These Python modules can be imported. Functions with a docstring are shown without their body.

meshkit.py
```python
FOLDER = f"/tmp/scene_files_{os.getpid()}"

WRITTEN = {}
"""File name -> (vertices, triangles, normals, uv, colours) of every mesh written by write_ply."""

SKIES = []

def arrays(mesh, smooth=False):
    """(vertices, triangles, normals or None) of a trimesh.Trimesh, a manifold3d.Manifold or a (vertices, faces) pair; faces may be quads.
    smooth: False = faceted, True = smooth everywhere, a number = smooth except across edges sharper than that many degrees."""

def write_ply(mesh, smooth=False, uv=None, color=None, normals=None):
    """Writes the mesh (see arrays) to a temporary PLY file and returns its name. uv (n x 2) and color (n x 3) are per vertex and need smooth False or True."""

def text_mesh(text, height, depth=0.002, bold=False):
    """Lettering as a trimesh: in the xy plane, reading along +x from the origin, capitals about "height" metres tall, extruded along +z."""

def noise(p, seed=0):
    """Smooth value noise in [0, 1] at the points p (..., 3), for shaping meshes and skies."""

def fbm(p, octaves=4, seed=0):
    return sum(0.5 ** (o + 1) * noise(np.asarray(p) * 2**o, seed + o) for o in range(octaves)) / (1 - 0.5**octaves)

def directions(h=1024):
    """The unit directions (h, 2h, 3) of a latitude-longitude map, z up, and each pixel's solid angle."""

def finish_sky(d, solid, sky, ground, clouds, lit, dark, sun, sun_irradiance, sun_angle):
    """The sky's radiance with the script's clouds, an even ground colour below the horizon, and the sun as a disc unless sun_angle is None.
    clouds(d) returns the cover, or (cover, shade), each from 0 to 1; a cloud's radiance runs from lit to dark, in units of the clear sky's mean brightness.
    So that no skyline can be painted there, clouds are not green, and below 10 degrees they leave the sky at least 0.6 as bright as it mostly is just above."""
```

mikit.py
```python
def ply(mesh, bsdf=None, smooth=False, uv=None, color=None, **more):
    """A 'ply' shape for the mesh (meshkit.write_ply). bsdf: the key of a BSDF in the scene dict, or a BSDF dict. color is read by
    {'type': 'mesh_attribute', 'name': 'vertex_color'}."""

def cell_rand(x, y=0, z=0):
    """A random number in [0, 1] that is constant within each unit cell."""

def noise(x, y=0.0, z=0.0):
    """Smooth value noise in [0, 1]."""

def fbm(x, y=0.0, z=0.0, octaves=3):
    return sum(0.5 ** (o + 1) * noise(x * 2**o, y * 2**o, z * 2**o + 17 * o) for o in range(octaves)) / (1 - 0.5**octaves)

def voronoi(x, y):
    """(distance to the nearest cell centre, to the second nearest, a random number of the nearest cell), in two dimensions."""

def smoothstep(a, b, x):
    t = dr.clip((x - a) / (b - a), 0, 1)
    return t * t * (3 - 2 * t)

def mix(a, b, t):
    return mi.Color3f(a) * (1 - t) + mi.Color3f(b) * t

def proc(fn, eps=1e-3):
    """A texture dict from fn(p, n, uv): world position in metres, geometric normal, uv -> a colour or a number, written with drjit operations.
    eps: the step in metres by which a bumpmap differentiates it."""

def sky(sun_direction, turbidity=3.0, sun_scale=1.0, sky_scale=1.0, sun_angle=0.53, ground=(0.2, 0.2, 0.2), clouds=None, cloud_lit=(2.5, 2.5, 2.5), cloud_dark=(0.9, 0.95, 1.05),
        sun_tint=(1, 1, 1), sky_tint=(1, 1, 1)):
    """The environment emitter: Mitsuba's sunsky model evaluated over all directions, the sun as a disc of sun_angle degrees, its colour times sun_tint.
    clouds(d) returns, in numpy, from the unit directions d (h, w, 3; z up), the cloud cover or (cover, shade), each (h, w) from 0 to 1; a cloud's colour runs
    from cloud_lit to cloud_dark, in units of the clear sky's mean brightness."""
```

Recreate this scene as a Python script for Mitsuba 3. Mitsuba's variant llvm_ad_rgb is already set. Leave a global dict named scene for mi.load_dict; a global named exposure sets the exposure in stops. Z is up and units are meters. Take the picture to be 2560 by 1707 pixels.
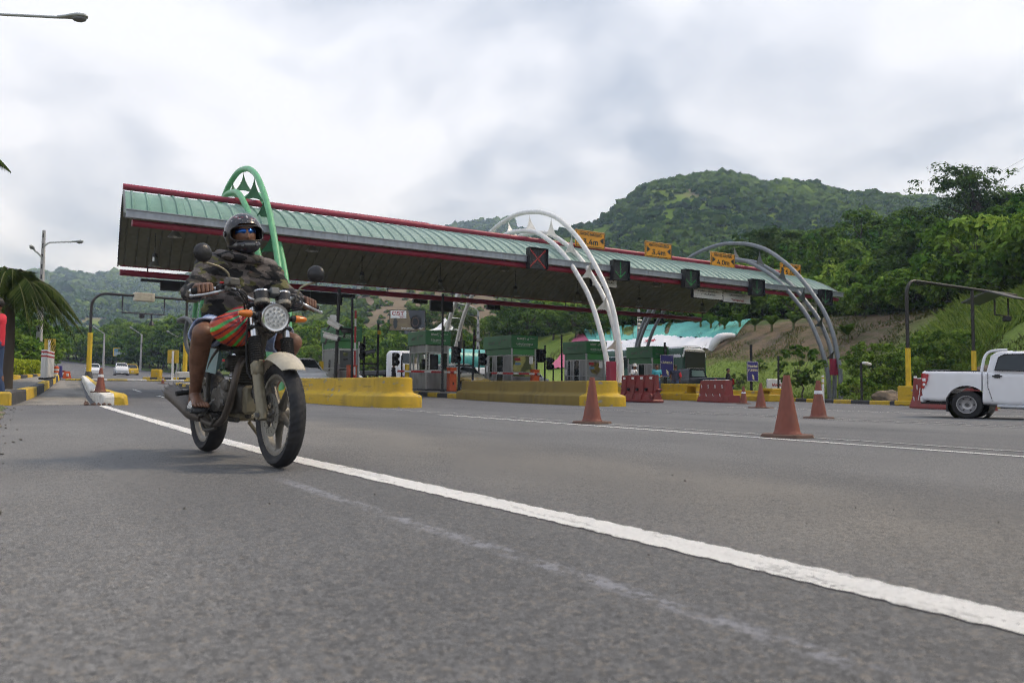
import math, random, numpy as np, trimesh, drjit as dr, mitsuba as mi, mikit, meshkit
from shapely.geometry import Polygon, Point
from scipy.interpolate import PchipInterpolator
T = mi.ScalarTransform4f
scene, labels = {}, {}
rng = np.random.default_rng(7)
PI = math.pi
# ---------------------------------------------------------------- camera, sky, exposure
# world: X across the toll lanes, Y along the traffic, z up; the camera stands at the origin looking to the right of +Y
CH, FPX, PITCH, ROLL, YAW = 0.52, 1961.0, math.atan(117 / 1961), math.radians(0.5), math.radians(32.3)
CAM = np.array([0, 0, CH])
FW = np.array([math.sin(YAW) * math.cos(PITCH), math.cos(YAW) * math.cos(PITCH), math.sin(PITCH)])
R0 = np.array([math.cos(YAW), -math.sin(YAW), 0]); U0 = np.cross(R0, FW)
UP = U0 * math.cos(ROLL) - R0 * math.sin(ROLL); RT = np.cross(FW, UP)
scene['camera'] = {'type': 'thinlens', 'fov': math.degrees(2 * math.atan(1280 / FPX)), 'fov_axis': 'x', 'near_clip': 0.05, 'far_clip': 6000.0,
                   'aperture_radius': 0.0035, 'focus_distance': 14.0,
                   'to_world': T().look_at(origin=CAM.tolist(), target=(CAM + FW).tolist(), up=UP.tolist())}
exposure = 1.12

def clouds(d):
    q = d[..., :2] / np.maximum(d[..., 2:3] + 0.34, 0.05)
    p = np.concatenate([q * 1.75, np.zeros_like(q[..., :1])], -1)
    w = meshkit.fbm(p * 1.3 + 3.1, 4, 5)
    p2 = p + 0.55 * np.stack([w, meshkit.fbm(p * 1.3 + 9.7, 4, 8), 0 * w], -1)
    a = meshkit.fbm(p2 * 1.0 + 1.7, 6, 2)
    b = meshkit.fbm(p2 * 1.9 + 5.2, 6, 3)
    c = meshkit.fbm(p2 * 0.55 + 11.4, 3, 4)
    cover = np.clip(0.95 + (a - 0.42) * 1.6, 0.78, 1)
    e = meshkit.fbm(p2 * 4.2 + 8.1, 4, 6)
    shade = np.clip(0.42 + (b - 0.5) * 2.6 + (c - 0.5) * 3.0 + (e - 0.5) * 1.4 + 0.3 * np.clip(d[..., 2], 0, 1), 0, 1)
    return cover, shade
SUN = np.array([.62, -.20, .80])
scene['sky'] = mikit.sky(SUN.tolist(), turbidity=3.5, sun_scale=0.75, sun_angle=11, clouds=clouds, cloud_lit=(5.2, 5.4, 6.0), cloud_dark=(2.75, 3.15, 3.95), ground=(0.10, 0.11, 0.09))

# ---------------------------------------------------------------- unprojecting helpers (a direction and a distance give a place)
def ray(x, y): return FW + RT * (x - 1280) / FPX - UP * (y - 853.5) / FPX
def gp(x, y, z=0.0): d = ray(x, y); return CAM + d * ((z - CH) / d[2])
def atY(x, y, Y): d = ray(x, y); return CAM + d * (Y / d[1])
def atX(x, y, X): d = ray(x, y); return CAM + d * (X / d[0])
def atD(x, y, D): return CAM + ray(x, y) * D
_g = PchipInterpolator([-60, 20, 22, 30, 36, 57, 90, 144, 178, 215, 300, 900], [0, 0, 0, .05, .17, .8, 1.3, 2.2, 4.2, 7, 12, 20])
def gz(Y): return float(_g(min(max(Y, -60), 900)))

# ---------------------------------------------------------------- mesh helpers: a mesh is (vertices, triangles)
def A(v, f): return np.asarray(v, float).reshape(-1, 3), np.asarray(f, int).reshape(-1, 3)
def cat(ms):
    ms = [m for m in ms if m is not None and len(m[0])]
    at = np.cumsum([0] + [len(m[0]) for m in ms])
    return np.vstack([m[0] for m in ms]), np.vstack([m[1] + a for m, a in zip(ms, at)])
def TM(m): return np.asarray(m.vertices, float), np.asarray(m.faces, int)
def rotz(a): c, s = math.cos(a), math.sin(a); return np.array([[c, -s, 0], [s, c, 0], [0, 0, 1.0]])
def rotx(a): c, s = math.cos(a), math.sin(a); return np.array([[1.0, 0, 0], [0, c, -s], [0, s, c]])
def roty(a): c, s = math.cos(a), math.sin(a); return np.array([[c, 0, s], [0, 1.0, 0], [-s, 0, c]])
def mv(m, loc=(0, 0, 0), R=None, s=1.0):
    v = m[0] * s
    if R is not None:
        v = v @ np.asarray(R).T
    f = m[1]
    if np.ndim(s) and np.prod(s) < 0: f = f[:, ::-1]
    return v + np.asarray(loc, float), f
def box(c, s, R=None):
    v = np.array([[x, y, z] for x in (-.5, .5) for y in (-.5, .5) for z in (-.5, .5)]) * np.asarray(s, float)
    f = [[0, 1, 3], [0, 3, 2], [4, 6, 7], [4, 7, 5], [0, 4, 5], [0, 5, 1], [2, 3, 7], [2, 7, 6], [0, 2, 6], [0, 6, 4], [1, 5, 7], [1, 7, 3]]
    return mv(A(v, f), c, R)
def hull(pts): return TM(trimesh.convex.convex_hull(np.asarray(pts, float)))
def cbox(c, s, b=0.01, R=None):
    s = np.asarray(s, float); b = min(b, s.min() * .45); p = []
    for x in (-1, 1):
        for y in (-1, 1):
            for z in (-1, 1):
                q = np.array([x, y, z]) * s / 2
                for k in range(3):
                    e = q.copy()
                    for j in range(3):
                        if j != k: e[j] -= np.sign(q[j]) * b
                    p.append(e)
    return mv(hull(p), c, R)
def frame(t):
    t = np.asarray(t, float); t = t / np.linalg.norm(t)
    a = np.cross(t, [0, 0, 1.0] if abs(t[2]) < .9 else [1.0, 0, 0]); a /= np.linalg.norm(a)
    return a, np.cross(t, a), t
def cyl(p0, p1, r0, r1=None, n=12, cap=True):
    p0, p1 = np.asarray(p0, float), np.asarray(p1, float); r1 = r0 if r1 is None else r1
    a, b, t = frame(p1 - p0); th = np.arange(n) * 2 * PI / n
    ring = np.cos(th)[:, None] * a + np.sin(th)[:, None] * b
    v = np.vstack([p0 + ring * r0, p1 + ring * r1]); i = np.arange(n); j = (i + 1) % n
    f = [np.stack([i, j, j + n], 1), np.stack([i, j + n, i + n], 1)]
    if cap:
        v = np.vstack([v, p0, p1]); f += [np.stack([j, i, i * 0 + 2 * n], 1), np.stack([i + n, j + n, i * 0 + 2 * n + 1], 1)]
    return A(v, np.vstack(f))
def tube(path, r, n=8, cap=True, closed=False):
    p = np.asarray(path, float); m = len(p); r = np.broadcast_to(r, (m,))
    t = np.roll(p, -1, 0) - np.roll(p, 1, 0) if closed else np.gradient(p, axis=0)
    t /= np.linalg.norm(t, axis=1, keepdims=True) + 1e-12
    a = frame(t[0])[0]; v = []; th = np.arange(n) * 2 * PI / n
    for k in range(m):
        a = a - t[k] * (a @ t[k]); a /= np.linalg.norm(a) + 1e-12; b = np.cross(t[k], a)
        v.append(p[k] + r[k] * (np.cos(th)[:, None] * a + np.sin(th)[:, None] * b))
    v = np.vstack(v); f = []; i = np.arange(n); j = (i + 1) % n
    for k in range(m if closed else m - 1):
        o, q = k * n, ((k + 1) % m) * n
        f += [np.stack([i + o, j + o, j + q], 1), np.stack([i + o, j + q, i + q], 1)]
    if cap and not closed:
        v = np.vstack([v, p[0], p[-1]]); o = (m - 1) * n
        f += [np.stack([j, i, i * 0 + m * n], 1), np.stack([i + o, j + o, i * 0 + m * n + 1], 1)]
    return A(v, np.vstack(f))
def spline(pts, n=24):
    p = np.asarray(pts, float); d = np.r_[0, np.cumsum(np.linalg.norm(np.diff(p, axis=0), axis=1))]
    s = np.linspace(0, d[-1], n)
    return np.stack([PchipInterpolator(d, p[:, k])(s) for k in range(p.shape[1])], 1)
def rev(prof, n=24, axis='z', closed=False):
    """prof: (radius, height) pairs, turned round the axis."""
    p = np.asarray(prof, float); th = np.arange(n) * 2 * PI / n; m = len(p)
    v = np.stack([p[:, None, 0] * np.cos(th), p[:, None, 0] * np.sin(th), np.broadcast_to(p[:, None, 1], (m, n))], -1).reshape(-1, 3)
    i = np.arange(n); j = (i + 1) % n; f = []
    for k in range(m if closed else m - 1):
        o, q = k * n, ((k + 1) % m) * n
        f += [np.stack([i + o, j + o, j + q], 1), np.stack([i + o, j + q, i + q], 1)]
    v, f = A(v, np.vstack(f))
    if axis == 'y': v = v[:, [0, 2, 1]]; f = f[:, ::-1]
    if axis == 'x': v = v[:, [2, 0, 1]]
    return v, f
def prism(poly, h, axis='z', loc=(0, 0, 0)):
    """a 2-D outline (list of points or shapely polygon) extruded by h. axis y: outline in xz; axis x: outline in yz."""
    P = poly if isinstance(poly, Polygon) else Polygon(poly)
    v, f = TM(trimesh.creation.extrude_polygon(P, h, engine='earcut'))
    if axis == 'y': v = np.stack([v[:, 0], v[:, 2], v[:, 1]], 1); f = f[:, ::-1]
    if axis == 'x': v = np.stack([v[:, 2], v[:, 0], v[:, 1]], 1)
    return v + np.asarray(loc, float), f
def loft(rings, cap=True):
    """rings: list of (n,3) closed loops."""
    n = len(rings[0]); v = np.vstack(rings); f = []; i = np.arange(n); j = (i + 1) % n
    for k in range(len(rings) - 1):
        o, q = k * n, (k + 1) * n
        f += [np.stack([i + o, j + o, j + q], 1), np.stack([i + o, j + q, i + q], 1)]
    if cap:
        m = len(v); v = np.vstack([v, np.mean(rings[0], 0), np.mean(rings[-1], 0)]); o = (len(rings) - 1) * n
        f += [np.stack([j, i, i * 0 + m], 1), np.stack([i + o, j + o, i * 0 + m + 1], 1)]
    return A(v, np.vstack(f))
def sheet(P):
    """grid of points (a,b,3) as a surface."""
    P = np.asarray(P, float); a, b = P.shape[:2]; k = np.arange(a * b).reshape(a, b)
    q = np.stack([k[:-1, :-1], k[1:, :-1], k[1:, 1:], k[:-1, 1:]], -1).reshape(-1, 4)
    return A(P.reshape(-1, 3), np.vstack([q[:, [0, 1, 2]], q[:, [0, 2, 3]]]))
def ball(c, r, sub=2):
    v, f = TM(trimesh.creation.icosphere(subdivisions=sub)); return v * np.asarray(r, float) + np.asarray(c, float), f
def text(s, h, loc, R, depth=0.006, bold=False, width=None, center=True):
    """lettering; R's columns: reading direction, up, out of the face."""
    v, f = TM(meshkit.text_mesh(s, h, depth, bold)); w = v[:, 0].max() - v[:, 0].min()
    if width: v[:, 0] *= width / w; w = width
    if center: v[:, 0] -= (v[:, 0].max() + v[:, 0].min()) / 2; v[:, 1] -= h / 2
    return v @ np.asarray(R).T + np.asarray(loc, float), f
def basis(x, z):
    """columns: reading direction x, up, outward; z = roughly up."""
    x = np.asarray(x, float); x /= np.linalg.norm(x); o = np.cross(x, np.asarray(z, float)); o /= np.linalg.norm(o)
    return np.stack([x, np.cross(o, x), o], 1)
FACE_FRONT = np.array([[1.0, 0, 0], [0, 0, -1.0], [0, 1.0, 0]])      # on a face that looks to -Y
FACE_LEFT = np.array([[0, 0, -1.0], [-1.0, 0, 0], [0, 1.0, 0]])      # on a face that looks to -X

_count = {}
def name(n):
    k = _count.get(n, 0); _count[n] = k + 1
    return n if k == 0 else f'{n}_{k:03d}'
def add(key, m, mat, smooth=False, **kw):
    scene[key] = mikit.ply(m, mat, smooth=smooth, **kw); return key
def part(holder, n, m, mat, smooth=False, label=None, kind=None, **kw):
    key = name(f'{holder}__{n}'); scene[key] = mikit.ply(m, mat, smooth=smooth, **kw)
    if label or kind: labels[key] = {k: v for k, v in (('label', label), ('kind', kind)) if v}
    return key
def tag(key, label, cat_=None, group=None, kind=None):
    labels[key] = {k: v for k, v in (('label', label), ('category', cat_), ('group', group), ('kind', kind)) if v}; return key
def thing(n, label, cat_, group=None):
    return tag(name(n), label, cat_, group)

# ---------------------------------------------------------------- materials
def C(r, g, b): return {'type': 'rgb', 'value': [float(r), float(g), float(b)]}
def mat(n, rgb, rough=.5, metal=0.0, two=True, **kw):
    b = {'type': 'principled', 'base_color': C(*rgb) if isinstance(rgb, (tuple, list)) else rgb, 'roughness': rough, **({'metallic': metal} if metal else {}), **kw}
    scene[n] = {'type': 'twosided', 'b': b} if two else b
    return n
def wear(rgb, dirt=(.06, .055, .05), amt=.35, s=3.0, fine=.12):
    """paint that is blotchy, grimed and slightly streaked."""
    def fn(p, n, uv):
        a = mikit.fbm(p.x * s, p.y * s, p.z * s, 3)
        b = mikit.noise(p.x * s * 9, p.y * s * 9, p.z * s * 3)
        st = mikit.noise(p.x * 7, p.y * 7, p.z * .6)
        c = mikit.mix(rgb, dirt, amt * mikit.smoothstep(.42, .85, a * .7 + st * .3))
        return c * (1 - fine + 2 * fine * b)
    return mikit.proc(fn)

def asphalt_fn(p, n, uv):
    g1 = mikit.noise(p.x * 190, p.y * 190); g2 = mikit.noise(p.x * 70 + 3, p.y * 70); g3 = mikit.noise(p.x * 420, p.y * 420 + 9)
    band = mikit.fbm(p.x * .8 + 4, p.y * .06, 0, 3)
    blotch = mikit.fbm(p.x * 1.7, p.y * 1.1, 7, 3)
    big = mikit.fbm(p.x * .33 + 8, p.y * .12 + 2, 3, 2)
    far = mikit.smoothstep(9, 26, p.y + .3 * p.x)
    c = mikit.mix((.100, .101, .104), (.146, .145, .144), mikit.smoothstep(.3, .72, band * .55 + big * .45))
    c = mikit.mix(c, mi.Color3f(.098, .099, .106), far * .65)
    dust = dr.exp(-dr.square((p.x - 3.1 - .5 * (big - .5)) / .95)) * mikit.smoothstep(-1, 2, p.y) * (1 - mikit.smoothstep(9, 17, p.y))
    c = mikit.mix(c, mi.Color3f(.195, .178, .152), dust * (.25 + .55 * blotch))
    c = c * (.86 + .28 * blotch)
    near = 1 - mikit.smoothstep(4, 20, dr.sqrt(p.x * p.x + p.y * p.y))
    gr = (g1 - .5) * .55 + (g2 - .5) * .85 + (g3 - .5) * .25
    vo = mikit.voronoi(p.x * 82, p.y * 82); st = 1 - mikit.smoothstep(2.5, 11, dr.sqrt(p.x * p.x + p.y * p.y))
    c = c * (1 + st * ((vo[2] - .5) * .62 - .42 * (1 - mikit.smoothstep(.0, .28, vo[1] - vo[0])) + .12)); c = mikit.mix(c, mi.Color3f(.17, .145, .115), st * .5 * mikit.smoothstep(.80, .9, vo[2]))
    c = c * (1 + gr * (.35 + .5 * near))
    pit = mikit.smoothstep(.60, .70, g2 * .6 + g1 * .4) * near
    c = c * (1 - .6 * pit)
    chip = mikit.smoothstep(.955, .975, mikit.noise(p.x * 46 + 31, p.y * 46 + 5))
    c = c * (1 + chip * .35)
    # long hairline cracks along the lanes
    w = p.x + .22 * mikit.fbm(p.x * .4, p.y * .5, 2, 3) + .06 * mikit.noise(p.x * 3, p.y * 3)
    for x0 in (4.9, 6.2, 10.2, 12.6, 18.4):
        c = c * (1 - .5 * (1 - mikit.smoothstep(.008, .026, dr.abs(w - x0 - .1))) * mikit.smoothstep(.46, .56, mikit.noise(p.y * .5, x0)))
    # ghost of an older line, worn to flecks
    gw = dr.abs(p.x - 1.40 + .028 * p.y + .05 * (mikit.fbm(p.x * 2, p.y * 2, 3, 2) - .5)); gm = (1 - mikit.smoothstep(.015, .058, gw)) * mikit.smoothstep(.75, 1.0, p.y) * (1 - mikit.smoothstep(3.9, 4.7, p.y))
    c = mikit.mix(c, mi.Color3f(.25, .255, .285), gm * .62 * mikit.smoothstep(.36, .62, .30 * g2 + .45 * mikit.fbm(p.x * 30, p.y * 11, 2, 3) + .25 * mikit.fbm(p.x * 3, p.y * 1.6, 8, 2)))
    # joints across the lanes
    q = p.y + .05 * mikit.fbm(p.x * .9, p.y * .9, 5, 3)
    for y0 in (14.0, 20.6):
        c = c * (1 - .45 * (1 - mikit.smoothstep(.01, .03, dr.abs(q - y0))))
    return c
def asphalt_bump(p, n, uv):
    return mikit.noise(p.x * 150, p.y * 150) * .6 + mikit.noise(p.x * 60, p.y * 60) * .6
scene['m_asphalt'] = {'type': 'twosided', 'b': {'type': 'bumpmap', 'arbitrary': mikit.proc(asphalt_bump, eps=2e-3), 'scale': 0.0035,
                      'bsdf': {'type': 'principled', 'base_color': mikit.proc(asphalt_fn), 'roughness': .72, 'specular': .45}}}
def paint_fn(rgb, under, worn):
    def fn(p, n, uv):
        a = mikit.fbm(p.x * 22, p.y * 9, 1, 3); g = mikit.noise(p.x * 150, p.y * 150); g2 = mikit.noise(p.x * 75, p.y * 75)
        k = mikit.smoothstep(worn - .10, worn + .05, a * .5 + g2 * .5)
        crack = (1 - mikit.smoothstep(.0, .06, dr.abs(mikit.fbm(p.x * 16 + 3, p.y * 1.6, 4, 3) - .5))) * .55
        c = mikit.mix(rgb, asphalt_fn(p, n, uv) if under is None else under, dr.clip(k + crack * mikit.smoothstep(.4, .6, g2), 0, 1))
        return c * (.88 + .24 * g)
    return mikit.proc(fn)
mat('m_line', paint_fn((.53, .525, .505), None, .80), .7)
mat('m_line_worn', paint_fn((.36, .36, .35), None, .58), .75)
mat('m_line_ghost', paint_fn((.27, .275, .31), None, .40), .75)
mat('m_line_yellow', paint_fn((.50, .38, .06), None, .62), .75)
def conc_fn(p, n, uv):
    a = mikit.fbm(p.x * 1.5, p.y * .5, p.z, 4); g = mikit.noise(p.x * 60, p.y * 60, p.z * 60); tr = mikit.noise(p.x * 2.4 + 5, p.y * .15)
    c = mikit.mix((.19, .18, .165), (.11, .107, .10), mikit.smoothstep(.35, .75, a * .6 + tr * .4))
    return c * (.85 + .3 * g)
mat('m_concrete', mikit.proc(conc_fn), .85)
def dirt_fn(p, n, uv):
    a = mikit.fbm(p.x * 1.1, p.y * 1.1, p.z, 4); g = mikit.noise(p.x * 25, p.y * 25, p.z * 25)
    c = mikit.mix((.10, .085, .065), (.055, .075, .025), mikit.smoothstep(.45, .65, a))
    return c * (.7 + .6 * g)
mat('m_dirt', mikit.proc(dirt_fn), .95)
# ---------------------------------------------------------------- the setting: ground, road, markings
Ys = np.r_[np.arange(-40, 20, 4), np.arange(20, 70, 1.0), np.arange(70, 300, 5), np.arange(300, 1000, 50)]
Xs = np.r_[-900, -400, -200, -100, -50, -20, -8, -3, 0, 5, 10, 20, 30, 40, 60, 100, 200, 400, 900]
add('ground', sheet([[(x, y, gz(y) - .06) for x in Xs] for y in Ys])[0:2], 'm_dirt', smooth=True)
tag('ground', 'bare earth and weeds around the toll plaza', kind='structure')
xr = PchipInterpolator([-40, 5, 12, 17.5, 22.6, 26.5, 30, 36, 60, 80, 100, 120, 150, 160, 165, 178, 190, 200, 230], [23, 25, 27, 28.5, 30.6, 32.5, 36, 39, 40, 42, 40, 37, 30, 24, 20, 17, 12, 8, 6])
xl = PchipInterpolator([-40, 18, 21.5, 22.6, 24, 57, 75, 120, 200, 230], [-.35, -.35, -.5, -2.2, -2.8, -1, 0, 2, 3, 3])
rY = np.r_[np.arange(-40, 10, 2), np.arange(10, 70, 1.0), np.arange(70, 226, 4)]
add('road', sheet([[(xl(y) + (xr(y) - xl(y)) * t, y, gz(y)) for t in np.linspace(0, 1, 9)] for y in rY]), 'm_asphalt', smooth=True)
tag('road', 'grey worn asphalt of the toll plaza', kind='structure')
def strip(pts, w, dz=.004, wob=0.0, seg=.25, seed=1):
    """a painted line along pts (X,Y), width w, a little above the road."""
    p = np.asarray(pts, float); d = np.r_[0, np.cumsum(np.linalg.norm(np.diff(p, axis=0), axis=1))]
    s = np.linspace(0, d[-1], max(2, int(d[-1] / seg)))
    c = np.stack([np.interp(s, d, p[:, 0]), np.interp(s, d, p[:, 1])], 1); t = np.gradient(c, axis=0); t /= np.linalg.norm(t, axis=1, keepdims=True)
    nrm = np.stack([-t[:, 1], t[:, 0]], 1); r = np.random.default_rng(seed)
    wl = w / 2 + wob * (r.random(len(s)) - .5); wr = w / 2 + wob * (r.random(len(s)) - .5)
    L = c + nrm * wl[:, None]; Rr = c - nrm * wr[:, None]
    z = np.array([gz(y) + dz for y in c[:, 1]])
    return sheet(np.stack([np.c_[Rr, z], np.c_[L, z]], 1))
def mark(pts, w, m, label, **kw):
    k = name('road_marking'); add(k, strip(pts, w, **kw), m); tag(k, label, kind='structure')
mark([(1.965, .1), (1.935, 1.0), (1.89, 2.4), (1.705, 5.8), (1.68, 8), (1.73, 13), (1.79, 19.2), (1.86, 21.9)], .175, 'm_line', 'wide white edge line running past the motorcycle', wob=.018, seg=.03)
mark([(6.95, -2), (6.95, 13.6)], .10, 'm_line', 'white lane line nearest the motorcycle', wob=.01)
mark([(7.55, -2), (7.5, 18)], .09, 'm_line_worn', 'faded pale line beside the nearest lane line', wob=.03)
mark([(12.6, -4), (12.6, 16)], .10, 'm_line_worn', 'faded white lane line past the second cone row', wob=.02)
mark([(13.3, -4), (13.3, 14)], .09, 'm_line_worn', 'thin double of the second faded lane line', wob=.02)
mark([(18.6, -4), (18.6, 17)], .10, 'm_line', 'white lane line under the pickup', wob=.02)
mark([(23.4, -2), (23.4, 16)], .10, 'm_line_worn', 'white line along the far side of the plaza', wob=.02)
for k, (y0, y1) in enumerate([(26, 28.5), (31, 33.5), (38, 41)]):
    mark([(4.7, y0), (4.75, y1)], .12, 'm_line', 'short white dash on the lane beside the narrow kerb island')
k = thing('speed_bump', 'yellow and white speed bump across the left lanes under the gantry', 'speed bump')
for i in range(11):
    x = 2.6 + i * 1.15; y = 55.6 + .12 * (i - 3)
    part(k, 'section', cbox((x + .57, y, gz(y) + .05), (1.14, .5, .15), .05), 'm_line_yellow' if i % 2 == 0 else 'm_line')
# concrete lane for motorcycles between the kerbs
kL = np.array([(-.02, 22.7), (2.45, 57)]); iL = np.array([(1.66, 22.7), (3.55, 57)])
cl = np.array([[(*p, gz(p[1]) + .006) for t in (0, .5, 1) for p in [(kL[0] + (kL[1] - kL[0]) * s) * (1 - t) + (iL[0] + (iL[1] - iL[0]) * s) * t]] for s in np.linspace(0, 1, 30)])
add('concrete_lane', sheet(cl[:, ::-1]), 'm_concrete', smooth=True); tag('concrete_lane', 'narrow concrete lane between the striped kerb and the white island', kind='structure')

# ---------------------------------------------------------------- greenery: leaf materials, hills, trees
def vcol(): return {'type': 'mesh_attribute', 'name': 'vertex_color'}
scene['m_leaf'] = {'type': 'principledthin', 'base_color': vcol(), 'roughness': .55, 'diff_trans': .55, 'eta': 1.4}
scene['m_far'] = {'type': 'twosided', 'b': {'type': 'diffuse', 'reflectance': vcol()}}
mat('m_bark', (.075, .062, .05), .9)
def leaves(c, nrm, size, g, tall=1.0):
    """rhombic leaves at centres c facing nrm."""
    n = len(c); nrm = nrm / (np.linalg.norm(nrm, axis=1, keepdims=True) + 1e-9)
    a = np.cross(nrm, g.normal(size=(n, 3))); a /= np.linalg.norm(a, axis=1, keepdims=True) + 1e-9; b = np.cross(nrm, a)
    s = (size * g.uniform(.65, 1.35, n))[:, None]
    v = np.stack([c - a * s * .5 * tall, c + b * s * .28 + nrm * s * .06, c + a * s * .5 * tall, c - b * s * .28 + nrm * s * .06], 1).reshape(-1, 3)
    k = np.arange(n)[:, None] * 4
    return v, np.vstack([k + [0, 1, 2], k + [0, 2, 3]])
def unit(g, n): v = g.normal(size=(n, 3)); return v / np.linalg.norm(v, axis=1, keepdims=True)
def foliage(centres, radii, per, size, g, flat=.75, tint=.35, base=(.045, .085, .02), bright=(.10, .15, .035), up=.5):
    """leaf clumps: on the shell of each clump ball. Returns mesh, colours. Each clump has its own green."""
    V, F, K, at = [], [], [], 0
    for c, r in zip(centres, radii):
        n = max(4, int(per * g.uniform(.7, 1.3))); u = unit(g, n); u[:, 2] = np.where(g.random(n) < .7, np.abs(u[:, 2]), u[:, 2])
        p = c + u * r * np.array([1, 1, flat]) * g.uniform(.55, 1.05, n)[:, None]
        v, f = leaves(p, u + [0, 0, up] + g.normal(size=(n, 3)) * .45, size, g)
        t = np.clip(g.normal(.4, tint), 0, 1.15); col = np.array(base) * (1 - t) + np.array(bright) * t
        cc = np.repeat(col[None] * g.uniform(.75, 1.25, (n, 1)), 4, 0)
        V.append(v); F.append(f + at); K.append(cc); at += len(v)
    return (np.vstack(V), np.vstack(F)), np.vstack(K) * np.array([1.38, 1.34, 1.3])
def limb(p0, p1, r0, r1, g, n=6, wob=.08):
    s = np.linspace(0, 1, n); p = np.asarray(p0)[None] * (1 - s[:, None]) + np.asarray(p1)[None] * s[:, None]
    L = np.linalg.norm(np.subtract(p1, p0)); p[1:-1] += g.normal(size=(n - 2, 3)) * wob * L * .5
    return tube(p, r0 + (r1 - r0) * s, 7)
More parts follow.
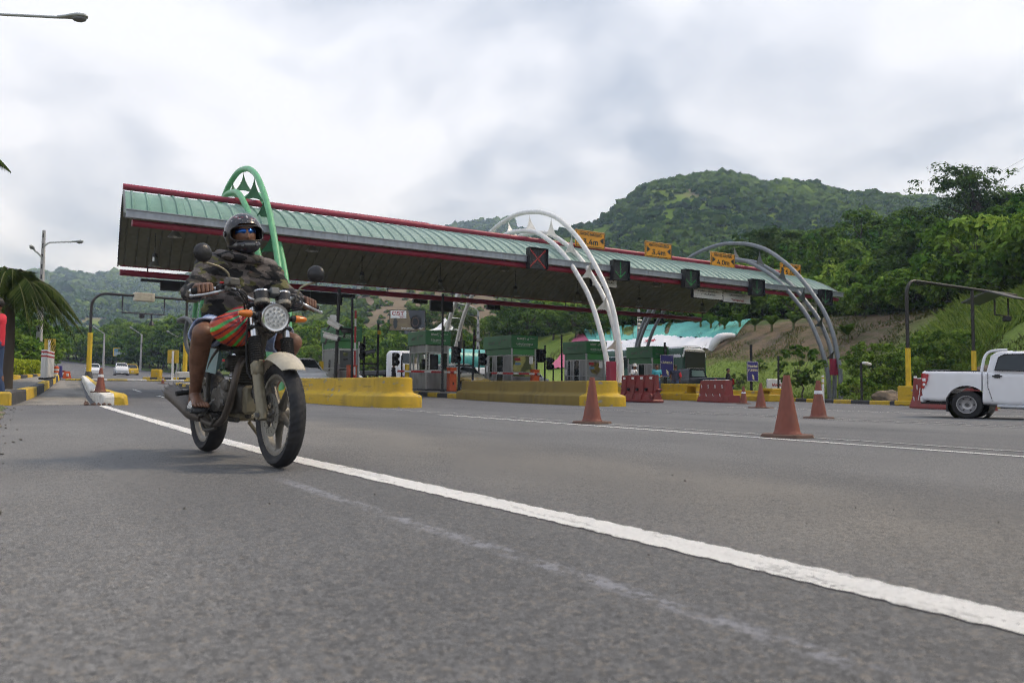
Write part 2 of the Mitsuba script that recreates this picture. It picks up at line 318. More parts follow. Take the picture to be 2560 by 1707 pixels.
def make_tree(seed, H, R, style='round', per=42, size=.34, clumps=120, base=(.04, .078, .02), bright=(.095, .145, .035), trunk=.30):
    g = np.random.default_rng(seed); ends, wood = [], []
    if style == 'round':
        cz, rz = H * .60, H * .40
        u = unit(g, clumps * 2); rr = g.uniform(.45, 1.0, len(u)) ** .5
        c = u * rr[:, None] * np.array([R, R, rz]) * (.8 + .4 * meshkit.noise(u * 1.7 + seed, seed))[:, None] + [0, 0, cz]
        c = c[c[:, 2] > H * .16][:clumps]
    elif style == 'umbrella':      # layered flat sprays
        c = []
        for k in range(clumps):
            lay = g.integers(0, 5); a = g.uniform(0, 2 * PI); q = R * math.sqrt(g.uniform(.03, 1)) * (1 - .11 * lay)
            c.append((q * math.cos(a), q * math.sin(a), H * (.48 + .115 * lay) - .18 * H * (q / R) ** 2 + g.normal(0, .02 * H)))
        c = np.array(c)
    else:                          # open: clumps in separate heads
        heads = np.stack([g.uniform(-1, 1, 9) * R * .75, g.uniform(-1, 1, 9) * R * .75, g.uniform(.62, .95, 9) * H], 1)
        c = heads[g.integers(0, 9, clumps)] + g.normal(size=(clumps, 3)) * np.array([.24 * R, .24 * R, .075 * H])
    rad = g.uniform(.11, .20, len(c)) * R
    flat = .38 if style == 'umbrella' else .55 if style == 'open' else .75
    m, k = foliage(c, rad, per, size, g, flat=flat, base=base, bright=bright, up=1.6 if style == 'umbrella' else .6)
    fork = np.array([g.normal(0, .02 * R), g.normal(0, .02 * R), H * (.30 if style != 'open' else .42)])
    wood.append(limb((0, 0, -.4), fork, trunk, trunk * .7, g))
    for i in g.choice(len(c), min(16, len(c)), replace=False):
        mid = fork * .45 + c[i] * .55 + [0, 0, .06 * H]
        wood += [limb(fork, mid, trunk * .42, trunk * .2, g), limb(mid, c[i], trunk * .2, trunk * .05, g)]
    return cat(wood), m, k
def tree_kind(key, **kw):
    w, m, k = make_tree(**kw)
    scene[key] = {'type': 'shapegroup', 'trunk': mikit.ply(w, 'm_bark', smooth=True), 'crown': mikit.ply(m, 'm_leaf', smooth=True, color=k)}
def plant(kind, n, loc, rz, s, label, cat_='tree', group=None, sz=None):
    k = name(n); scene[k] = {'type': 'instance', 'g': {'type': 'ref', 'id': kind}, 'to_world': T().translate([float(x) for x in loc]).rotate([0, 0, 1], math.degrees(rz)).scale([s, s, s * (sz or 1)])}
    return tag(k, label, cat_, group)

# --- slope on the right: an embankment (lawn, bare soil) and the wooded hill behind it, d = metres from its toe
def hill_z(d, Y):
    w = meshkit.fbm(np.array([d * .05, Y * .05, 3.0]), 3, 21) - .5
    e = 6.4 * float(mikit_s(0, 15, d)) if d < 15 else 6.4
    k = np.interp(Y, [-60, 0, 25, 45, 80, 130, 200], [1.0, 1.0, .9, .55, .32, .2, .15])
    fall = np.interp(Y, [78, 100, 125], [1, .82, .1])
    z = e * fall + (k * .33 * max(d - 20, 0) if d < 110 else k * (.33 * 90 + .22 * (d - 110)))
    return z + w * (1.0 if d > 2 else 0) * min(1, d / 12) * (1 + d * .012) + .02 * d
def mikit_s(a, b, x):
    t = min(max((x - a) / (b - a), 0), 1); return .35 * t + .65 * t * t * (3 - 2 * t)
toe = PchipInterpolator([-60, 5, 12, 17.5, 22.6, 26.5, 30, 36, 60, 80, 100, 125], [24, 28.5, 32, 34.5, 37.5, 39.6, 41.2, 43.6, 44, 44.5, 45.5, 47])
def hz(X, Y):
    d = X - float(toe(min(max(Y, -60), 125))); return gz(Y) + (hill_z(d, Y) if d > 0 else 0)
dd = np.r_[0, .5, np.arange(1, 20, .8), np.arange(20, 60, 2.5), np.arange(60, 200, 8), 230, 300]
hY = np.r_[np.arange(-60, 10, 5), np.arange(10, 126, 1.5), np.arange(126, 210, 6)]
hillP = np.array([[(toe(min(y, 125)) + d, y, gz(min(y, 150)) + hill_z(d, y) + (.1 if d > 0 else -.03)) for d in dd] for y in hY])
def hill_fn(p, n, uv):
    a = mikit.fbm(p.x * .35, p.y * .35, p.z * .2, 3); f = mikit.noise(p.x * 6, p.y * 6, p.z * 6); f2 = mikit.noise(p.x * 22, p.y * 22, p.z * 9)
    lawn = mikit.mix((.115, .190, .026), (.175, .225, .048), a) * (.65 + .4 * f + .35 * f2)
    soil = mikit.mix((.150, .108, .070), (.095, .085, .040), mikit.smoothstep(.35, .7, mikit.fbm(p.x * 1.2, p.y * 1.2, p.z * 3, 3))) * (.75 + .5 * f2)
    wood = mikit.mix((.05, .09, .018), (.11, .16, .032), f)
    h = p.z + 1.8 * (a - .5) + .8 * (mikit.noise(p.x * .9, p.y * .9) - .5)
    bare = mikit.smoothstep(2.3, 3.3, h) * mikit.smoothstep(27, 33, p.y) * (1 - mikit.smoothstep(60, 74, p.y + 5 * a))
    c = mikit.mix(lawn, soil, bare)
    return mikit.mix(c, wood, mikit.smoothstep(6.6, 7.6, h))
mat('m_hill', mikit.proc(hill_fn), .95)
add('hillside', sheet(hillP.transpose(1, 0, 2)), 'm_hill', smooth=True); tag('hillside', 'grassy embankment with a bare soil band and wooded hill behind', kind='structure')

# --- mountains: ridge height per direction, foot at rf, ridge at rr
def mountain(key, px, py, rr, rf, label, base_px=None, rug=.10, seed=1, back=.7, nx=110, nr=46, power=1.0):
    px, py = np.asarray(px, float), np.asarray(py, float); s = np.linspace(px[0], px[-1], nx); ry = PchipInterpolator(px, py)(s)
    P = np.zeros((nx, nr + 6, 3))
    for i, (x, y) in enumerate(zip(s, ry)):
        d = ray(x, y + 7); top = CAM + d * rr; h = np.array([d[0], d[1], 0])
        for j in range(nr + 6):
            t = j / (nr - 1); r = rf + (rr - rf) * t; q = h * r
            if t <= 1: z = 4 + (top[2] - 4) * (t ** power)
            else: z = top[2] * (1 - (t - 1) * 2.2)
            w = meshkit.fbm(np.array([q[0] * .006, q[1] * .006, 0]), 4, seed) - .5
            w2 = 1 - 2 * abs(meshkit.fbm(np.array([q[0] * .004 + 7, q[1] * .004, 0]), 3, seed + 5) - .5)
            z += top[2] * rug * (2.6 * w + w2 - .75) * math.sin(PI * min(t, 1))
            P[i, j] = (q[0], q[1], min(z, 4 + (top[2] - 4) * (r / rr) * (.985 if t < 1 else 1)))
    return P
def terrain_colour(P, soil, seed, a=(.085, .155, .024), b=(.17, .235, .045), brown=(.20, .16, .115)):
    q = P.reshape(-1, 3); n1 = meshkit.fbm(q * .02, 3, seed); n2 = meshkit.noise(q * .15, seed + 1)
    c = np.array(a) * (1 - n1[:, None]) + np.array(b) * n1[:, None]; c = c * (.75 + .5 * n2[:, None])
    m = soil(q)[:, None]; return c * (1 - m) + np.array(brown) * (.75 + .5 * n2[:, None]) * m
def blobs(P, n, size, g, keep=None, dark=(.026, .058, .015), light=(.110, .168, .036), seed=3, squash=.85):
    """forest seen from far: crowns as knobbly half balls scattered over the grid P."""
    v0, f0 = TM(trimesh.creation.icosphere(subdivisions=1)); ok = (v0[f0][:, :, 2].mean(1) > -.2); f0 = f0[ok]
    nx, nr = P.shape[:2]; V, F, K, at = [], [], [], 0
    i = g.uniform(0, nx - 1.001, n); j = g.uniform(0, nr - 1.001, n); a, b = i.astype(int), j.astype(int); s, t = (i - a)[:, None], (j - b)[:, None]
    q = (P[a, b] * (1 - s) + P[a + 1, b] * s) * (1 - t) + (P[a, b + 1] * (1 - s) + P[a + 1, b + 1] * s) * t
    if keep is not None:
        q = q[g.random(n) < keep(q)]
    big = meshkit.fbm(q * .012, 3, seed); far = np.linalg.norm(q, axis=1).max() * .85
    for c, w in zip(q, big):
        r = size * np.exp(g.normal(0, .36)) * min(1, .35 + .65 * np.linalg.norm(c) / far); d = 1 + .95 * (g.random(len(v0)) - .5)
        v = v0 * d[:, None] * r * np.array([1, 1, squash]) @ rotz(g.uniform(0, 6.28)).T + c + [0, 0, r * .25]
        tt = np.clip((w - .35) * 2.2 + g.normal(0, .28), 0, 1.2); col = np.array(dark) * (1 - tt) + np.array(light) * tt
        V.append(v); F.append(f0 + at); K.append(col[None] * g.uniform(.7, 1.3, (len(v), 1))); at += len(v)
    return (np.vstack(V), np.vstack(F)), np.vstack(K)
def put_mountain(key, P, label, soil, forest, n, size, keep, seed, **kw):
    key = name(key); m = sheet(P[::-1]); col = terrain_colour(P[::-1], soil, seed)
    scene[key] = mikit.ply(m, 'm_far', smooth=True, color=col); tag(key, label, kind='structure')
    bm, bk = blobs(P, n, size, np.random.default_rng(seed), keep, seed=seed, **kw)
    fk = name('forest'); scene[fk] = mikit.ply(bm, 'm_far', color=bk); tag(fk, forest, 'forest', kind='stuff')
sm = lambda a, b, x: np.clip((x - a) / (b - a), 0, 1) ** 2 * (3 - 2 * np.clip((x - a) / (b - a), 0, 1))
# big green mountain on the right
Pm = mountain('m', [1330, 1440, 1486, 1524, 1567, 1600, 1665, 1741, 1785, 1850, 1916, 2013, 2122, 2231, 2307, 2450, 2700],
              [600, 566, 555, 535, 497, 470, 443, 435, 432, 439, 454, 454, 478, 488, 492, 510, 540], 620, 170, '', seed=11, rug=.09)
def soil_r(q):
    s = meshkit.fbm(q * np.array([.035, .035, .014]), 4, 31); band = np.exp(-((q[:, 2] - 112) / 26) ** 2)
    x = (q[:, 0] * R0[0] + q[:, 1] * R0[1]) / (q @ np.array([math.sin(YAW), math.cos(YAW), 0]))
    return sm(.60, .70, s + .16 * band - .06) * sm(.15, .18, x) * (1 - sm(.22, .28, x)) * sm(85, 100, q[:, 2]) * (1 - sm(135, 150, q[:, 2]))
def keep_r(q): return (1 - soil_r(q)) * (1 - .55 * (1 - sm(55, 95, q[:, 2])) * sm(.42, .56, meshkit.fbm(q * .016, 3, 91))) * (.12 + .88 * sm(.36, .58, meshkit.fbm(q * .010, 3, 17)))
put_mountain('mountain', Pm, 'tall green mountain with bare soil streaks below its flat summit', soil_r, 'tree crowns covering the tall mountain on the right', 26000, 2.35, keep_r, 11)
# long bluish ridge on the left and behind the canopy
Pl = mountain('m', [-260, -100, 35, 90, 158, 214, 233, 253, 302, 380, 470, 620, 800, 1000, 1110, 1236, 1300, 1420],
              [690, 684, 677, 680, 674, 680, 686, 684, 682, 690, 684, 660, 640, 600, 568, 549, 572, 600], 1450, 480, '', seed=5, rug=.12)
def soil_l(q):
    s = meshkit.fbm(q * np.array([.012, .012, .03]), 4, 77); return sm(.66, .72, s) * .9
put_mountain('mountain', Pl, 'long wooded ridge fading blue along the left horizon', soil_l, 'tree crowns on the long ridge to the left', 19000, 5.6, lambda q: .25 + .75 * sm(.30, .5, meshkit.fbm(q * .008, 3, 23)) * (1 - soil_l(q)), 5)
# quarried slope in the middle distance
Pq = mountain('m', [560, 700, 800, 880, 930, 975, 1050, 1120, 1180, 1240, 1330, 1450], [860, 815, 775, 738, 722, 715, 714, 716, 712, 716, 740, 780], 330, 190, '', seed=8, rug=.10)
def soil_q(q):
    s = meshkit.fbm(q * np.array([.04, .04, .08]), 4, 41); x = (q[:, 0] * R0[0] + q[:, 1] * R0[1]) / (q @ np.array([math.sin(YAW), math.cos(YAW), 0]))
    return sm(-.235, -.19, x + .06 * (s - .5)) * (1 - sm(-.03, .01, x)) * sm(8, 22, q[:, 2] + 20 * (s - .5))
put_mountain('quarry_slope', Pq, 'bare tan quarried slope behind the toll booths', soil_q, 'scrub at the foot of the quarried slope', 6500, 1.5, lambda q: (1 - .96 * soil_q(q)), 8, light=(.10, .14, .035))
# ---------------------------------------------------------------- toll canopy
def rib_fn(p, n, uv):
    a = mikit.fbm(p.x * .9, p.y * 2.2, p.z * 2.2, 3); st = mikit.noise(p.x * 5.5, p.y * .5, p.z * .5); old = mikit.smoothstep(3, 16, p.x + 3 * a)
    c = mikit.mix((.10, .235, .17), (.235, .325, .29), dr.clip(old * .7 + .45 * a, 0, 1))
    return c * (.72 + .4 * st + .15 * a)
mat('m_roof', mikit.proc(rib_fn), .5)
mat('m_soffit', wear((.21, .21, .165), (.09, .09, .07), .45, .8), .8)
mat('m_redbeam', wear((.30, .028, .060), (.16, .05, .06), .35, 1.2), .42)
mat('m_gutter', wear((.33, .36, .40), (.20, .21, .23), .6, 1.5), .45, .35)
mat('m_black', (.012, .012, .014), .45)
mat('m_darkgrey', (.05, .052, .055), .6)
mat('m_white', (.72, .73, .74), .45)
mat('m_whitesteel', wear((.70, .70, .69), (.35, .34, .30), .28, 1.5), .4)
mat('m_greensteel', wear((.13, .40, .20), (.06, .20, .10), .25, 1.5), .42)
mat('m_greensheet', wear((.022, .115, .055), (.015, .06, .03), .3, 1.0), .5)
mat('m_greysteel', wear((.20, .22, .24), (.12, .12, .12), .3, 1.5), .42, .2)
mat('m_steel', (.55, .56, .58), .35, .85)
mat('m_sheetgrey', (.10, .11, .115), .5)
X0, X1, YF, YC, YR = 3.0, 43.0, 29.9, 33.4, 39.7
ZF, ZC, ZR = 6.45, 7.98, 6.05
roof_pts = spline([(YF, ZF), (30.8, 7.08), (32.0, 7.62), (YC, 7.96), (35.2, 7.90), (37.0, 7.5), (38.5, 6.85), (YR, ZR)], 29)   # (Y, Z) of the curved section
def skew(m):
    v = m[0].copy(); t = (v[:, 0] - X0) / (X1 - X0); w = v[:, 1] - YF; v[:, 0] += w * (.08 * (1 - t) - .17 * t); return v, m[1]
can = thing('toll_canopy', 'long curved green toll canopy with red pipe beams over the booths', 'canopy')
def seam_sheet(x0, x1, dz=0.0):
    """ribbed metal sheet: a raised seam every half metre."""
    xs, hs = [], []
    for x in np.arange(x0, x1 + .01, .5):
        for dx, h in ((0, 0), (.20, 0), (.225, .055), (.275, .055), (.30, 0)):
            if x + dx <= x1: xs.append(x + dx); hs.append(h)
    if x1 - xs[-1] > .002: xs.append(x1); hs.append(0)
    t = np.gradient(roof_pts, axis=0); t /= np.linalg.norm(t, axis=1, keepdims=True); nr = np.stack([-t[:, 1], t[:, 0]], 1)
    return sheet([[(x, q[0] + nn[0] * (h + dz), q[1] + nn[1] * (h + dz)) for q, nn in zip(roof_pts, nr)] for x, h in zip(xs, hs)])
# roof sheets 1 m wide, each a piece of its own, ridge side and eave side together; underside likewise in lighter corrugation
for k, x in enumerate(np.arange(X0, X1, 2.0)):
    part(can, 'roof_panel', skew(seam_sheet(x + .003, x + 1.997)), 'm_roof')
    v, f = skew(seam_sheet(x, x + 2.0, -.10)); part(can, 'ceiling_panel', (v, f[:, ::-1]), 'm_soffit')
# end plates of the vault
for x, n in ((X0 - .02, 'left'), (X1 + .02, 'right')):
    o = [(y, z + .03) for y, z in roof_pts] + [(y, z - .14) for y, z in roof_pts[::-1]]
    part(can, 'edge_trim', skew(prism(o, .06, 'x', (x - .03, 0, 0))), 'm_sheetgrey')
def beam(n, pts, r, m='m_redbeam', seg=12): return part(can, n, tube(pts, r, seg), m, smooth=40)
beam('front_beam', [(X0 + .25, YF + .25, 6.19), (X1 - .1, YF + .25, 6.19)], .125)
beam('ridge_beam', [(X0 + .25, YC + .1, 8.20), (X1 + .15, YC + .1, 8.20)], .125)
part(can, 'ridge_beam', tube([(7.5, YC + .35, 8.33), (16.5, YC + .35, 8.33)], .09, 10), 'm_redbeam', smooth=40)
beam('rear_beam', [(X0 + .85, YR - .08, 5.64), (X1 - 2.2, YR - .08, 5.50)], .14)
part(can, 'rear_edge', box(((X0 + X1) / 2 - .4, YR + .02, ZR - .05), (X1 - X0 - 2.5, .07, .12)), 'm_redbeam')
for k, x in enumerate(np.arange(X0, X1 - 1, 4.0)):
    part(can, 'gutter', cat([box((x + 2.0, YF - .10, ZF - .01), (3.98, .05, .26)), box((x + 2.0, YF - .02, ZF - .13), (3.98, .15, .03)), box((x + 2.0, YF - .13, ZF + .13), (3.98, .09, .03))]), 'm_gutter')
# trusses under the roof every four metres: struts between the beams and the roof
for x in np.arange(X0 + 2, X1, 4.0):
    part(can, 'strut', cat([cyl((x, YR - .06, 5.6), (x, YR - .1, ZR - .02), .03, n=6), cyl((x, YF + .25, 6.2), (x, YF + .4, 6.55), .04, n=6), cyl((x, YC + .1, 8.1), (x, YC + .1, 7.9), .04, n=6)]), 'm_darkgrey')
# ---------------------------------------------------------------- arches: three pipes with sail plates between
arc = [(26.75, -.05), (26.75, 1.3), (26.95, 2.7), (27.25, 3.9), (27.75, 5.0), (28.5, 6.1), (29.5, 7.3), (30.6, 8.3), (32.0, 9.2), (33.7, 9.74), (35.35, 9.92)]
arc = arc + [(70.7 - y, z) for y, z in arc[::-1][1:]]
arc_in = [(27.3, -.05), (27.32, 1.3), (27.55, 2.6), (27.95, 3.7), (28.5, 4.75), (29.3, 5.75), (30.35, 6.85), (31.7, 7.85), (33.4, 8.62), (35.35, 8.86)]
arc_in = arc_in + [(70.7 - y, z) for y, z in arc_in[::-1][1:]]
gw_ = lambda z: float(np.interp(z, [0, 3.2], [.42, 1]))
def arch(Xc, m, sheetm, label, cat_='arch', gap=.44, ys=1.0):
    k = thing('support_arch', label, cat_, 'arches carrying the canopy')
    ysc = lambda y: 35.35 + (y - 35.35) * ys
    o = spline([(Xc, ysc(y), z) for y, z in arc], 70); a = spline([(Xc - gap * gw_(z), ysc(y), z) for y, z in arc_in], 70); b = spline([(Xc + gap * gw_(z), ysc(y), z) for y, z in arc_in], 70)
    part(k, 'top_pipe', tube(o, .12, 12), m, smooth=60); part(k, 'lower_pipe', tube(a, .12, 12), m, smooth=60); part(k, 'lower_pipe', tube(b, .12, 12), m, smooth=60)
    for i in range(7, 64, 5):        # sail plate: apex on the top pipe, base across the lower pipes, hollow sides
        ap = o[i]; c0, c1 = a[min(max(i - 1, 0), 69)], b[min(max(i - 1, 0), 69)]; mid = (c0 + c1) / 2 * .55 + ap * .45
        L = [ap + (c0 - ap) * t + (mid - (ap + c0) / 2) * .55 * 4 * t * (1 - t) for t in np.linspace(.06, .97, 9)]; Rr = [ap + (c1 - ap) * t + (mid - (ap + c1) / 2) * .55 * 4 * t * (1 - t) for t in np.linspace(.06, .97, 9)]
        bs = [c0 + (c1 - c0) * t + (ap - (c0 + c1) / 2) * .18 * 4 * t * (1 - t) for t in np.linspace(.03, .97, 9)]
        tt = (o[i + 1] - o[i - 1]); tt /= np.linalg.norm(tt); rows = []
        for l, r in zip(L, Rr): rows.append([l + (r - l) * u for u in np.linspace(0, 1, 5)])
        rows = np.array(rows); rows[-1] = [c0 + (c1 - c0) * u + (ap - (c0 + c1) / 2) * .12 * 4 * u * (1 - u) for u in np.linspace(.03, .97, 5)]
        f1 = sheet(rows + tt * .012); f2 = sheet(rows - tt * .012)
        part(k, 'sail_plate', cat([f1, (f2[0], f2[1][:, ::-1])]), sheetm, smooth=30)
    for y in (ysc(26.7), ysc(44.0)):
        part(k, 'foot', cat([cbox((Xc, y, gz(y) + .02), (1.7, .9, .12), .03)]), 'm_concrete')
    return k
arch(7.95, 'm_greensteel', 'm_greensheet', 'green pipe arch rising behind the rider', ys=.89)
arch(22.65, 'm_whitesteel', 'm_whitesteel', 'white pipe arch over the middle lanes')
arch(38.25, 'm_greysteel', 'm_sheetgrey', 'grey pipe arch at the far right lane')
for Xc, y0 in ((22.45, 26.1), (38.25, 26.1)):
    tag(add(name('red_box'), cbox((Xc - .1, y0 + 1.0, 1.85 if Xc > 30 else 1.3), (.36, .3, .9), .02), 'm_redbeam'), 'red metal box fixed between the pipes of the ' + ('white' if Xc < 30 else 'grey') + ' arch foot', 'box')
# ---------------------------------------------------------------- bell lamps under the roof
mat('m_lampmetal', (.42, .43, .42), .25, .8)
def lamp(x, y, zc, drop, label):
    k = thing('bell_lamp', label, 'lamp', 'bell lamps under the canopy')
    prof = [(.06, .42), (.09, .40), (.10, .22), (.14, .18), (.26, 0), (.265, -.01), (.25, 0), (.12, .17), (.0, .19)]
    part(k, 'shade', rev([(r, z) for r, z in prof], 20), 'm_lampmetal', smooth=40)
    part(k, 'housing', rev([(0, .58), (.10, .57), (.115, .5), (.115, .42), (.0, .41)], 14), 'm_darkgrey', smooth=40)
    part(k, 'rod', cyl((0, 0, .57), (0, 0, .60 + drop), .018, n=6), 'm_darkgrey')
    part(k, 'bulb', ball((0, 0, .07), (.09, .09, .11), 1), 'm_white', smooth=True)
    for q in [q for q in scene if q.startswith(k + '__')]: scene[q]['to_world'] = T().translate([x, y, zc])
zroof = lambda y: float(np.interp(y, roof_pts[:, 0], roof_pts[:, 1])) - .12

for x, y, px, where in [(5.1, 33, 1, 'front row, nearest the left end'), (10.6, 33, 1, 'front row, right of the green arch'), (20.35, 33, 1, 'front row, left of the red cross signal'), (30.5, 33, 1, 'front row, right of the white arch'),
                    (5.0, 37.5, 0, 'rear row, nearest the left end'), (14.66, 37.5, 0, 'rear row, over the leftmost booth'), (19.1, 37.5, 0, 'rear row, over the second booth'), (23.9, 37.5, 0, 'rear row, below the red cross signal'),
                    (28.35, 37.5, 0, 'rear row, behind the white arch'), (33.2, 37.5, 0, 'rear row, right of the white arch'), (38.8, 37.5, 0, 'rear row, by the far right roof end')]:
    zc = 6.45 if px else 5.85
    lamp(x, y, zc - .1, max(.05, zroof(y) - zc - .5), f'grey bell lamp hanging under the canopy, {where}')
# ---------------------------------------------------------------- signs on the canopy
mat('m_signyellow', wear((.62, .27, .015), (.40, .17, .01), .25, 2), .45)
mat('m_signwhite', (.80, .81, .83), .4)
mat('m_signgrey', (.22, .22, .23), .5)
def led(c): return {'type': 'area', 'radiance': C(*c)}
scene['m_led_off'] = {'type': 'twosided', 'b': {'type': 'principled', 'base_color': C(.03, .035, .035), 'roughness': .5}}
mat('m_ledred', (.3, .02, .02), .5); mat('m_ledgreen', (.01, .12, .03), .5)
def signal(x, y, z, w, h, kind, label):
    k = thing('lane_signal', label, 'lane signal', 'lane signals on the front beam'); c = np.array([x, y, z])
    part(k, 'case', cbox(c, (w, .22, h), .02), 'm_black')
    part(k, 'visor', cat([box(c + [0, -.17, h / 2 - .012], (w, .12, .024)), box(c + [-w / 2 + .012, -.17, 0], (.024, .12, h - .06)), box(c + [w / 2 - .012, -.17, 0], (.024, .12, h - .06))]), 'm_black')
    part(k, 'bracket', box(c + [0, .17, 0], (.2, .14, .2)), 'm_darkgrey')
    cr = [(a, s * a) for a in np.linspace(-.4, .4, 13) for s in (1, -1)]
    ar = [(0, a) for a in np.linspace(.40, -.36, 11)] + [(s * a, -.36 + a) for a in np.linspace(.06, .3, 5) for s in (1, -1)]
    dot = lambda pts: cat([mv(ball((0, 0, 0), (.032 * w, .02, .032 * w), 1), c + [u * w, -.112, v * h]) for u, v in pts])
    lit = cr if kind == 'cross' else ar; off = ar if kind == 'cross' else cr
    d = part(k, 'lit_lamps', dot(lit), 'm_ledred' if kind == 'cross' else 'm_ledgreen', smooth=True)
    scene[d]['emitter'] = led((.10, .004, .004) if kind == 'cross' else (.002, .036, .008) if kind == 'arrow' else (.001, .008, .002))
    part(k, 'unlit_lamps', dot([q for q in off if q not in lit]), 'm_led_off', smooth=True)
for (a, b, c, d), kind, lab in [((1318, 621, 1364, 674), 'cross', 'black lane signal showing a red cross'), ((1527, 652, 1568, 702), 'arrow', 'black lane signal with a bright green arrow, beside the white arch'),
                                ((1705, 675, 1742, 721), 'arrow', 'black lane signal with a green arrow, left of the long white board'), ((1872, 699, 1905, 740), 'dim', 'black lane signal with a dim green arrow, right of the long white board'), ((2045, 725, 2074, 764), 'dim', 'black lane signal with a dark face, at the far right beam end')]:
    p = atY((a + c) / 2, (b + d) / 2, 29.75); q0, q1 = atY(a, b, 29.7), atY(c, d, 29.7)
    signal(p[0], p[1], p[2], q1[0] - q0[0], abs(atY(a, b, 29.7)[2] - atY(a, d, 29.7)[2]), kind, lab)
def tri(p): return prism(p, .012, 'y')
for (a, b, c, d), s, lab in [((1438, 574, 1512, 623), '3.4m', 'orange width sign reading 3.4m behind the white arch'), ((1612, 603, 1679, 648), '3.4m', 'orange width sign reading 3.4m standing clear on the ridge'),
                             ((1776, 629, 1837, 672), '4.0m', 'orange width sign reading 4.0m on the ridge'), ((1950, 657, 2002, 696), '5.0m', 'orange width sign reading 5.0m beside the grey arch')]:
    Y = 33.05; q0, q1 = atY(a, b, Y), atY(c, d, Y); p = (q0 + q1) / 2; w = q1[0] - q0[0]; h = abs(atY(a, b, Y)[2] - atY(a, d, Y)[2]) * .86
    k = thing('width_sign', lab, 'road sign', 'width signs on the canopy ridge')
    part(k, 'board', cbox(p, (w, .06, h), .02), 'm_signyellow')
    part(k, 'border', cat([box(p + [0, -.034, s_ * (h / 2 - .05)], (w - .08, .012, .03)) for s_ in (1, -1)] + [box(p + [s_ * (w / 2 - .05), -.034, 0], (.03, .012, h - .08)) for s_ in (1, -1)]), 'm_black')
    part(k, 'lettering', text('ANCHO MAXIMO', h * .17, p + [0, -.032, h * .29], FACE_FRONT, .008, True, w * .74), 'm_black', kind='stuff'); part(k, 'number', text(s, h * .32, p + [0, -.032, -h * .16], FACE_FRONT, .008, True, w * .50), 'm_black', kind='stuff')
    for s_ in (1, -1): part(k, 'arrow_mark', mv(tri([(-s_ * w * .44, h * .17), (-s_ * w * .44, -h * .21), (-s_ * w * .31, -h * .02)]), p + [0, -.044, 0]), 'm_black')
    part(k, 'bracket', cat([cyl(p + [s_ * w * .3, .04, -h * .5], p + [s_ * w * .3, .04, h * .3], .03, n=6) for s_ in (1, -1)]), 'm_darkgrey')
mat('m_ink', (.03, .03, .04), .6); mat('m_inkred', (.35, .03, .03), .6)
def hang_sign(a, b, c, d, Y, rows, lab, tilt=0.0):
    q0, q1 = atY(a, b, Y), atY(c, d, Y); p = (q0 + q1) / 2; w = q1[0] - q0[0]; h = abs(atY((a + c) / 2, b, Y)[2] - atY((a + c) / 2, d, Y)[2]) * .78
    k = thing('payment_sign', lab, 'sign', 'white payment signs under the front beam')
    part(k, 'board', cbox(p, (w, .22, h), .015), 'm_black'); part(k, 'face', box(p + [0, -.115, 0], (w - .03, .012, h - .03)), 'm_signwhite')
    for s_, hh, u, v, ww, m in rows: part(k, 'lettering', text(s_, h * hh, p + [u * w, -.12, v * h], FACE_FRONT, .008, True, ww * w if ww else None), m)
    part(k, 'hanger', cat([cyl(p + [s_ * w * .35, 0, h / 2], p + [s_ * w * .35, 0, h / 2 + .55], .025, n=6) for s_ in (1, -1)]), 'm_darkgrey'); return k, p, w, h
def swoosh(k, p, w, h, u, v, sz):
    pts = [p + [u * w + sz * t, -.125, v * h + sz * .32 * math.sin(PI * (.15 + .8 * (t + .5)))] for t in np.linspace(-.5, .5, 12)]
    part(k, 'logo', tube(pts, .018 * sz / .5, 5), 'm_signgrey')
def tick(k, p, w, h, u, v, sz):
    part(k, 'logo', tube([p + [u * w - sz * .5, -.125, v * h + sz * .3], p + [u * w - sz * .1, -.125, v * h - sz * .4], p + [u * w + sz * .5, -.125, v * h + sz * .6]], .05 * sz, 5), 'm_signgrey')
k, p, w, h = hang_sign(1477, 684, 1538, 722, 30.9, [('COBRO', .17, .15, .17, .52, 'm_ink'), ('MANUAL', .17, .10, -.12, .62, 'm_ink')], 'small white sign half hidden behind the white arch'); tick(k, p, w, h, -.36, -.28, .28)
k, p, w, h = hang_sign(1730, 719, 1803, 751, 30.9, [('COBRO MANUAL', .17, 0, .24, .72, 'm_ink'), ('Y TELEVIAL', .17, 0, -.08, .52, 'm_ink')], 'white board reading COBRO MANUAL Y TELEVIAL'); tick(k, p, w, h, -.42, -.36, .22)
k, p, w, h = hang_sign(1804, 730, 1872, 761, 30.9, [('EXCLUSIVO', .17, 0, .24, .56, 'm_ink'), ('Televial', .24, .02, -.22, .48, 'm_inkred')], 'white board reading EXCLUSIVO Televial, right half of the pair'); swoosh(k, p, w, h, 0, -.02, .5)
k, p, w, h = hang_sign(2000, 752, 2039, 782, 30.9, [('Exclusivo', .17, .1, .18, .7, 'm_ink'), ('Televial', .24, .1, -.22, .6, 'm_inkred')], 'small white sign behind the grey arch pipes')
where = ['first black board below the left end of the rear beam', 'wide black board below the rear beam, left of the rider', 'widest black board below the rear beam, right of the rider', 'black board below the rear beam beside the two black posts', 'small black board below the rear beam, left of the tyre billboard tree', 'larger black board below the rear beam over the second booth', 'small black board below the rear beam over the third booth']
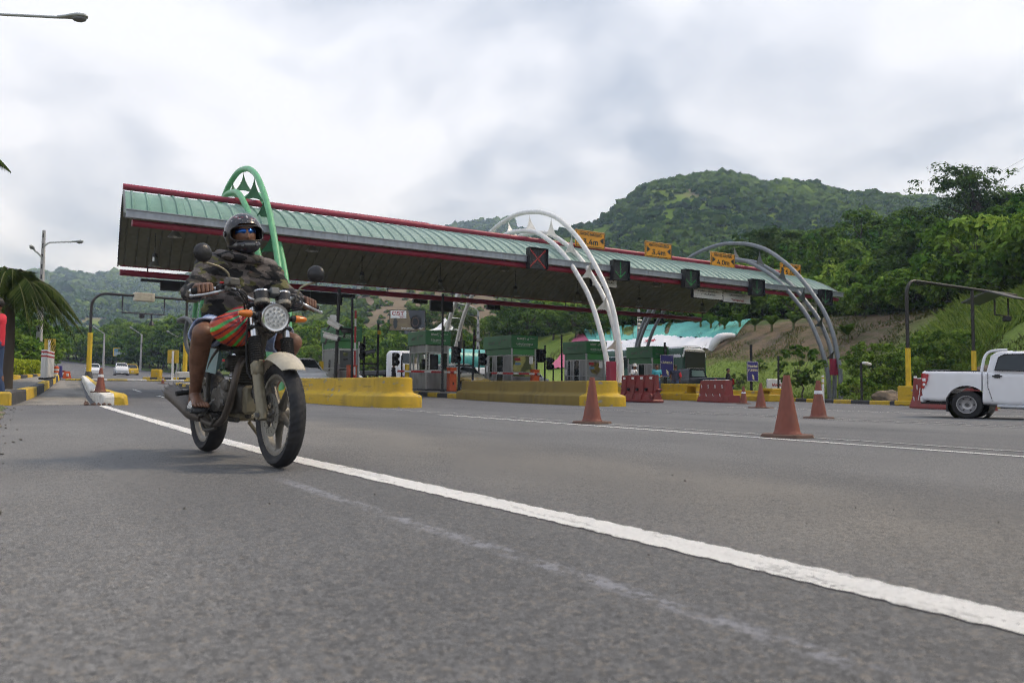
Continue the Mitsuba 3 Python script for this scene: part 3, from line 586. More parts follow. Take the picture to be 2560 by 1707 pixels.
for (a, b, c, d), lab in zip([(352, 690, 400, 705), (401, 690, 500, 729), (690, 722, 855, 758), (856, 728, 887, 745), (1032, 742, 1068, 759), (1075, 747, 1131, 779), (1217, 758, 1250, 775)], where):
    Y = 39.85; q0, q1 = atY(a, b, Y), atY(c, d, Y); z1 = 5.46; z0 = atY((a + c) / 2, d, Y)[2]
    k = thing('rear_board', lab, 'sign', 'black boards under the rear beam'); part(k, 'board', cbox(((q0[0] + q1[0]) / 2, Y, (z0 + z1) / 2), (q1[0] - q0[0], .16, z1 - z0), .02), 'm_black')
    part(k, 'frame', cat([box(((q0[0] + q1[0]) / 2, Y - .085, z0 + .03), (q1[0] - q0[0] - .02, .02, .04)), box(((q0[0] + q1[0]) / 2, Y - .085, (z0 + z1) / 2), (.05, .02, z1 - z0 - .1))]), 'm_darkgrey')
# ---------------------------------------------------------------- islands, yellow barriers, booths and what stands on the islands
def yellow_fn(p, n, uv):
    a = mikit.fbm(p.x * 1.2, p.y * 1.2, p.z * 1.2, 3); st = mikit.noise(p.x * 9, p.y * 9, p.z * .7); g = mikit.noise(p.x * 40, p.y * 40, p.z * 40)
    c = mikit.mix((.50, .325, .016), (.24, .165, .035), mikit.smoothstep(.42, .85, a * .7 + st * .3) * .6)
    scuff = mikit.smoothstep(.70, .80, mikit.fbm(p.y * .9 + p.x * .9, p.z * 13, p.x * .5, 3)); chip = mikit.smoothstep(.70, .76, mikit.fbm(p.x * 5, p.y * 5, p.z * 7, 3))
    c = mikit.mix(c, mi.Color3f(.06, .05, .035), scuff * .35); c = mikit.mix(c, mi.Color3f(.25, .24, .22), chip * .8)
    return c * (.92 + .16 * g)
mat('m_yellow', mikit.proc(yellow_fn), .6)
mat('m_yellowpost', wear((.62, .42, .02), (.3, .22, .05), .3, 2), .5)
mat('m_kerbblack', wear((.045, .046, .05), (.12, .11, .10), .35, 3), .7)
mat('m_kerbyellow', wear((.52, .35, .03), (.16, .14, .10), .5, 3), .65)
mat('m_kerbwhite', wear((.62, .61, .57), (.14, .13, .10), .5, 4), .65)
mat('m_booth', wear((.30, .31, .32), (.10, .095, .09), .75, 1.2, .08), .38, .45)
mat('m_boothframe', (.42, .43, .44), .32, .6)
mat('m_bandgreen', wear((.030, .170, .055), (.02, .09, .04), .35, 1.0, .05), .4)
mat('m_bandgreen2', wear((.06, .27, .075), (.03, .16, .05), .3, 1.0, .05), .4)
mat('m_print', (.55, .60, .55), .5)
mat('m_printdim', (.075, .13, .085), .5)
mat('m_orange', wear((.62, .105, .03), (.35, .08, .04), .25, 2), .42)
mat('m_red', (.42, .03, .035), .42)
mat('m_armwhite', (.66, .65, .63), .45)
mat('m_redplastic', wear((.205, .034, .031), (.13, .055, .045), .45, 2.2), .55)
mat('m_cone', wear((.205, .060, .038), (.10, .06, .048), .6, 5), .6)
mat('m_conebase', wear((.13, .075, .055), (.08, .06, .05), .5, 6), .8)
mat('m_reflect', (.62, .63, .66), .4)
mat('m_glassdark', (.02, .026, .028), .06, specular=.6)
scene['m_glass'] = {'type': 'thindielectric', 'int_ior': 1.5}
mat('m_posterfruit', None or mikit.proc(lambda p, n, uv: (lambda v: mikit.mix(mikit.mix((.36, .36, .10), (.50, .47, .17), mikit.noise(p.x * 3, p.z * 3)), (.10, .12, .04), mikit.smoothstep(.38, .55, v[0])) * (.8 + .3 * mikit.noise(p.x * 25, p.z * 25)))(mikit.voronoi(p.x * 1.7 + .3, p.z * 1.7 + .2))), .4)
mat('m_posterdark', mikit.proc(lambda p, n, uv: mikit.mix((.30, .31, .30), mikit.mix((.25, .20, .03), (.07, .04, .015), mikit.noise(p.x * 9, p.z * 9)), 1 - mikit.smoothstep(.36, .5, dr.sqrt(dr.square(p.x - 28.55) + dr.square(p.z - 1.75)) + .12 * mikit.noise(p.x * 6, p.z * 6)))), .4)
TICK = [(-.5, .28), (-.34, .30), (-.12, -.22), (.30, .62), (.52, .62), (-.10, -.60)]
def tick_mesh(sz, loc, R, depth=.006):
    v, f = prism([(x * sz, y * sz) for x, y in TICK], depth); return v @ np.asarray(R).T + np.asarray(loc), f

mat('m_yellowbrown', wear((.20, .145, .035), (.085, .068, .035), .6, .7, .05), .7)  # darker, browner yellow for the blocks behind the nose of one barrier
def barrier(pts, w, label, h=.78, brownish=False, hollow=False, step=3.0, end_round=True):
    """yellow concrete island barrier: near end first; stepped section, rounded nose, cast in blocks."""
    k = thing('island_barrier', label, 'concrete barrier', 'yellow barriers at the heads of the toll islands')
    p0, p1 = np.array(pts[0], float), np.array(pts[1], float); L = np.linalg.norm(p1 - p0); t = (p1 - p0) / L; nrm = np.array([t[1], -t[0]])   # nrm: to the right
    secs = [(0, 0.0), (.05, 0.0), (.27, .0), (.315, .03), (.35, .12), (.375, .20), (.40, .235), (.46, .25), (h - .04, .26), (h - .008, .275), (h, .31)]
    sc_ = h / .78
    def ring(inset, z, a, b, nose):
        hw = w / 2 - inset; o = []
        if nose:
            c = a + w / 2
            for th in np.linspace(PI / 2, -PI / 2, 13): o.append((c - hw * math.cos(th), -hw * math.sin(th)))
        else: o += [(a, -hw), (a, hw)]
        o += [(b, hw), (b, -hw)]
        q = np.array([p0 + t * s + nrm * u for s, u in o]); return np.c_[q, [gz(y) + z * sc_ for y in q[:, 1]]]
    a = 0.0; first = True
    while a < L - .3:
        b = min(L, a + (w / 2 + .45 if first else step))
        if first and hollow:     # box-shaped end: rim, floor and a dark opening towards the lane
            v = cat([cbox((0, 0, .17), (w, b, .34), .03), cbox((0, b / 2 - .05, .34 + (h - .34) / 2), (w - .46, .1, h - .34), .02), cbox((w / 2 - .27, 0, .34 + (h - .34) / 2), (.1, b - .24, h - .34), .02),
                     cbox((0, -b / 2 + .3, .34 + (h - .34) / 2), (w - .46, .09, h - .34), .02), cbox((-w / 2 + .27, 0, h - .06), (.1, b - .25, .12), .02), cbox((0, .05, h - .04), (w - .46, b - .36, .06), .02)])
            c = p0 + t * b / 2; R = rotz(math.atan2(-t[0], t[1])); v = mv(v, (c[0], c[1], gz(c[1])), R)
            part(k, 'end_box', v, 'm_yellow')
        else:
            m = loft([ring(i, z, a + (.012 if not first else 0), b, first and end_round) for z, i in secs]); part(k, 'nose' if first else 'block', m, 'm_yellowbrown' if brownish and not first else 'm_yellow', smooth=40)
        a = b; first = False
    return k
barrier([(8.40, 18.25), (8.45, 30.5)], 1.35, 'long yellow concrete barrier behind the motorcycle')
barrier([(15.35, 18.35), (16.6, 29.6)], 1.3, 'brownish yellow concrete barrier with a clean nose, in front of the fruit poster booth', brownish=True)
barrier([(22.5, 25.0), (22.9, 33.5)], 1.3, 'yellow concrete barrier at the foot of the white arch')
barrier([(26.9, 25.7), (27.9, 33.5)], 1.3, 'yellow barrier with an open box end, below the Livianos sign', hollow=True)
barrier([(30.1, 24.2), (32.6, 33.0)], 1.2, 'low yellow barrier with an open box end beside the right kerb', h=.62, hollow=True)
def kerb_run(holder, pts, w, h, blk=1.0, mats=('m_kerbyellow', 'm_kerbblack'), z0=None, start=0):
    p = np.asarray(pts, float); d = np.r_[0, np.cumsum(np.linalg.norm(np.diff(p, axis=0), axis=1))]; n = max(1, int(round(d[-1] / blk)))
    for i in range(n):
        s0, s1 = d[-1] * i / n, d[-1] * (i + 1) / n; a = np.array([np.interp(s0, d, p[:, 0]), np.interp(s0, d, p[:, 1])]); b = np.array([np.interp(s1, d, p[:, 0]), np.interp(s1, d, p[:, 1])])
        c = (a + b) / 2; L = np.linalg.norm(b - a); ang = math.atan2(b[1] - a[1], b[0] - a[0])
        part(holder, 'kerb_block', cbox((c[0], c[1], gz(c[1]) + h / 2 - .02), (L - .008, w, h + .04), .03, rotz(ang)), mats[(i + start) % 2])
def island(x0, x1, y0, y1, label):
    k = thing('toll_island', label, 'traffic island', 'raised islands carrying the booths')
    m = [[(x, y, gz(y) + .20) for x in (x0 + .2, x1 - .2)] for y in np.linspace(y0 + .2, y1 - .2, 12)]
    part(k, 'top', sheet(m), 'm_concrete'); kerb_run(k, [(x0 + .1, y0), (x0 + .1, y1)], .2, .21); kerb_run(k, [(x1 - .1, y0), (x1 - .1, y1)], .2, .21, start=1)
    kerb_run(k, [(x0 + .21, y0 + .1), (x1 - .21, y0 + .1)], .2, .21); return k
island(7.4, 9.5, 31.0, 46, 'raised island behind the long yellow barrier'); island(12.4, 14.6, 30.5, 46, 'raised island under the leftmost booth'); island(16.3, 19.4, 30.2, 46, 'raised island under the booth with the open glass sides')
island(22.3, 24.8, 34, 46, 'raised island under the booth with the yellow fruit poster'); island(27.4, 29.6, 34, 46, 'raised island under the booth with the dark round poster'); island(32.4, 34.6, 33.5, 46, 'raised island under the dark booth furthest right')

def booth(x0, w, l, zt, style, label):
    k = thing('toll_booth', label, 'toll booth', 'toll booths under the canopy'); y0 = 36.0; zb = gz(y0) + .20; y1 = y0 + l; x1 = x0 + w
    zs, zg, zw, zl = zt - .72, zt - 1.10, zt - 2.02, zb     # sign bottom, window top, window bottom
    fr = []
    for x in (x0 + .04, x1 - .04):
        for y in (y0 + .04, y1 - .04): fr.append(cbox((x, y, (zb + zs) / 2), (.085, .085, zs - zb), .01))
    part(k, 'frame', cat(fr + [cbox((x0 + w / 2, y, z), (w - .17, .06, .06), .01) for y in (y0 + .035, y1 - .035) for z in (zg, zw)] + [cbox((x, y0 + l / 2, z), (.06, l - .17, .06), .01) for x in (x0 + .035, x1 - .035) for z in (zg, zw)]), 'm_boothframe')
    part(k, 'roof', box((x0 + w / 2, y0 + l / 2, zt - .03), (w - .1, l - .1, .05)), 'm_booth'); part(k, 'base', cbox((x0 + w / 2, y0 + l / 2, zb + .04), (w + .12, l + .12, .08), .02), 'm_kerbblack')
    ins = .05
    def panel(side, u0, u1, z0, z1, m, n, t=.03, off=0.0):
        if side == 'f': part(k, n, box(((u0 + u1) / 2, y0 + ins - off, (z0 + z1) / 2), (u1 - u0, t, z1 - z0)), m)
        if side == 'b': part(k, n, box(((u0 + u1) / 2, y1 - ins, (z0 + z1) / 2), (u1 - u0, t, z1 - z0)), m)
        if side == 'l': part(k, n, box((x0 + ins - off, (u0 + u1) / 2, (z0 + z1) / 2), (t, u1 - u0, z1 - z0)), m)
        if side == 'r': part(k, n, box((x1 - ins, (u0 + u1) / 2, (z0 + z1) / 2), (t, u1 - u0, z1 - z0)), m)
    a, b, c, d = x0 + .09, x1 - .09, y0 + .09, y1 - .09; g2 = 'm_bandgreen2' if style != 2 else 'm_booth'
    panel('f', a, b, zg + .03, zs - .005, g2, 'upper_panel'); panel('l', c, d, zg + .03, zs - .005, 'm_bandgreen' if style != 2 else 'm_booth', 'upper_panel')
    panel('b', a, b, zg + .03, zs - .005, 'm_booth', 'upper_panel'); panel('r', c, d, zg + .03, zs - .005, 'm_booth', 'upper_panel')
    for s_, u, v in (('b', a, b), ('r', c, d)): panel(s_, u, v, zb + .08, zw - .03, 'm_booth', 'lower_panel'); panel(s_, u, v, zw + .03, zg - .03, 'm_glass' if style == 2 else 'm_glassdark', 'window', .008)
    if style == 1:      # door with glazed top half on the front, steel side with a small dark slot
        panel('f', a + .04, b - .26, zb + .10, zw - .15, 'm_booth', 'door'); panel('f', a + .08, b - .30, zw - .1, zg - .08, 'm_sheetgrey', 'door_window', .02)
        f = [box(((a + b) / 2 - .11, y0 + .03, z), (b - a - .24, .05, .05)) for z in (zw - .13, zg - .05)] + [box((x, y0 + .03, (zb + zg) / 2), (.05, .05, zg - zb - .2)) for x in (a + .03, b - .24)]
        part(k, 'door_frame', cat(f), 'm_boothframe'); panel('f', b - .2, b, zb + .08, zg - .03, 'm_booth', 'side_panel'); panel('f', a + .25, b - .5, zw + .38, zw + .46, 'm_black', 'notice_strip', .01, .02)
        panel('l', c, d, zb + .08, zg - .03, 'm_booth', 'side_panel'); panel('l', c + .9, c + 1.12, zw - .12, zw + .42, 'm_black', 'slot', .01, .03); panel('f', a + .25, b - .5, zw + .6, zw + .75, 'm_posterfruit', 'notice', .01, .02)
    elif style == 2:    # glazed: open front door, sliding side windows
        panel('f', a, b, zb + .08, zw - .03, 'm_booth', 'lower_panel'); panel('l', c, d, zb + .08, zw - .03, 'm_booth', 'lower_panel'); panel('l', c, c + .9, zw + .03, zg - .03, 'm_glass', 'window', .008); panel('l', c + 1.0, d, zw + .03, zg - .03, 'm_glass', 'window', .008)
        part(k, 'window_frame', cat([cbox((x0 + .04, y, (zw + zg) / 2), (.07, .06, zg - zw - .06), .01) for y in (c + .95, c + 1.45)]), 'm_boothframe'); panel('f', a + .12, a + .78, zw - .0, zg - .1, 'm_black', 'doorway', .01, -.3)
        part(k, 'door_frame', cat([box((x, y0 + .025, (zw + zg) / 2 - .05), (.05, .05, zg - zw)) for x in (a + .1, a + .8)] + [box((a + .45, y0 + .025, z), (.64, .05, .05)) for z in (zw + .0, zg - .06)]), 'm_whitesteel'); panel('f', a + .86, b, zw + .03, zg - .03, 'm_glassdark', 'window', .008)
        part(k, 'till', cat([cbox((x0 + .35, y0 + 1.25, zw + .16), (.12, .3, .5), .03), cyl((x0 + .42, y0 + 1.0, zw - .2), (x0 + .42, y0 + 1.0, zw + .6), .15, .18, 10)]), 'm_black')
    else:               # poster front, steel side with door, slot window and dark doorway
        panel('f', a, b, zw - .24, zg - .03, 'm_posterfruit' if style == 3 else 'm_posterdark' if style == 4 else 'm_booth', 'poster', .02, .01); panel('f', a, b, zb + .08, zw - .26, 'm_booth', 'lower_panel')
        part(k, 'lower_rail', cbox(((a + b) / 2, y0 + .03, zw - .25), (b - a, .05, .05), .01), 'm_boothframe')
        if style < 5: panel('f', a + .1, a + .48, zg - .3, zg - .14, 'm_inkred', 'poster_label', .01, .03); panel('f', a + .15, a + .5, zg - .52, zg - .4, 'm_posterblue', 'poster_label', .01, .03); panel('f', b - .36, b - .1, zg - .45, zg - .05, 'm_signwhite', 'notice', .01, .03)
        for u0, u1, m, n in ((c, c + .28 * l, 'm_booth', 'side_panel'), (c + .29 * l, c + .52 * l, 'm_glassdark', 'doorway'), (c + .53 * l, c + .68 * l, 'm_booth', 'side_panel'), (c + .82 * l, d, 'm_booth', 'side_panel')): panel('l', u0, u1, zb + .08, zg - .03, m, n)
        panel('l', c + .69 * l, c + .81 * l, zw - .2, zg - .05, 'm_glass' if style == 3 else 'm_glassdark', 'slot_window', .008); panel('l', c + .69 * l, c + .81 * l, zb + .08, zw - .24, 'm_booth', 'side_panel'); panel('l', c + .85 * l, c + .92 * l, zw, zw + .4, 'm_signwhite', 'notice', .01, .03)
        part(k, 'side_frame', cat([cbox((x0 + .035, y, (zb + zg) / 2), (.06, .05, zg - zb), .01) for y in (c + .285 * l, c + .525 * l, c + .685 * l, c + .815 * l)]), 'm_boothframe')
    s = .07
    part(k, 'sign_box', cbox((x0 + w / 2, y0 + l / 2, (zs + zt) / 2), (w + 2 * s, l + 2 * s, zt - zs), .015), 'm_bandgreen')
    xc, yc, zc, wd = x0 + w / 2, y0 - s, (zs + zt) / 2, w; m = 'm_print' if style < 5 else 'm_printdim'
    part(k, 'lettering', cat([text('MANABÍ', .10, (xc - wd * .17, yc, zc + .17), FACE_FRONT, .006, True, wd * .30), box((xc + wd * .02, yc, zc + .17), (.012, .008, .17)), tick_mesh(.15, (xc + wd * .13, yc, zc + .15), FACE_FRONT), text('Manabí', .05, (xc + wd * .32, yc, zc + .20), FACE_FRONT, .006, False, wd * .22),
         text('ESTACIÓN DE PEAJE', .085, (xc, yc, zc - .12), FACE_FRONT, .006, True, wd * .66), box((xc, yc, zc - .23), (wd * .5, .006, .012))]), m, kind='stuff')
    ym = y0 + l / 2
    part(k, 'side_lettering', cat([text('MANABÍ', .15, (x0 - s, ym + l * .20, zc - .02), FACE_LEFT, .006, True, l * .24), box((x0 - s, ym + l * .02, zc), (.008, .014, .3)), tick_mesh(.30, (x0 - s, ym - l * .10, zc), FACE_LEFT), text('Manabí', .08, (x0 - s, ym - l * .28, zc + .10), FACE_LEFT, .006, False, l * .16)]), 'm_printdim', kind='stuff')
    return k
mat('m_posterblue', (.12, .25, .42), .5)
booth(12.9, 1.15, 2.15, 3.43, 1, 'leftmost toll booth with a closed steel door and a raised barrier arm'); booth(17.6, 1.3, 2.0, 3.42, 2, 'toll booth with clear glass sides and an open front hatch'); booth(22.75, 1.6, 2.9, 3.42, 3, 'toll booth with a poster of yellow green fruit on its front')
booth(27.85, 1.4, 2.15, 3.30, 4, 'toll booth with a dark round poster, partly behind the white arch'); booth(32.95, 1.22, 2.3, 3.18, 5, 'dark green toll booth furthest right, behind the Livianos sign')

def boom(x, y, up, reach, label, h=1.12, armz=.95):
    k = thing('barrier_gate', label, 'barrier gate', 'orange barrier gates at the booths'); z = gz(y) + .2
    part(k, 'cabinet', cbox((x, y, z + h / 2), (.40, .34, h), .02), 'm_orange'); part(k, 'lid', cbox((x, y, z + h + .03), (.43, .37, .07), .02), 'm_orange'); part(k, 'slot', box((x, y - .172, z + h * .35), (.06, .01, .14)), 'm_black')
    n = 9; L = reach / n
    for i in range(n):
        if up: part(k, 'arm_section', cbox((x + .05, y - .24, z + .35 + L * (i + .5)), (.085, .05, L - .002), .006), 'm_red' if i % 3 != 1 else 'm_armwhite')
        else: part(k, 'arm_section', cbox((x + .15 - L * (i + .5), y - .22, z + armz - .02 * i * L * 0), (L - .002, .05, .09), .006), 'm_red' if i % 3 != 1 else 'm_armwhite')
    part(k, 'hub', cyl((x + .05, y - .30, z + (.4 if up else armz)), (x + .05, y - .17, z + (.4 if up else armz)), .08, n=12), 'm_steel'); return k
boom(13.35, 35.2, True, 3.4, 'orange barrier gate with its arm raised, at the leftmost booth'); boom(18.5, 34.9, False, 3.2, 'orange barrier gate with its arm down beside the glass booth'); boom(23.6, 35.0, False, 3.0, 'orange barrier gate with its arm down before the fruit poster booth')
boom(9.0, 31.6, False, 2.6, 'large orange barrier gate just right of the front wheel', 1.5, 1.22)
def post(px, y0, y1, Y, r, label, m='m_black', n='post', foot=True):
    k = thing(n, label, 'post', 'thin black posts on the islands'); a, b = atY(px[0], y0, Y), atY(px[1], y1, Y); z0 = gz(Y) + .18; a = np.array([a[0], Y, z0])
    part(k, 'shaft', cyl(a, (b[0], Y, b[2]), r, r * .92, 8), m, smooth=40)
    if foot: part(k, 'foot', cyl(a, a + [0, 0, .16], r * 2.4, r * 1.2, 8), m, smooth=40)
    return k, b
camw = lambda p, s, R: cat([mv(cbox((0, 0, 0), (.20, .46, .17), .04), p, R, s), mv(box((0, -.01, .095), (.23, .56, .02)), p, R, s)])
def camera(p, yaw, pitch, label, s=1.0, m='m_whitesteel'):
    k = thing('traffic_camera', label, 'camera', 'cameras on the posts'); R = rotz(yaw) @ rotx(pitch)
    part(k, 'housing', camw(np.asarray(p), s, R), m); part(k, 'lens', mv(cyl((0, -.30 * s, 0), (0, -.2 * s, 0), .06 * s, n=10), p, R), 'm_black'); part(k, 'arm', mv(cyl((0, .1, -.08), (0, .12, -.28), .03, n=6), p, R, s), 'm_darkgrey'); return k
_, b = post((838, 848), 938, 722, 33, .085, 'thick leaning black post carrying white cameras before the leftmost booth')
post((880, 881), 925, 742, 34, .06, 'tall black post behind the raised barrier arm'); post((909, 911), 938, 840, 36.5, .055, 'black post with a signal head right of the leftmost booth'); post((944, 946), 938, 808, 36.5, .06, 'black post with a small yellow box, between the two left booths')
post((1004, 1005), 940, 888, 38, .05, 'short black post left of the glass booth'); post((1106, 1107), 970, 735, 34.2, .06, 'tall black post standing in front of the glass booth'); post((1147, 1148), 975, 853, 33, .065, 'black post with a signal head right of the glass booth')
post((1159, 1160), 918, 851, 38, .05, 'thin black post behind the signal right of the glass booth'); post((1181, 1186), 946, 823, 36.4, .06, 'black post beside the yellow taxi'); post((1197, 1198), 930, 875, 38, .05, 'short black post left of the fruit poster booth')
post((1342, 1342), 947, 862, 36.3, .05, 'black post at the right edge of the fruit poster booth'); post((1362, 1362.5), 947, 863, 36.3, .055, 'black post with signal heads between the middle booths'); post((1405, 1404), 947, 837, 36.3, .055, 'tall black post left of the dark poster booth')
post((1662, 1662), 950, 856, 35.5, .07, 'black post rising behind the Livianos sign'); post((1383, 1383), 947, 922, 37, .045, 'knee high black post near the white car')
def sighead(px, py, Y, label, s=1.0, n=2, side=-1):
    k = thing('signal_head', label, 'traffic light', 'black signal heads by the booths'); p = atY(px, py, Y)
    part(k, 'case', cbox(p, (.30 * s, .2 * s, .34 * s * n), .03), 'm_black')
    for i in range(n):
        z = p[2] + .34 * s * (n / 2 - .5 - i); part(k, 'visor', mv(rev([(.12 * s, 0), (.135 * s, .0), (.135 * s, .2 * s), (.12 * s, .2 * s)], 10, 'y'), (p[0], p[1] - .3 * s, z)), 'm_black'); part(k, 'lens', mv(rev([(0, 0), (.11 * s, .01)], 10, 'y'), (p[0], p[1] - .115 * s, z)), 'm_darkgrey')
sighead(900, 878, 36.3, 'black two lamp signal head right of the leftmost booth', 1.2); sighead(1138, 887, 33, 'black two lamp signal head left of the yellow taxi', 1.15); sighead(1206, 898, 38, 'small black signal head at the left edge of the fruit poster booth', 1.0)
sighead(1352, 889, 36.2, 'black signal head right of the fruit poster booth', 1.1, 2); sighead(1373, 909, 36.1, 'lower black signal head facing away, right of the fruit poster booth', 1.0, 2); sighead(988, 898, 38, 'black signal head left of the glass booth', 1.0)
camera(atY(835, 811, 32.8), .9, .5, 'white camera housing, upper of two on the thick leaning post', 1.35); camera(atY(827, 842, 32.8), 1.0, .25, 'white camera housing, lower of two on the thick leaning post', 1.4); camera(atY(925, 880, 36), -1.9, .2, 'grey camera pointing right between the two left booths', 1.1, 'm_sheetgrey')
camera(atY(866, 827, 33.8), .3, .1, 'black camera in front of the leftmost booth sign', 1.2, 'm_black'); camera(atY(1196, 850, 37), -1.2, .1, 'small white camera beside the concrete pole behind the taxi', .9)
tag(add(name('meter_box'), cbox(atY(833, 796, 32.9), (.24, .2, .3), .02), 'm_whitesteel'), 'small white box high on the thick leaning post', 'box')
tag(add(name('meter_box'), cbox(atY(948, 831, 36.3), (.14, .14, .2), .01), 'm_kerbyellow'), 'small yellow box on the black post between the left booths', 'box')
tag(add(name('meter_box'), cbox(atY(1187, 843, 36.2), (.13, .14, .2), .01), 'm_conebase'), 'small brown box on the post beside the taxi', 'box')
for px0, px1, py, Y, lab in ((888, 945, 909, 36.6, 'black rail between two posts right of the leftmost booth'), (1140, 1184, 914, 35, 'black rail in front of the yellow taxi')):
    a, b = atY(px0, py, Y), atY(px1, py, Y); tag(add(name('guard_rail'), cbox((a + b) / 2, (b[0] - a[0], .08, .09), .01), 'm_black'), lab, 'rail')
# yellow bollard posts beside the booths
for px, y0, y1, Y, lab in ((803, 903, 940, 35, 'yellow bollard left of the leftmost booth'), (1018, 910, 940, 35, 'yellow bollard left of the glass booth')):
    a, b = atY(px, y0, Y), atY(px, y1, Y); tag(add(name('bollard'), cyl((a[0], Y, gz(Y) + .15), (a[0], Y, a[2]), .11, n=12), 'm_yellowpost', smooth=40), lab, 'bollard')
# blue lane signs
mat('m_signblue', (.055, .05, .20), .45); mat('m_signcream', (.66, .60, .42), .5)
MAP = [(-.30, .42), (-.05, .50), (.02, .30), (.22, .36), (.42, -.05), (.34, -.20), (.46, -.48), (.10, -.38), (-.18, -.10), (-.14, .12)]
def lane_sign(a, b, c, d, Y, lines, label, top, foot):
    q0, q1 = atY(a, b, Y), atY(c, d, Y); p = (q0 + q1) / 2; w = q1[0] - q0[0]; h = abs(atY((a + c) / 2, b, Y)[2] - atY((a + c) / 2, d, Y)[2]) * .96
    k = thing('lane_sign', label, 'sign', 'blue lane signs'); part(k, 'board', cbox(p, (w, .05, h), .02), 'm_signblue'); part(k, 'border', cat([box(p + [0, -.027, s_ * (h / 2 - .02)], (w - .02, .008, .018)) for s_ in (1, -1)] + [box(p + [s_ * (w / 2 - .02), -.027, 0], (.018, .008, h - .06)) for s_ in (1, -1)]), 'm_armwhite')
    for i, s_ in enumerate(lines): part(k, 'lettering', text(s_, h * .125, p + [0, -.026, h * (.17 - .19 * (i - .5) * (len(lines) > 1))], FACE_FRONT, .007, True, w * (.80 if len(s_) < 9 else .84)), 'm_signcream', kind='stuff')
    part(k, 'map_mark', mv(prism([(x * h * .24, z * h * .30) for x, z in MAP], .008, 'y'), p + [0, -.034, -h * .30]), 'm_signcream')
    part(k, 'post', cyl((p[0], Y + .08, gz(Y)), (p[0], Y + .08, top), .07, n=10), 'm_black', smooth=40); return k
lane_sign(1650, 886, 1683, 943, 33.0, ['Livianos'], 'blue lane sign reading Livianos', 3.0, 0); lane_sign(1867, 902, 1895, 954, 29, ['Pesados', 'y Livianos'], 'blue lane sign reading Pesados y Livianos', 3.0, 0)
k = thing('board_sign', 'white board reading Manabí standing on the lawn', 'sign'); q0, q1 = atY(1917, 947, 29.5), atY(1966, 987, 29.5); p = (q0 + q1) / 2; w, h = q1[0] - q0[0], abs(q0[2] - atY(1917, 987, 29.5)[2])
part(k, 'board', cbox(p, (w, .12, h), .03), 'm_signwhite'); part(k, 'lettering', text('Manabí', h * .17, p + [.0, -.06, h * .14], FACE_FRONT, .008, True, w * .56), 'm_inkred', kind='stuff'); part(k, 'small_lettering', text('EP', h * .08, p + [w * .22, -.06, -h * .04], FACE_FRONT, .008), 'm_ink', kind='stuff')
part(k, 'foot', cbox((p[0], p[1], p[2] - h / 2 - .15), (w * .7, .2, .3), .02), 'm_concrete')
post((1946, 1946), 1000, 890, 26.6, .055, 'black post in front of the white Manabí board', foot=True); 

# ---------------------------------------------------------------- red plastic barriers, cones
def water_barrier(c, L, h, ang, style, label):
    k = thing('plastic_barrier', label, 'plastic barrier', 'red plastic barriers'); z = gz(c[1]); R = rotz(ang); put = lambda m: mv(m, (c[0], c[1], z), R)
    if style == 1:     # three recessed bays between ribs, holes, end lugs
        for i in range(4):
            x = -L / 2 + L * (i + .5) / 4; s_ = .5
            sec = lambda g_: [(-.26 - g_, 0), (.26 + g_, 0), (.26 + g_, .10), (.20 + g_, .28), (.145 + g_, .36), (.10 + g_, h), (-.10 - g_, h), (-.145 - g_, .36), (-.20 - g_, .28), (-.26 - g_, .10)]
            part(k, 'rib', put(prism(sec(.0), L / 4 * .42, 'x', (x - L / 8 * .42, 0, .03))), 'm_redplastic'); part(k, 'label_plate', put(box((x, -.115, h - .09), (.17, .02, .09))), 'm_armwhite')
        part(k, 'core', put(prism(sec(-.055), L - .06, 'x', (-L / 2 + .03, 0, .03))), 'm_redplastic'); part(k, 'base', put(cbox((0, 0, .06), (L + .06, .54, .12), .04)), 'm_redplastic')
        for i in range(3): part(k, 'hole', put(cyl((-L / 2 + L * (i + 1) / 4, -.17, .52), (-L / 2 + L * (i + 1) / 4, -.08, .52), .06, n=12)), 'm_black')
        part(k, 'lug', put(cat([cbox((L / 2 + .05, 0, .52), (.18, .22, .07), .02), cyl((L / 2 - .08, -.33, .26), (L / 2 - .08, -.24, .26), .10, n=14)])), 'm_redplastic')
    else:
        sec = [(-.30, 0), (.30, 0), (.30, .05), (.19, .33), (.13, h), (-.13, h), (-.19, .33), (-.30, .05)]
        part(k, 'body', put(prism(sec, L * .86, 'x', (-L * .5, 0, .01))), 'm_redplastic'); part(k, 'foot', put(prism([(-.30, 0), (.30, 0), (.22, .30), (-.22, .30)], L * .16, 'x', (L * .37, 0, .01))), 'm_redplastic'); part(k, 'top_rim', put(cbox((-L * .07, 0, h + .015), (L * .78, .2, .04), .015)), 'm_armwhite')
        for i in range(4): part(k, 'reflector', put(box((-L * .42 + L * .23 * i, -.178, h * .72), (.02, .03, .15), rotx(.08))), 'm_armwhite'); part(k, 'reflector', put(box((-L * .45 + L * .23 * i, -.235, .30), (.02, .03, .14), rotx(.3))), 'm_armwhite')
water_barrier((21.45, 24.2), 2.7, 1.06, -1.74, 1, 'dirty red plastic barrier with three round holes, at the white arch foot'); water_barrier((25.2, 23.5), 2.9, .92, -1.95, 2, 'red plastic barrier with short white reflector strokes, left of the small cones'); water_barrier((23.7, 12.9), 2.8, .92, -1.95, 2, 'red plastic barrier half hidden behind the pickup')
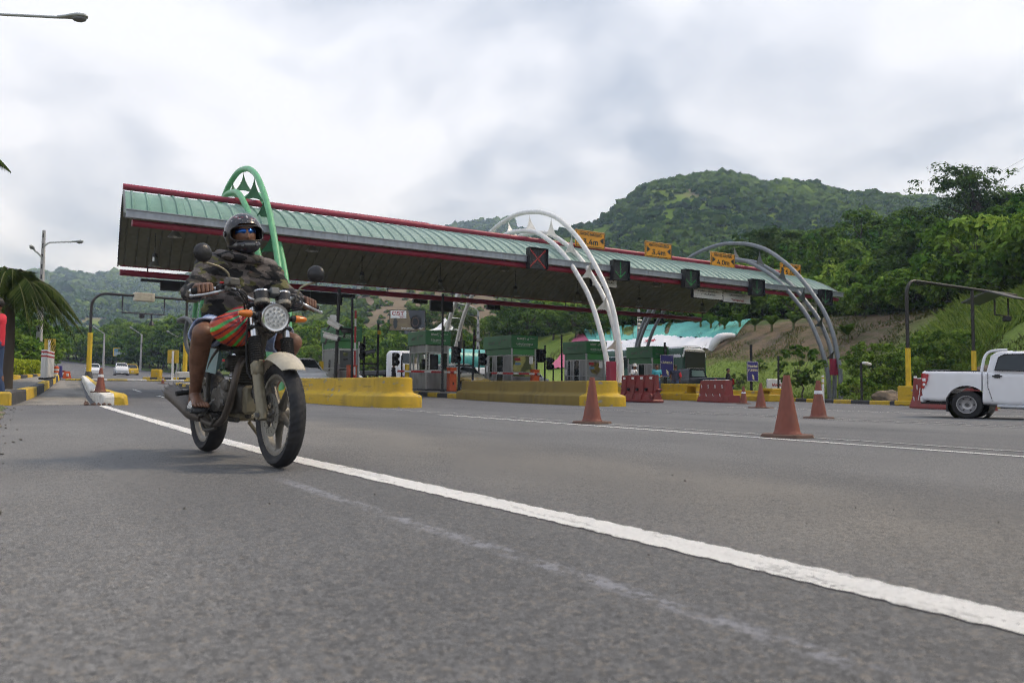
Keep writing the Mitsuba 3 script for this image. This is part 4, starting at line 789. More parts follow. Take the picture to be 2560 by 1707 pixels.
def cone(x, y, h, band, label, z=None, sq=.56, r0=None):
    k = thing('traffic_cone', label, 'traffic cone', 'orange traffic cones'); z = gz(y) if z is None else z; r = .137 * h / .7 if r0 is None else r0; g = np.random.default_rng(int(x * 100) % 97)
    prof = [(r * 1.12, .035), (r * 1.08, .05), (r, .065)] + [(r * (1 - .74 * t), .065 + (h - .075) * t) for t in np.linspace(.04, 1, 14)] + [(r * .22, h), (r * .14, h - .01), (0, h - .03)]
    m = rev(prof, 24); m[0][:, :2] *= (1 + .03 * np.sin(m[0][:, 2:3] * 9 + x)); part(k, 'body', mv(m, (x, y, z)), 'm_cone', smooth=40)
    part(k, 'base', mv(hull([(s * math.cos(a + PI / 8), s * math.sin(a + PI / 8), zz) for a in np.arange(8) * PI / 4 for s, zz in ((sq * .54, 0), (sq * .52, .03))]), (x, y, z + .003), rotz(.3 + x)), 'm_conebase')
    if band: t0, t1 = band; part(k, 'band', mv(rev([(r * (1 - .74 * t) + .004, .065 + (h - .075) * t) for t in (t0, t1)], 24), (x, y, z)), 'm_reflect', smooth=True)
cone(7.38, 5.85, .695, None, 'large faded orange cone in the right foreground'); cone(7.43, 9.46, .70, None, 'faded orange cone in front of the nose of the brownish yellow barrier'); cone(12.88, 9.49, .72, (.62, .72), 'orange cone with one white band behind the large foreground cone'); cone(18.66, 15.72, .74, None, 'plain faded cone in front of the low yellow barrier', sq=.7); cone(23.6, 20.7, .68, (.55, .65), 'small cone with a white band beside the red barrier', sq=.5)
a = atD(407, 952, 46); cone(a[0], a[1], .42, (.5, .62), 'tiny far cone left of the rider, before the small yellow island', gz(a[1]))
# ---------------------------------------------------------------- the right kerb, delineators, right gantry
k = thing('striped_kerb', 'yellow and black striped kerb along the lawn on the right', 'kerb'); kerb_run(k, [(39.2, 46), (39.2, 36), (36.4, 30), (32.8, 26.2), (30.6, 22.4), (28.6, 17.4), (27.0, 12)], .22, .16, 1.25)
def delineator(px, y0, y1, D, label, band='m_red'):
    a, b = atD(px, y1, D), atD(px, y0, D); k = thing('delineator_post', label, 'marker post'); h = b[2] - a[2]
    part(k, 'post', cyl(a, (a[0], a[1], b[2]), .05, n=12), 'm_armwhite', smooth=40); part(k, 'foot', cyl(a, a + [0, 0, .04], .14, .1, 12), 'm_black')
    for t in (.70, .88): part(k, 'band', cyl((a[0], a[1], a[2] + h * t), (a[0], a[1], a[2] + h * (t + .05)), .053, n=12), band, smooth=40)
delineator(2290, 940, 1020, 26, 'white marker post with red bands behind the pickup tail'); delineator(2058, 938, 1010, 33, 'white marker post with yellow bands before the grey arch foot', 'm_kerbyellow')
mat('m_blackpipe', wear((.022, .020, .018), (.06, .045, .03), .4, 3), .5)
gantry = thing('clearance_gantry', 'black and yellow pipe gantry on the right slope side', 'gantry')
ga, gb = np.array([28.25, 16.9, 0]), np.array([32.9, 16.9, 0]); zt = 4.72
part(gantry, 'pipe', tube(np.vstack([[ga + [0, 0, 2.15]], [ga + [0, 0, zt - .55]], [ga + [.55 - .55 * math.cos(t), 0, zt - .55 + .55 * math.sin(t)] for t in np.linspace(.2, PI / 2, 7)], [gb + [0, 0, zt]], [gb + [3.6, 0, zt]]]), .065, 10), 'm_blackpipe', smooth=50)
part(gantry, 'pipe', cyl(gb + [0, 0, 2.2], gb + [0, 0, zt], .065, n=10), 'm_blackpipe', smooth=50)
part(gantry, 'yellow_sleeve', cyl(ga, ga + [0, 0, 2.15], .095, n=12), 'm_yellowpost', smooth=50); part(gantry, 'yellow_sleeve', cyl(gb, gb + [0, 0, 2.2], .095, n=12), 'm_yellowpost', smooth=50)
tag(add(name('concrete_footing'), cat([cbox(ga + [.15, -.1, .38], (.9, .75, .72), .04), cbox(ga + [.15, -.1, .1], (1.1, .9, .2), .04)]), 'm_yellow'), 'yellow painted footing block at the right gantry', 'concrete block')
k = thing('hanging_panel', 'dark roofed panel hanging from the end of the right gantry', 'sign panel'); c = gb + np.array([1.5, -.3, zt - .25])
part(k, 'roof_sheet', mv(box((0, 0, 0), (1.5, 1.15, .05), rotx(.35)), c + [0, -.4, .02]), 'm_darkgrey'); part(k, 'roof_sheet', mv(box((0, 0, 0), (1.5, 1.15, .05), rotx(-.35)), c + [0, .62, .02]), 'm_sheetgrey')
part(k, 'bracket', tube([c + [-.35, 0, -.1], c + [-.35, 0, -.75], c + [.75, 0, -.75], c + [.75, 0, .0]], .035, 6), 'm_blackpipe'); part(k, 'camera_box', cbox(c + [.3, -.15, -.9], (.5, .3, .2), .03, rotz(.5)), 'm_black')
k = thing('garden_lamp', 'short black post with a small white flood lamp on the lawn', 'lamp'); a = np.array([30.9, 20.6, 0.0])
part(k, 'post', cyl(a, a + [0, 0, 1.75], .05, n=8), 'm_black'); part(k, 'foot', cyl(a, a + [0, 0, .12], .14, .07, 8), 'm_black'); part(k, 'lamp_head', cbox(a + [.25, -.1, 1.72], (.5, .18, .12), .03, roty(.12)), 'm_whitesteel')
# ---------------------------------------------------------------- the motorcycle: built in its own frame (forward, left, up), the front tyre's contact at the origin
import manifold3d as m3
BA = math.radians(5); BR = np.array([[math.sin(BA), math.cos(BA), 0], [-math.cos(BA), math.sin(BA), 0], [0, 0, 1]]); BO = np.array([1.44, 5.05, gz(5.05) + .004])
mat('m_tyre', mikit.proc(lambda p, n, uv: mikit.mix((.016, .017, .021), (.05, .047, .042), mikit.smoothstep(.35, .75, mikit.fbm(p.x * 14, p.y * 14, p.z * 14, 3)) * .4)), .75)
mat('m_rim', wear((.225, .21, .18), (.12, .10, .07), .55, 9), .45, .25)
mat('m_spoke', wear((.105, .10, .09), (.08, .065, .045), .5, 9), .45, .3)
mat('m_forkleg', wear((.215, .192, .135), (.10, .078, .04), .55, 9), .42, .3)
mat('m_engine', wear((.125, .12, .11), (.055, .045, .033), .6, 12), .45, .45)
mat('m_enginedark', wear((.05, .048, .045), (.10, .085, .065), .45, 12), .6, .2)
mat('m_exhaust', wear((.095, .082, .072), (.06, .04, .03), .55, 10), .5, .5)
mat('m_chrome', (.62, .63, .64), .16, .95)
mat('m_blackplastic', (.018, .018, .020), .38)
mat('m_rubber', (.02, .02, .021), .8)
mat('m_cream', wear((.46, .415, .32), (.22, .16, .09), .45, 7), .32)
mat('m_lens', (.72, .73, .72), .12, specular=.8)
mat('m_amber', (.62, .17, .012), .15, specular=.7, clearcoat=.6)
mat('m_tankpaint', (.05, .16, .17), .25, clearcoat=.8)
mat('m_seat', (.016, .016, .017), .6)
mat('m_disc', (.36, .36, .35), .3, .85)
mat('m_button', (.5, .03, .03), .4)
def P(a, w, z): return (a, -w, z)                   # w: metres to the rider's right
def Q(pts): return [P(*p) for p in pts]
bike = thing('motorcycle', 'worn black motorcycle with a round headlight and a cream front mudguard', 'motorcycle')
def BK(n, m, mt, smooth=40, holder=None): return part(holder or bike, n, mv(m, BO, BR), mt, smooth=smooth)
def wheel(n, ax, R, W, disc):
    h = f'{bike}__{n}'; c = np.array(P(ax, 0, R)); rr = R - .082
    t = []
    N = 132
    prof = [(rr + .004, -W * .30), (rr + .03, -W * .46), (R - .028, -W * .50), (R - .010, -W * .38), (R - .001, -W * .18), (R, 0), (R - .001, W * .18), (R - .010, W * .38), (R - .028, W * .50), (rr + .03, W * .46), (rr + .004, W * .30)]
    v, f = rev(prof, N, 'y'); ang = np.arange(N); k = np.arange(len(prof))
    dep = np.zeros((len(prof), N))
    for i in k:
        s_ = prof[i][1] / W; g = np.sin((ang / N * 2 * PI) * 44 + 5.5 * abs(s_) * 2.2); dep[i] = np.where((g > .35) & (abs(s_) > .1) & (abs(s_) < .49) , .006 + .004 * (abs(s_) > .3), 0)
        if 0.0 < abs(s_) < .05: dep[i] = .0
    rad = np.sqrt(v[:, 0] ** 2 + v[:, 2] ** 2); sc = (rad - dep.ravel()) / rad; v[:, 0] *= sc; v[:, 2] *= sc
    BK('tyre', mv((v, f), c), 'm_tyre', 30, h)
    b = W * .34
    rim = rev([(rr + .006, -b), (rr - .012, -b * .98), (rr - .020, -b * .6), (rr - .034, -b * .45), (rr - .034, b * .45), (rr - .020, b * .6), (rr - .012, b * .98), (rr + .006, b), (rr + .0, b * .4), (rr, -b * .4)], 64, 'y', closed=True)
    BK('rim', mv(rim, c), 'm_rim', 40, h)
    BK('hub', mv(cat([rev([(0, -.06), (.045, -.06), (.062, -.035), (.062, .035), (.045, .06), (0, .06)], 24, 'y'), rev([(0, -.085), (.02, -.085), (.02, .085), (0, .085)], 12, 'y')]), c), 'm_spoke', 40, h)
    for i in range(5):
        a = math.radians(-93 + 72 * i); r0, r1 = .045, rr - .022; u = np.array([math.cos(a), 0, math.sin(a)]); q = np.array([-math.sin(a), 0, math.cos(a)]); y = np.array([0, 1.0, 0])
        rings = []
        for r, wq, wy in ((r0, .034, .030), (r0 + (r1 - r0) * .45, .019, .021), (r1 - .02, .016, .017), (r1, .030, .022)):
            rings.append([u * r + q * wq * cx + y * wy * cy for cx, cy in ((1, .35), (.35, 1), (-.35, 1), (-1, .35), (-1, -.35), (-.35, -1), (.35, -1), (1, -.35))])
        BK('spoke', mv(loft(np.array(rings)), c), 'm_spoke', 40, h)
    if disc:
        d = rev([(.075, -.002), (.138, -.002), (.138, .002), (.075, .002)], 48, 'y', closed=True); BK('brake_disc', mv(d, c + P(0, .062, 0)), 'm_disc', 30, h)
        BK('disc_carrier', mv(cat([cyl((.045 * math.cos(a), 0, .045 * math.sin(a)), (.09 * math.cos(a), 0, .09 * math.sin(a)), .008, n=6) for a in np.arange(6) * PI / 3 + .2]), c + P(0, .06, 0)), 'm_enginedark', 40, h)
        for i in range(15):
            a = i * 2 * PI / 15; BK('disc_slot', mv(box((0, 0, 0), (.034, .0052, .005), roty(-a - .6)), c + P(0, .0622, 0) + np.array([.108 * math.cos(a), 0, .108 * math.sin(a)])), 'm_black', False, h)
    else:
        BK('drum', mv(rev([(0, -.05), (.085, -.05), (.09, -.03), (.09, .05), (0, .05)], 28, 'y'), c), 'm_engine', 40, h)
wheel('front_wheel', 0, .335, .098, True); wheel('rear_wheel', -1.52, .330, .125, False)
AX = .335
# fork: cream brown lower legs, rubber boots, chrome upper tubes, yokes
for s in (1, -1):
    w = .108 * s
    BK('fork_leg', cat([tube(Q([(-.005, w, AX - .03), (-.03, w, AX + .05), (-.085, w, .50), (-.145, w, .66)]), [.030, .036, .034, .036], 14), cyl(P(-.02, w - .02 * s, AX), P(-.02, w + .035 * s, AX), .030, n=12), cbox(P(-.125, w, .63), (.075, .075, .10), .015, roty(-.34))]), 'm_forkleg')
    BK('axle_nut', cyl(P(-.0, w + .03 * s, AX), P(-.0, w + .058 * s, AX), .016, n=6), 'm_chrome')
    b0, b1 = np.array(P(-.145, w, .665)), np.array(P(-.198, w, .835)); n = 11
    BK('fork_boot', tube([b0 + (b1 - b0) * t for t in np.linspace(0, 1, 2 * n + 1)], [.036 if i % 2 == 0 else .045 for i in range(2 * n + 1)], 16), 'm_rubber', 25)
    BK('fork_tube', cyl(b1, P(-.262, w, 1.055), .024, n=14), 'm_chrome')
for z, a in ((.895, -.222), (1.045, -.262)): BK('yoke', cbox(P(a, 0, z), (.075, .29, .035), .014, roty(-.3)), 'm_blackplastic')
BK('steering_stem', cyl(P(-.245, 0, .86), P(-.285, 0, 1.06), .032, n=12), 'm_blackplastic')
BK('caliper', cat([cbox(P(-.135, .085, .455), (.07, .075, .13), .02, roty(-.5)), cbox(P(-.115, .118, .47), (.05, .02, .09), .008, roty(-.5))]), 'm_enginedark')
BK('brake_hose', tube(spline(Q([(-.13, .10, .53), (-.20, .15, .62), (-.23, .15, .80), (-.26, .13, 1.0), (-.30, .20, 1.16)]), 20), .007, 6), 'm_rubber')
# front mudguard: a curved blade over the wheel, flared towards its tip
rows = []
for t in np.linspace(0, 1, 26):
    th = math.radians(47 + 108 * t); r = .392 + .010 * math.sin(PI * t); hw = .052 + .028 * math.sin(PI * min(1, t * 1.35 + .12)) * (1 - .15 * t); row = []
    for u in np.linspace(-1, 1, 15):
        drop = .052 * abs(u) ** 2.6 * (.55 + .45 * math.sin(PI * min(1, .15 + t)))
        th2 = th + .10 * abs(u) ** 2 * max(0, 1 - 3.2 * t)
        row.append(P((r - drop) * math.cos(th2), u * hw * 1.22, AX + (r - drop) * math.sin(th2)))
    rows.append(row)
a_ = sheet(rows); b_ = sheet(np.array(rows) * 1.0 - np.array([0, 0, .004])); BK('mudguard', cat([a_, (b_[0], b_[1][:, ::-1])]), 'm_cream', True)
for s in (1, -1): BK('mudguard_stay', tube(Q([(-.09, .098 * s, .685), (-.115, .105 * s, .60), (-.11, .108 * s, .52)]), .014, 8), 'm_forkleg')
# headlight
HL = np.array(P(-.135, 0, .966)); tilt = roty(.06)
BK('headlight_shell', mv(rev([(.0, -.135), (.04, -.132), (.072, -.105), (.088, -.05), (.090, 0), (.082, .004)], 36, 'x'), HL, tilt), 'm_chrome', 50)
BK('headlight_ring', mv(rev([(.086, -.012), (.0935, -.004), (.0935, .010), (.088, .018), (.076, .016), (.073, .006)], 40, 'x'), HL, tilt), 'm_chrome', 40)
lens = f'{bike}__headlight_lens'
BK('headlight_lens', mv(rev([(.0, .016), (.04, .014), (.075, .008), (.075, .002)], 36, 'x'), HL, tilt), 'm_lens', 40)
for i, (y, z) in enumerate([(0, 0)] + [(.030 * math.cos(a), .030 * math.sin(a)) for a in np.arange(6) * PI / 3] + [(.056 * math.cos(a), .056 * math.sin(a)) for a in np.arange(12) * PI / 6 + .26]):
    BK('led_cell', mv(cat([rev([(.003, -.004), (.010, .004), (.0105, .009), (.009, .009)], 10, 'x'), ball((.004, 0, 0), .005, 1)]), HL + tilt @ np.array([.014, y, z])), 'm_chrome', 30, lens)
for s in (1, -1): BK('headlight_bracket', cat([cbox(P(-.20, .100 * s, .965), (.12, .012, .07), .004), cyl(P(-.17, .085 * s, .966), P(-.17, .115 * s, .966), .012, n=8)]), 'm_blackplastic')
# indicators
for s in (1, -1):
    c = np.array(P(-.165, .178 * s, .985 if s > 0 else .968)); h = f'{bike}__indicator'; h = name(h)
    BK('stalk', cyl(P(-.19, .105 * s, .955), c - np.array(P(0, .04 * s, 0)), .013, n=8), 'm_blackplastic', 40, h); BK('socket', cyl(c - np.array(P(0, .055 * s, 0)), c - np.array(P(0, .030 * s, 0)), .020, .024, 12), 'm_blackplastic', 40, h)
    o = rev([(.0, .052), (.012, .050), (.019, .036), (.0235, .0), (.0245, -.03), (.0, -.03)], 18); v = o[0]; o = (np.c_[v[:, 0], -v[:, 2] * s, v[:, 1]] * np.array([1.25, 1, 1]), o[1] if s > 0 else o[1][:, ::-1]); BK('amber_lens', mv(o, c), 'm_amber', 50, h)
# instruments
for s in (1, -1):
    h = name(f'{bike}__gauge'); c = np.array(P(-.195, .072 * s - .004, 1.09)); Rg = roty(-.35)
    BK('cup', mv(rev([(0, -.045), (.040, -.045), (.047, -.02), (.050, .03), (.050, .044)], 28), c, Rg), 'm_blackplastic', 40, h); BK('chrome_band', mv(rev([(.042, -.040), (.0505, -.036), (.0515, -.014), (.049, -.012)], 28), c, Rg), 'm_rim', 40, h)
    BK('rim_ring', mv(rev([(.050, .040), (.0535, .042), (.0525, .052), (.046, .053)], 28), c, Rg), 'm_chrome', 40, h); BK('glass', mv(rev([(0, .049), (.047, .047)], 24), c, Rg), 'm_glassdark', 40, h)
BK('warning_light_box', cbox(P(-.20, -.012, 1.137), (.075, .062, .055), .008, roty(-.35)), 'm_sheetgrey'); BK('instrument_bracket', cbox(P(-.23, 0, 1.055), (.06, .2, .03), .01), 'm_blackplastic')
# handlebar, grips, levers, switches, mirrors
bar = spline(Q([(-.47, .435, 1.138), (-.42, .30, 1.160), (-.36, .22, 1.168), (-.30, .13, 1.105), (-.285, .06, 1.075), (-.285, -.06, 1.072), (-.30, -.13, 1.095), (-.36, -.22, 1.135), (-.42, -.30, 1.120), (-.47, -.435, 1.085)]), 44)
BK('handlebar', tube(bar, .0125, 10), 'm_chrome', 60)
for s, dz in ((1, 0), (-1, -.048)):
    g0, g1 = np.array(P(-.428, .312 * s, 1.157 + dz * .8)), np.array(P(-.474, .442 * s, 1.137 + dz))
    BK('grip', tube([g0 + (g1 - g0) * t for t in np.linspace(0, 1, 15)], [.0205 if i % 2 else .0185 for i in range(15)], 14), 'm_rubber', 30); BK('bar_end', ball(g1, .016, 1), 'm_chrome', True)
    BK('lever', tube(spline(Q([(-.375, .255 * s, 1.150 + dz * .7), (-.355, .32 * s, 1.128 + dz), (-.395, .40 * s, 1.108 + dz), (-.44, .455 * s, 1.100 + dz)]), 14), [.010] * 6 + [.0085] * 7 + [.014], 8), 'm_chrome', 60)
    BK('switch_block', cbox(P(-.395, .272 * s, 1.165 + dz * .7), (.055, .06, .052), .012, rotz(.3 * s)), 'm_blackplastic')
    BK('lever_perch', cbox(P(-.372, .238 * s, 1.160 + dz * .6), (.06, .045, .045), .01), 'm_engine')
BK('fluid_reservoir', cbox(P(-.35, .215, 1.205), (.07, .085, .055), .01, rotz(.25)), 'm_engine'); BK('kill_switch', cbox(P(-.39, .27, 1.20), (.022, .026, .014), .004), 'm_button')
for s, mc, base, r in ((1, (-.31, .42, 1.374), (-.345, .235, 1.20), .0), (-1, (-.385, -.385, 1.319), (-.37, -.245, 1.145), .0)):
    h = name(f'{bike}__mirror'); c = np.array(P(*mc)); e = c + np.array(P(-.01, -.0 * s, -.062))
    BK('stem', tube(spline([np.array(P(*base)), np.array(P(base[0] + .01, base[1] + .01 * s, base[2] + .05)), np.array(P((base[0] + mc[0]) / 2, base[1] + .10 * s, (base[2] + mc[2]) / 2 + .015)), e], 14), .0075, 8), 'm_forkleg', 60, h)
    rz_ = .25 if s > 0 else -.75
    hd = rev([(0, .032), (.03, .030), (.052, .020), (.0625, .004), (.0625, -.006), (.0, -.008)], 30, 'x'); BK('head', mv(hd, c, rotz(rz_)), 'm_blackplastic', 40, h); BK('glass', mv(rev([(0, -.0085), (.058, -.0085)], 24, 'x'), c, rotz(rz_)), 'm_chrome', 30, h)
for i, (w0, w1, z1) in enumerate([(.20, .05, .98), (.21, .02, .94), (-.20, -.05, .97), (.24, .08, .90), (-.23, -.02, .92)]):
    BK('cable', tube(spline(Q([(-.36, w0, 1.15), (-.24 + .02 * i, w0 * .8, 1.12 - .02 * i), (-.25, (w0 + w1) / 2, 1.02), (-.33, w1, z1), (-.45, w1 * .6, z1 - .12)]), 18), .0065, 6), 'm_rubber', 60)
# frame, tank, seat, engine, exhaust
BK('frame', cat([tube(spline(Q([(-.27, 0, .98), (-.38, 0, .70), (-.50, 0, .45), (-.60, .0, .30)]), 14), .022, 8), tube(spline(Q([(-.27, 0, 1.0), (-.6, 0, .86), (-1.0, 0, .80)]), 10), .025, 8)] + [tube(spline(Q([(-.9, .1 * s, .80), (-1.1, .13 * s, .62), (-1.12, .12 * s, .36), (-.9, .1 * s, .29), (-.6, .07 * s, .28)]), 18), .018, 8) for s in (1, -1)] + [tube(Q([(-.9, .12 * s, .80), (-1.65, .12 * s, .86)]), .016, 8) for s in (1, -1)]), 'm_enginedark')
tk = []
for a, w, z0, z1 in ((-.34, .06, .90, .985), (-.42, .125, .84, 1.02), (-.58, .155, .82, 1.03), (-.74, .13, .82, .98), (-.86, .08, .83, .90)):
    tk.append([P(a, w * math.copysign(abs(math.cos(t)) ** .7, math.cos(t)), (z0 + z1) / 2 + (z1 - z0) / 2 * math.copysign(abs(math.sin(t)) ** .7, math.sin(t))) for t in np.linspace(0, 2 * PI, 25)[:-1]])
BK('tank', loft(np.array(tk)), 'm_blackplastic', 60)
st = []
for a, w, z in ((-.78, .09, .88), (-.92, .13, .875), (-1.15, .145, .885), (-1.40, .14, .92), (-1.55, .10, .93)): st.append([P(a, w * math.copysign(abs(math.cos(t)) ** .5, math.cos(t)), z - .05 + .055 * math.copysign(abs(math.sin(t)) ** .6, math.sin(t))) for t in np.linspace(0, 2 * PI, 21)[:-1]])
BK('seat', loft(np.array(st)), 'm_seat', 60)
for s in (1, -1): BK('side_panel', hull(Q([(-.92, .11 * s, .82), (-1.18, .14 * s, .80), (-1.12, .15 * s, .62), (-.94, .13 * s, .60), (-.92, .09 * s, .7), (-1.1, .1 * s, .7)])), 'm_tankpaint')
BK('tail_unit', cbox(P(-1.62, 0, .86), (.16, .18, .12), .03), 'm_blackplastic'); BK('rear_mudguard', hull(Q([(-1.5, .07, .80), (-1.5, -.07, .80), (-1.85, .06, .62), (-1.85, -.06, .62), (-1.6, .07, .82), (-1.6, -.07, .82), (-1.88, .06, .66), (-1.88, -.06, .66)])), 'm_blackplastic')
BK('rack', cat([tube(spline(Q([(-1.18, .20 * s, .86), (-1.25, .235 * s, 1.0), (-1.42, .24 * s, 1.035), (-1.70, .20 * s, 1.03), (-1.78, .0, 1.03)]), 20), .016, 8) for s in (1, -1)] + [tube(spline(Q([(-1.30, .235, 1.02), (-1.33, .245, .90), (-1.28, .235, .78), (-1.20, .16, .70)]), 14), .016, 8), cyl(P(-1.45, .23, 1.03), P(-1.45, -.23, 1.03), .011, n=8), cyl(P(-1.62, .21, 1.03), P(-1.62, -.21, 1.03), .011, n=8)]), 'm_sheetgrey', 60)
ec = P(-.78, 0, .42)
BK('crankcase', cat([cbox(ec, (.36, .20, .24), .05), cyl(P(-.70, .10, .44), P(-.70, .165, .44), .112, .10, 28), cyl(P(-.70, .165, .44), P(-.70, .180, .44), .085, .07, 24), cyl(P(-.88, .10, .42), P(-.88, .15, .42), .09, .08, 24)]), 'm_engine', 40)
BK('clutch_cover', cat([cbox(P(-.62, .155, .52), (.10, .04, .08), .015), cyl(P(-.655, .17, .40), P(-.655, .188, .40), .045, .04, 18), cbox(P(-.80, .165, .38), (.12, .03, .09), .015)]), 'm_engine', 40)
for i in range(8): a = i * PI / 4 + .2; BK('bolt', cyl(P(-.70 + .097 * math.cos(a), .165, .44 + .097 * math.sin(a)), P(-.70 + .097 * math.cos(a), .174, .44 + .097 * math.sin(a)), .007, n=6), 'm_chrome')
for i in range(11):
    z = .545 + .018 * i; BK('cooling_fin', cbox(P(-.70 + .012 * i * .4, 0, z), (.17 - .001 * i, .17, .007), .003), 'm_enginedark', False)
BK('cylinder', cat([cbox(P(-.69, 0, .63), (.12, .12, .22), .02), cbox(P(-.68, 0, .765), (.15, .16, .07), .03)]), 'm_enginedark', 40)
BK('sump', cat([cbox(P(-.76, 0, .30), (.28, .15, .06), .02), cbox(P(-.52, .0, .42), (.06, .13, .2), .02)]), 'm_forkleg', 40)
BK('carburettor', cbox(P(-.86, .03, .68), (.12, .1, .12), .03), 'm_enginedark', 40)
BK('exhaust_pipe', tube(spline(Q([(-.60, .05, .70), (-.50, .10, .66), (-.475, .14, .54), (-.54, .155, .38), (-.66, .165, .27), (-.82, .175, .245), (-1.0, .20, .28)]), 30), [.024] * 30, 12), 'm_exhaust', 60)
mp = Q([(-.98, .205, .28), (-1.10, .22, .31), (-1.30, .235, .375), (-1.55, .25, .445), (-1.66, .255, .475)])
BK('muffler', tube(spline(mp, 16), np.interp(np.linspace(0, 1, 16), [0, .12, .25, .9, .97, 1], [.026, .045, .064, .066, .062, .05]), 18), 'm_exhaust', 40)
d = np.subtract(mp[-1], mp[-2]); d /= np.linalg.norm(d); BK('muffler_tip', cat([cyl(np.array(mp[-1]) - d * .01, np.array(mp[-1]) + d * .03, .022, n=12)]), 'm_black')
for t in np.linspace(0, 1, 12): BK('muffler_rib', tube([np.array(mp[-2]) + d * (.02 + .09 * 0) + 0 * d, np.array(mp[-1]) - d * .01] + 0 * np.ones((2, 3)) + (np.cross(d, P(0, 1, 0)) * math.sin(t * 2 * PI) + np.array(P(0, 1, 0)) * math.cos(t * 2 * PI)) * .066, .004, 5), 'm_exhaust', False)
BK('swingarm', cat([tube(Q([(-1.08, .09 * s, .40), (-1.52, .085 * s, .33)]), .022, 8) for s in (1, -1)]), 'm_enginedark'); BK('chain_guard', cbox(P(-1.32, -.09, .43), (.4, .02, .07), .01, roty(.12)), 'm_blackplastic')
for s in (1, -1): BK('shock_absorber', tube([np.array(P(-1.42, .13 * s, .38)) + (np.array(P(-1.30, .13 * s, .76)) - np.array(P(-1.42, .13 * s, .38))) * t for t in np.linspace(0, 1, 25)], [.022 if i % 2 else .031 for i in range(25)], 12), 'm_chrome', 30)
for s in (1, -1):
    BK('foot_peg', cyl(P(-.93, .12 * s, .335), P(-.93, .30 * s, .335), .017, n=10), 'm_rubber'); BK('rear_foot_peg', cyl(P(-1.22, .14 * s, .48), P(-1.20, .33 * s, .455), .019, n=10), 'm_rubber')
BK('brake_pedal', tube(spline(Q([(-.95, .15, .28), (-.80, .19, .24), (-.70, .20, .29)]), 10), .010, 8), 'm_engine', 60); BK('guard_loop', tube(spline(Q([(-1.02, .15, .42), (-1.0, .20, .27), (-.90, .20, .20), (-.76, .17, .22)]), 16), .013, 8), 'm_enginedark', 60)
BK('side_stand', cat([tube(Q([(-.86, -.10, .25), (-.93, -.19, .16), (-.97, -.24, .105)]), .014, 8), cbox(P(-.98, -.25, .095), (.07, .04, .02), .006)]), 'm_forkleg')
BK('kick_starter', tube(spline(Q([(-.84, .16, .42), (-.86, .20, .36), (-.99, .22, .30)]), 8), .012, 8), 'm_engine', 60)
# ---------------------------------------------------------------- the striped bag on the tank
def bag_fn(p, n, uv):
    x = ((p.x - BO[0]) * BR[0, 1] + (p.y - BO[1]) * BR[1, 1]); a = ((p.x - BO[0]) * BR[0, 0] + (p.y - BO[1]) * BR[1, 0]); z = p.z
    dx, dz = -x - .02, 1.06 - z                       # the stripes run out from the knot
    th = dr.atan2(dz, dx) + .10 * mikit.noise(p.x * 9, p.y * 9, p.z * 9); r = dr.sqrt(dx * dx + dz * dz)
    k = th * 3.5 + .2; s = k - dr.floor(k); idx = dr.floor(k)
    red = mikit.mix((.36, .022, .030), (.55, .065, .02), mikit.smoothstep(.16, .30, r + .08 * (mikit.noise(p.x * 12, p.y * 12, p.z * 12) - .5)))
    grn = mikit.mix((.045, .26, .14), (.08, .48, .05), mikit.smoothstep(.20, .32, r))
    dark = mi.Color3f(.12, .015, .03)
    c = dr.select(s < .26, grn, red); c = dr.select((s > .55) & (s < .68), dark, c)
    lines = mikit.noise(r * 140, th * 2)
    return c * (.80 + .4 * lines)
mat('m_bag', mikit.proc(bag_fn), .28, specular=.6)
v, f = TM(trimesh.creation.icosphere(subdivisions=5)); q = v.copy()
th_ = np.arctan2(q[:, 2], q[:, 1]); fold = .05 * np.sin(th_ * 9 + 2 * q[:, 0]) * np.clip(q[:, 2] + .5, 0, 1) + .10 * (meshkit.fbm(q * 2.2, 4, 3) - .5)
q = q * (1 + fold)[:, None] * np.array([.125, .165, .150]); up_ = np.clip(q[:, 2] / .15, 0, 1)
q[:, 1] = q[:, 1] * (1 - .62 * up_ ** 1.5) + .085 * up_ ** 1.3; q[:, 0] *= 1 - .55 * up_ ** 1.5
q[:, 2] = np.where(q[:, 2] < 0, q[:, 2] * .95, q[:, 2] * 1.02)
bagk = tag(add(name('striped_bag'), mv((q, f), BO + BR @ np.array(P(-.46, .155, .925)), BR), 'm_bag', smooth=True), 'red, green and orange striped bag hanging in front of the rider', 'bag')
# ---------------------------------------------------------------- people
def bones(segs, fine=.012, it=8, lam=.5):
    """one continuous surface from tapered bones: [((p0, r0), (p1, r1)), ...]; a radius may be (x, y, z) radii."""
    sph, ms = {}, []
    bx = trimesh.creation.icosphere(subdivisions=2)
    for (p0, r0), (p1, r1) in segs:
        pts = np.vstack([bx.vertices * np.asarray(r, float) + np.asarray(p, float) for p, r in ((p0, r0), (p1, r1))])
        ms.append(m3.Manifold.hull_points(pts))
    M = m3.Manifold.batch_boolean(ms, m3.OpType.Add).refine_to_length(fine * 1.6)
    t = trimesh.Trimesh(*[np.asarray(a) for a in (M.to_mesh().vert_properties[:, :3], M.to_mesh().tri_verts)], process=True)
    trimesh.smoothing.filter_taubin(t, lamb=lam, nu=lam + .03, iterations=it)
    return TM(t)
def chain(*pr): return [(pr[i], pr[i + 1]) for i in range(len(pr) - 1)]
def skin_fn(base, dark):
    def fn(p, n, uv):
        a = mikit.fbm(p.x * 16, p.y * 16, p.z * 16, 3); b = mikit.noise(p.x * 160, p.y * 160, p.z * 160)
        return mikit.mix(base, dark, mikit.smoothstep(.35, .75, a)) * (.92 + .16 * b)
    return mikit.proc(fn)
mat('m_skin', skin_fn((.190, .094, .058), (.125, .060, .037)), .5)
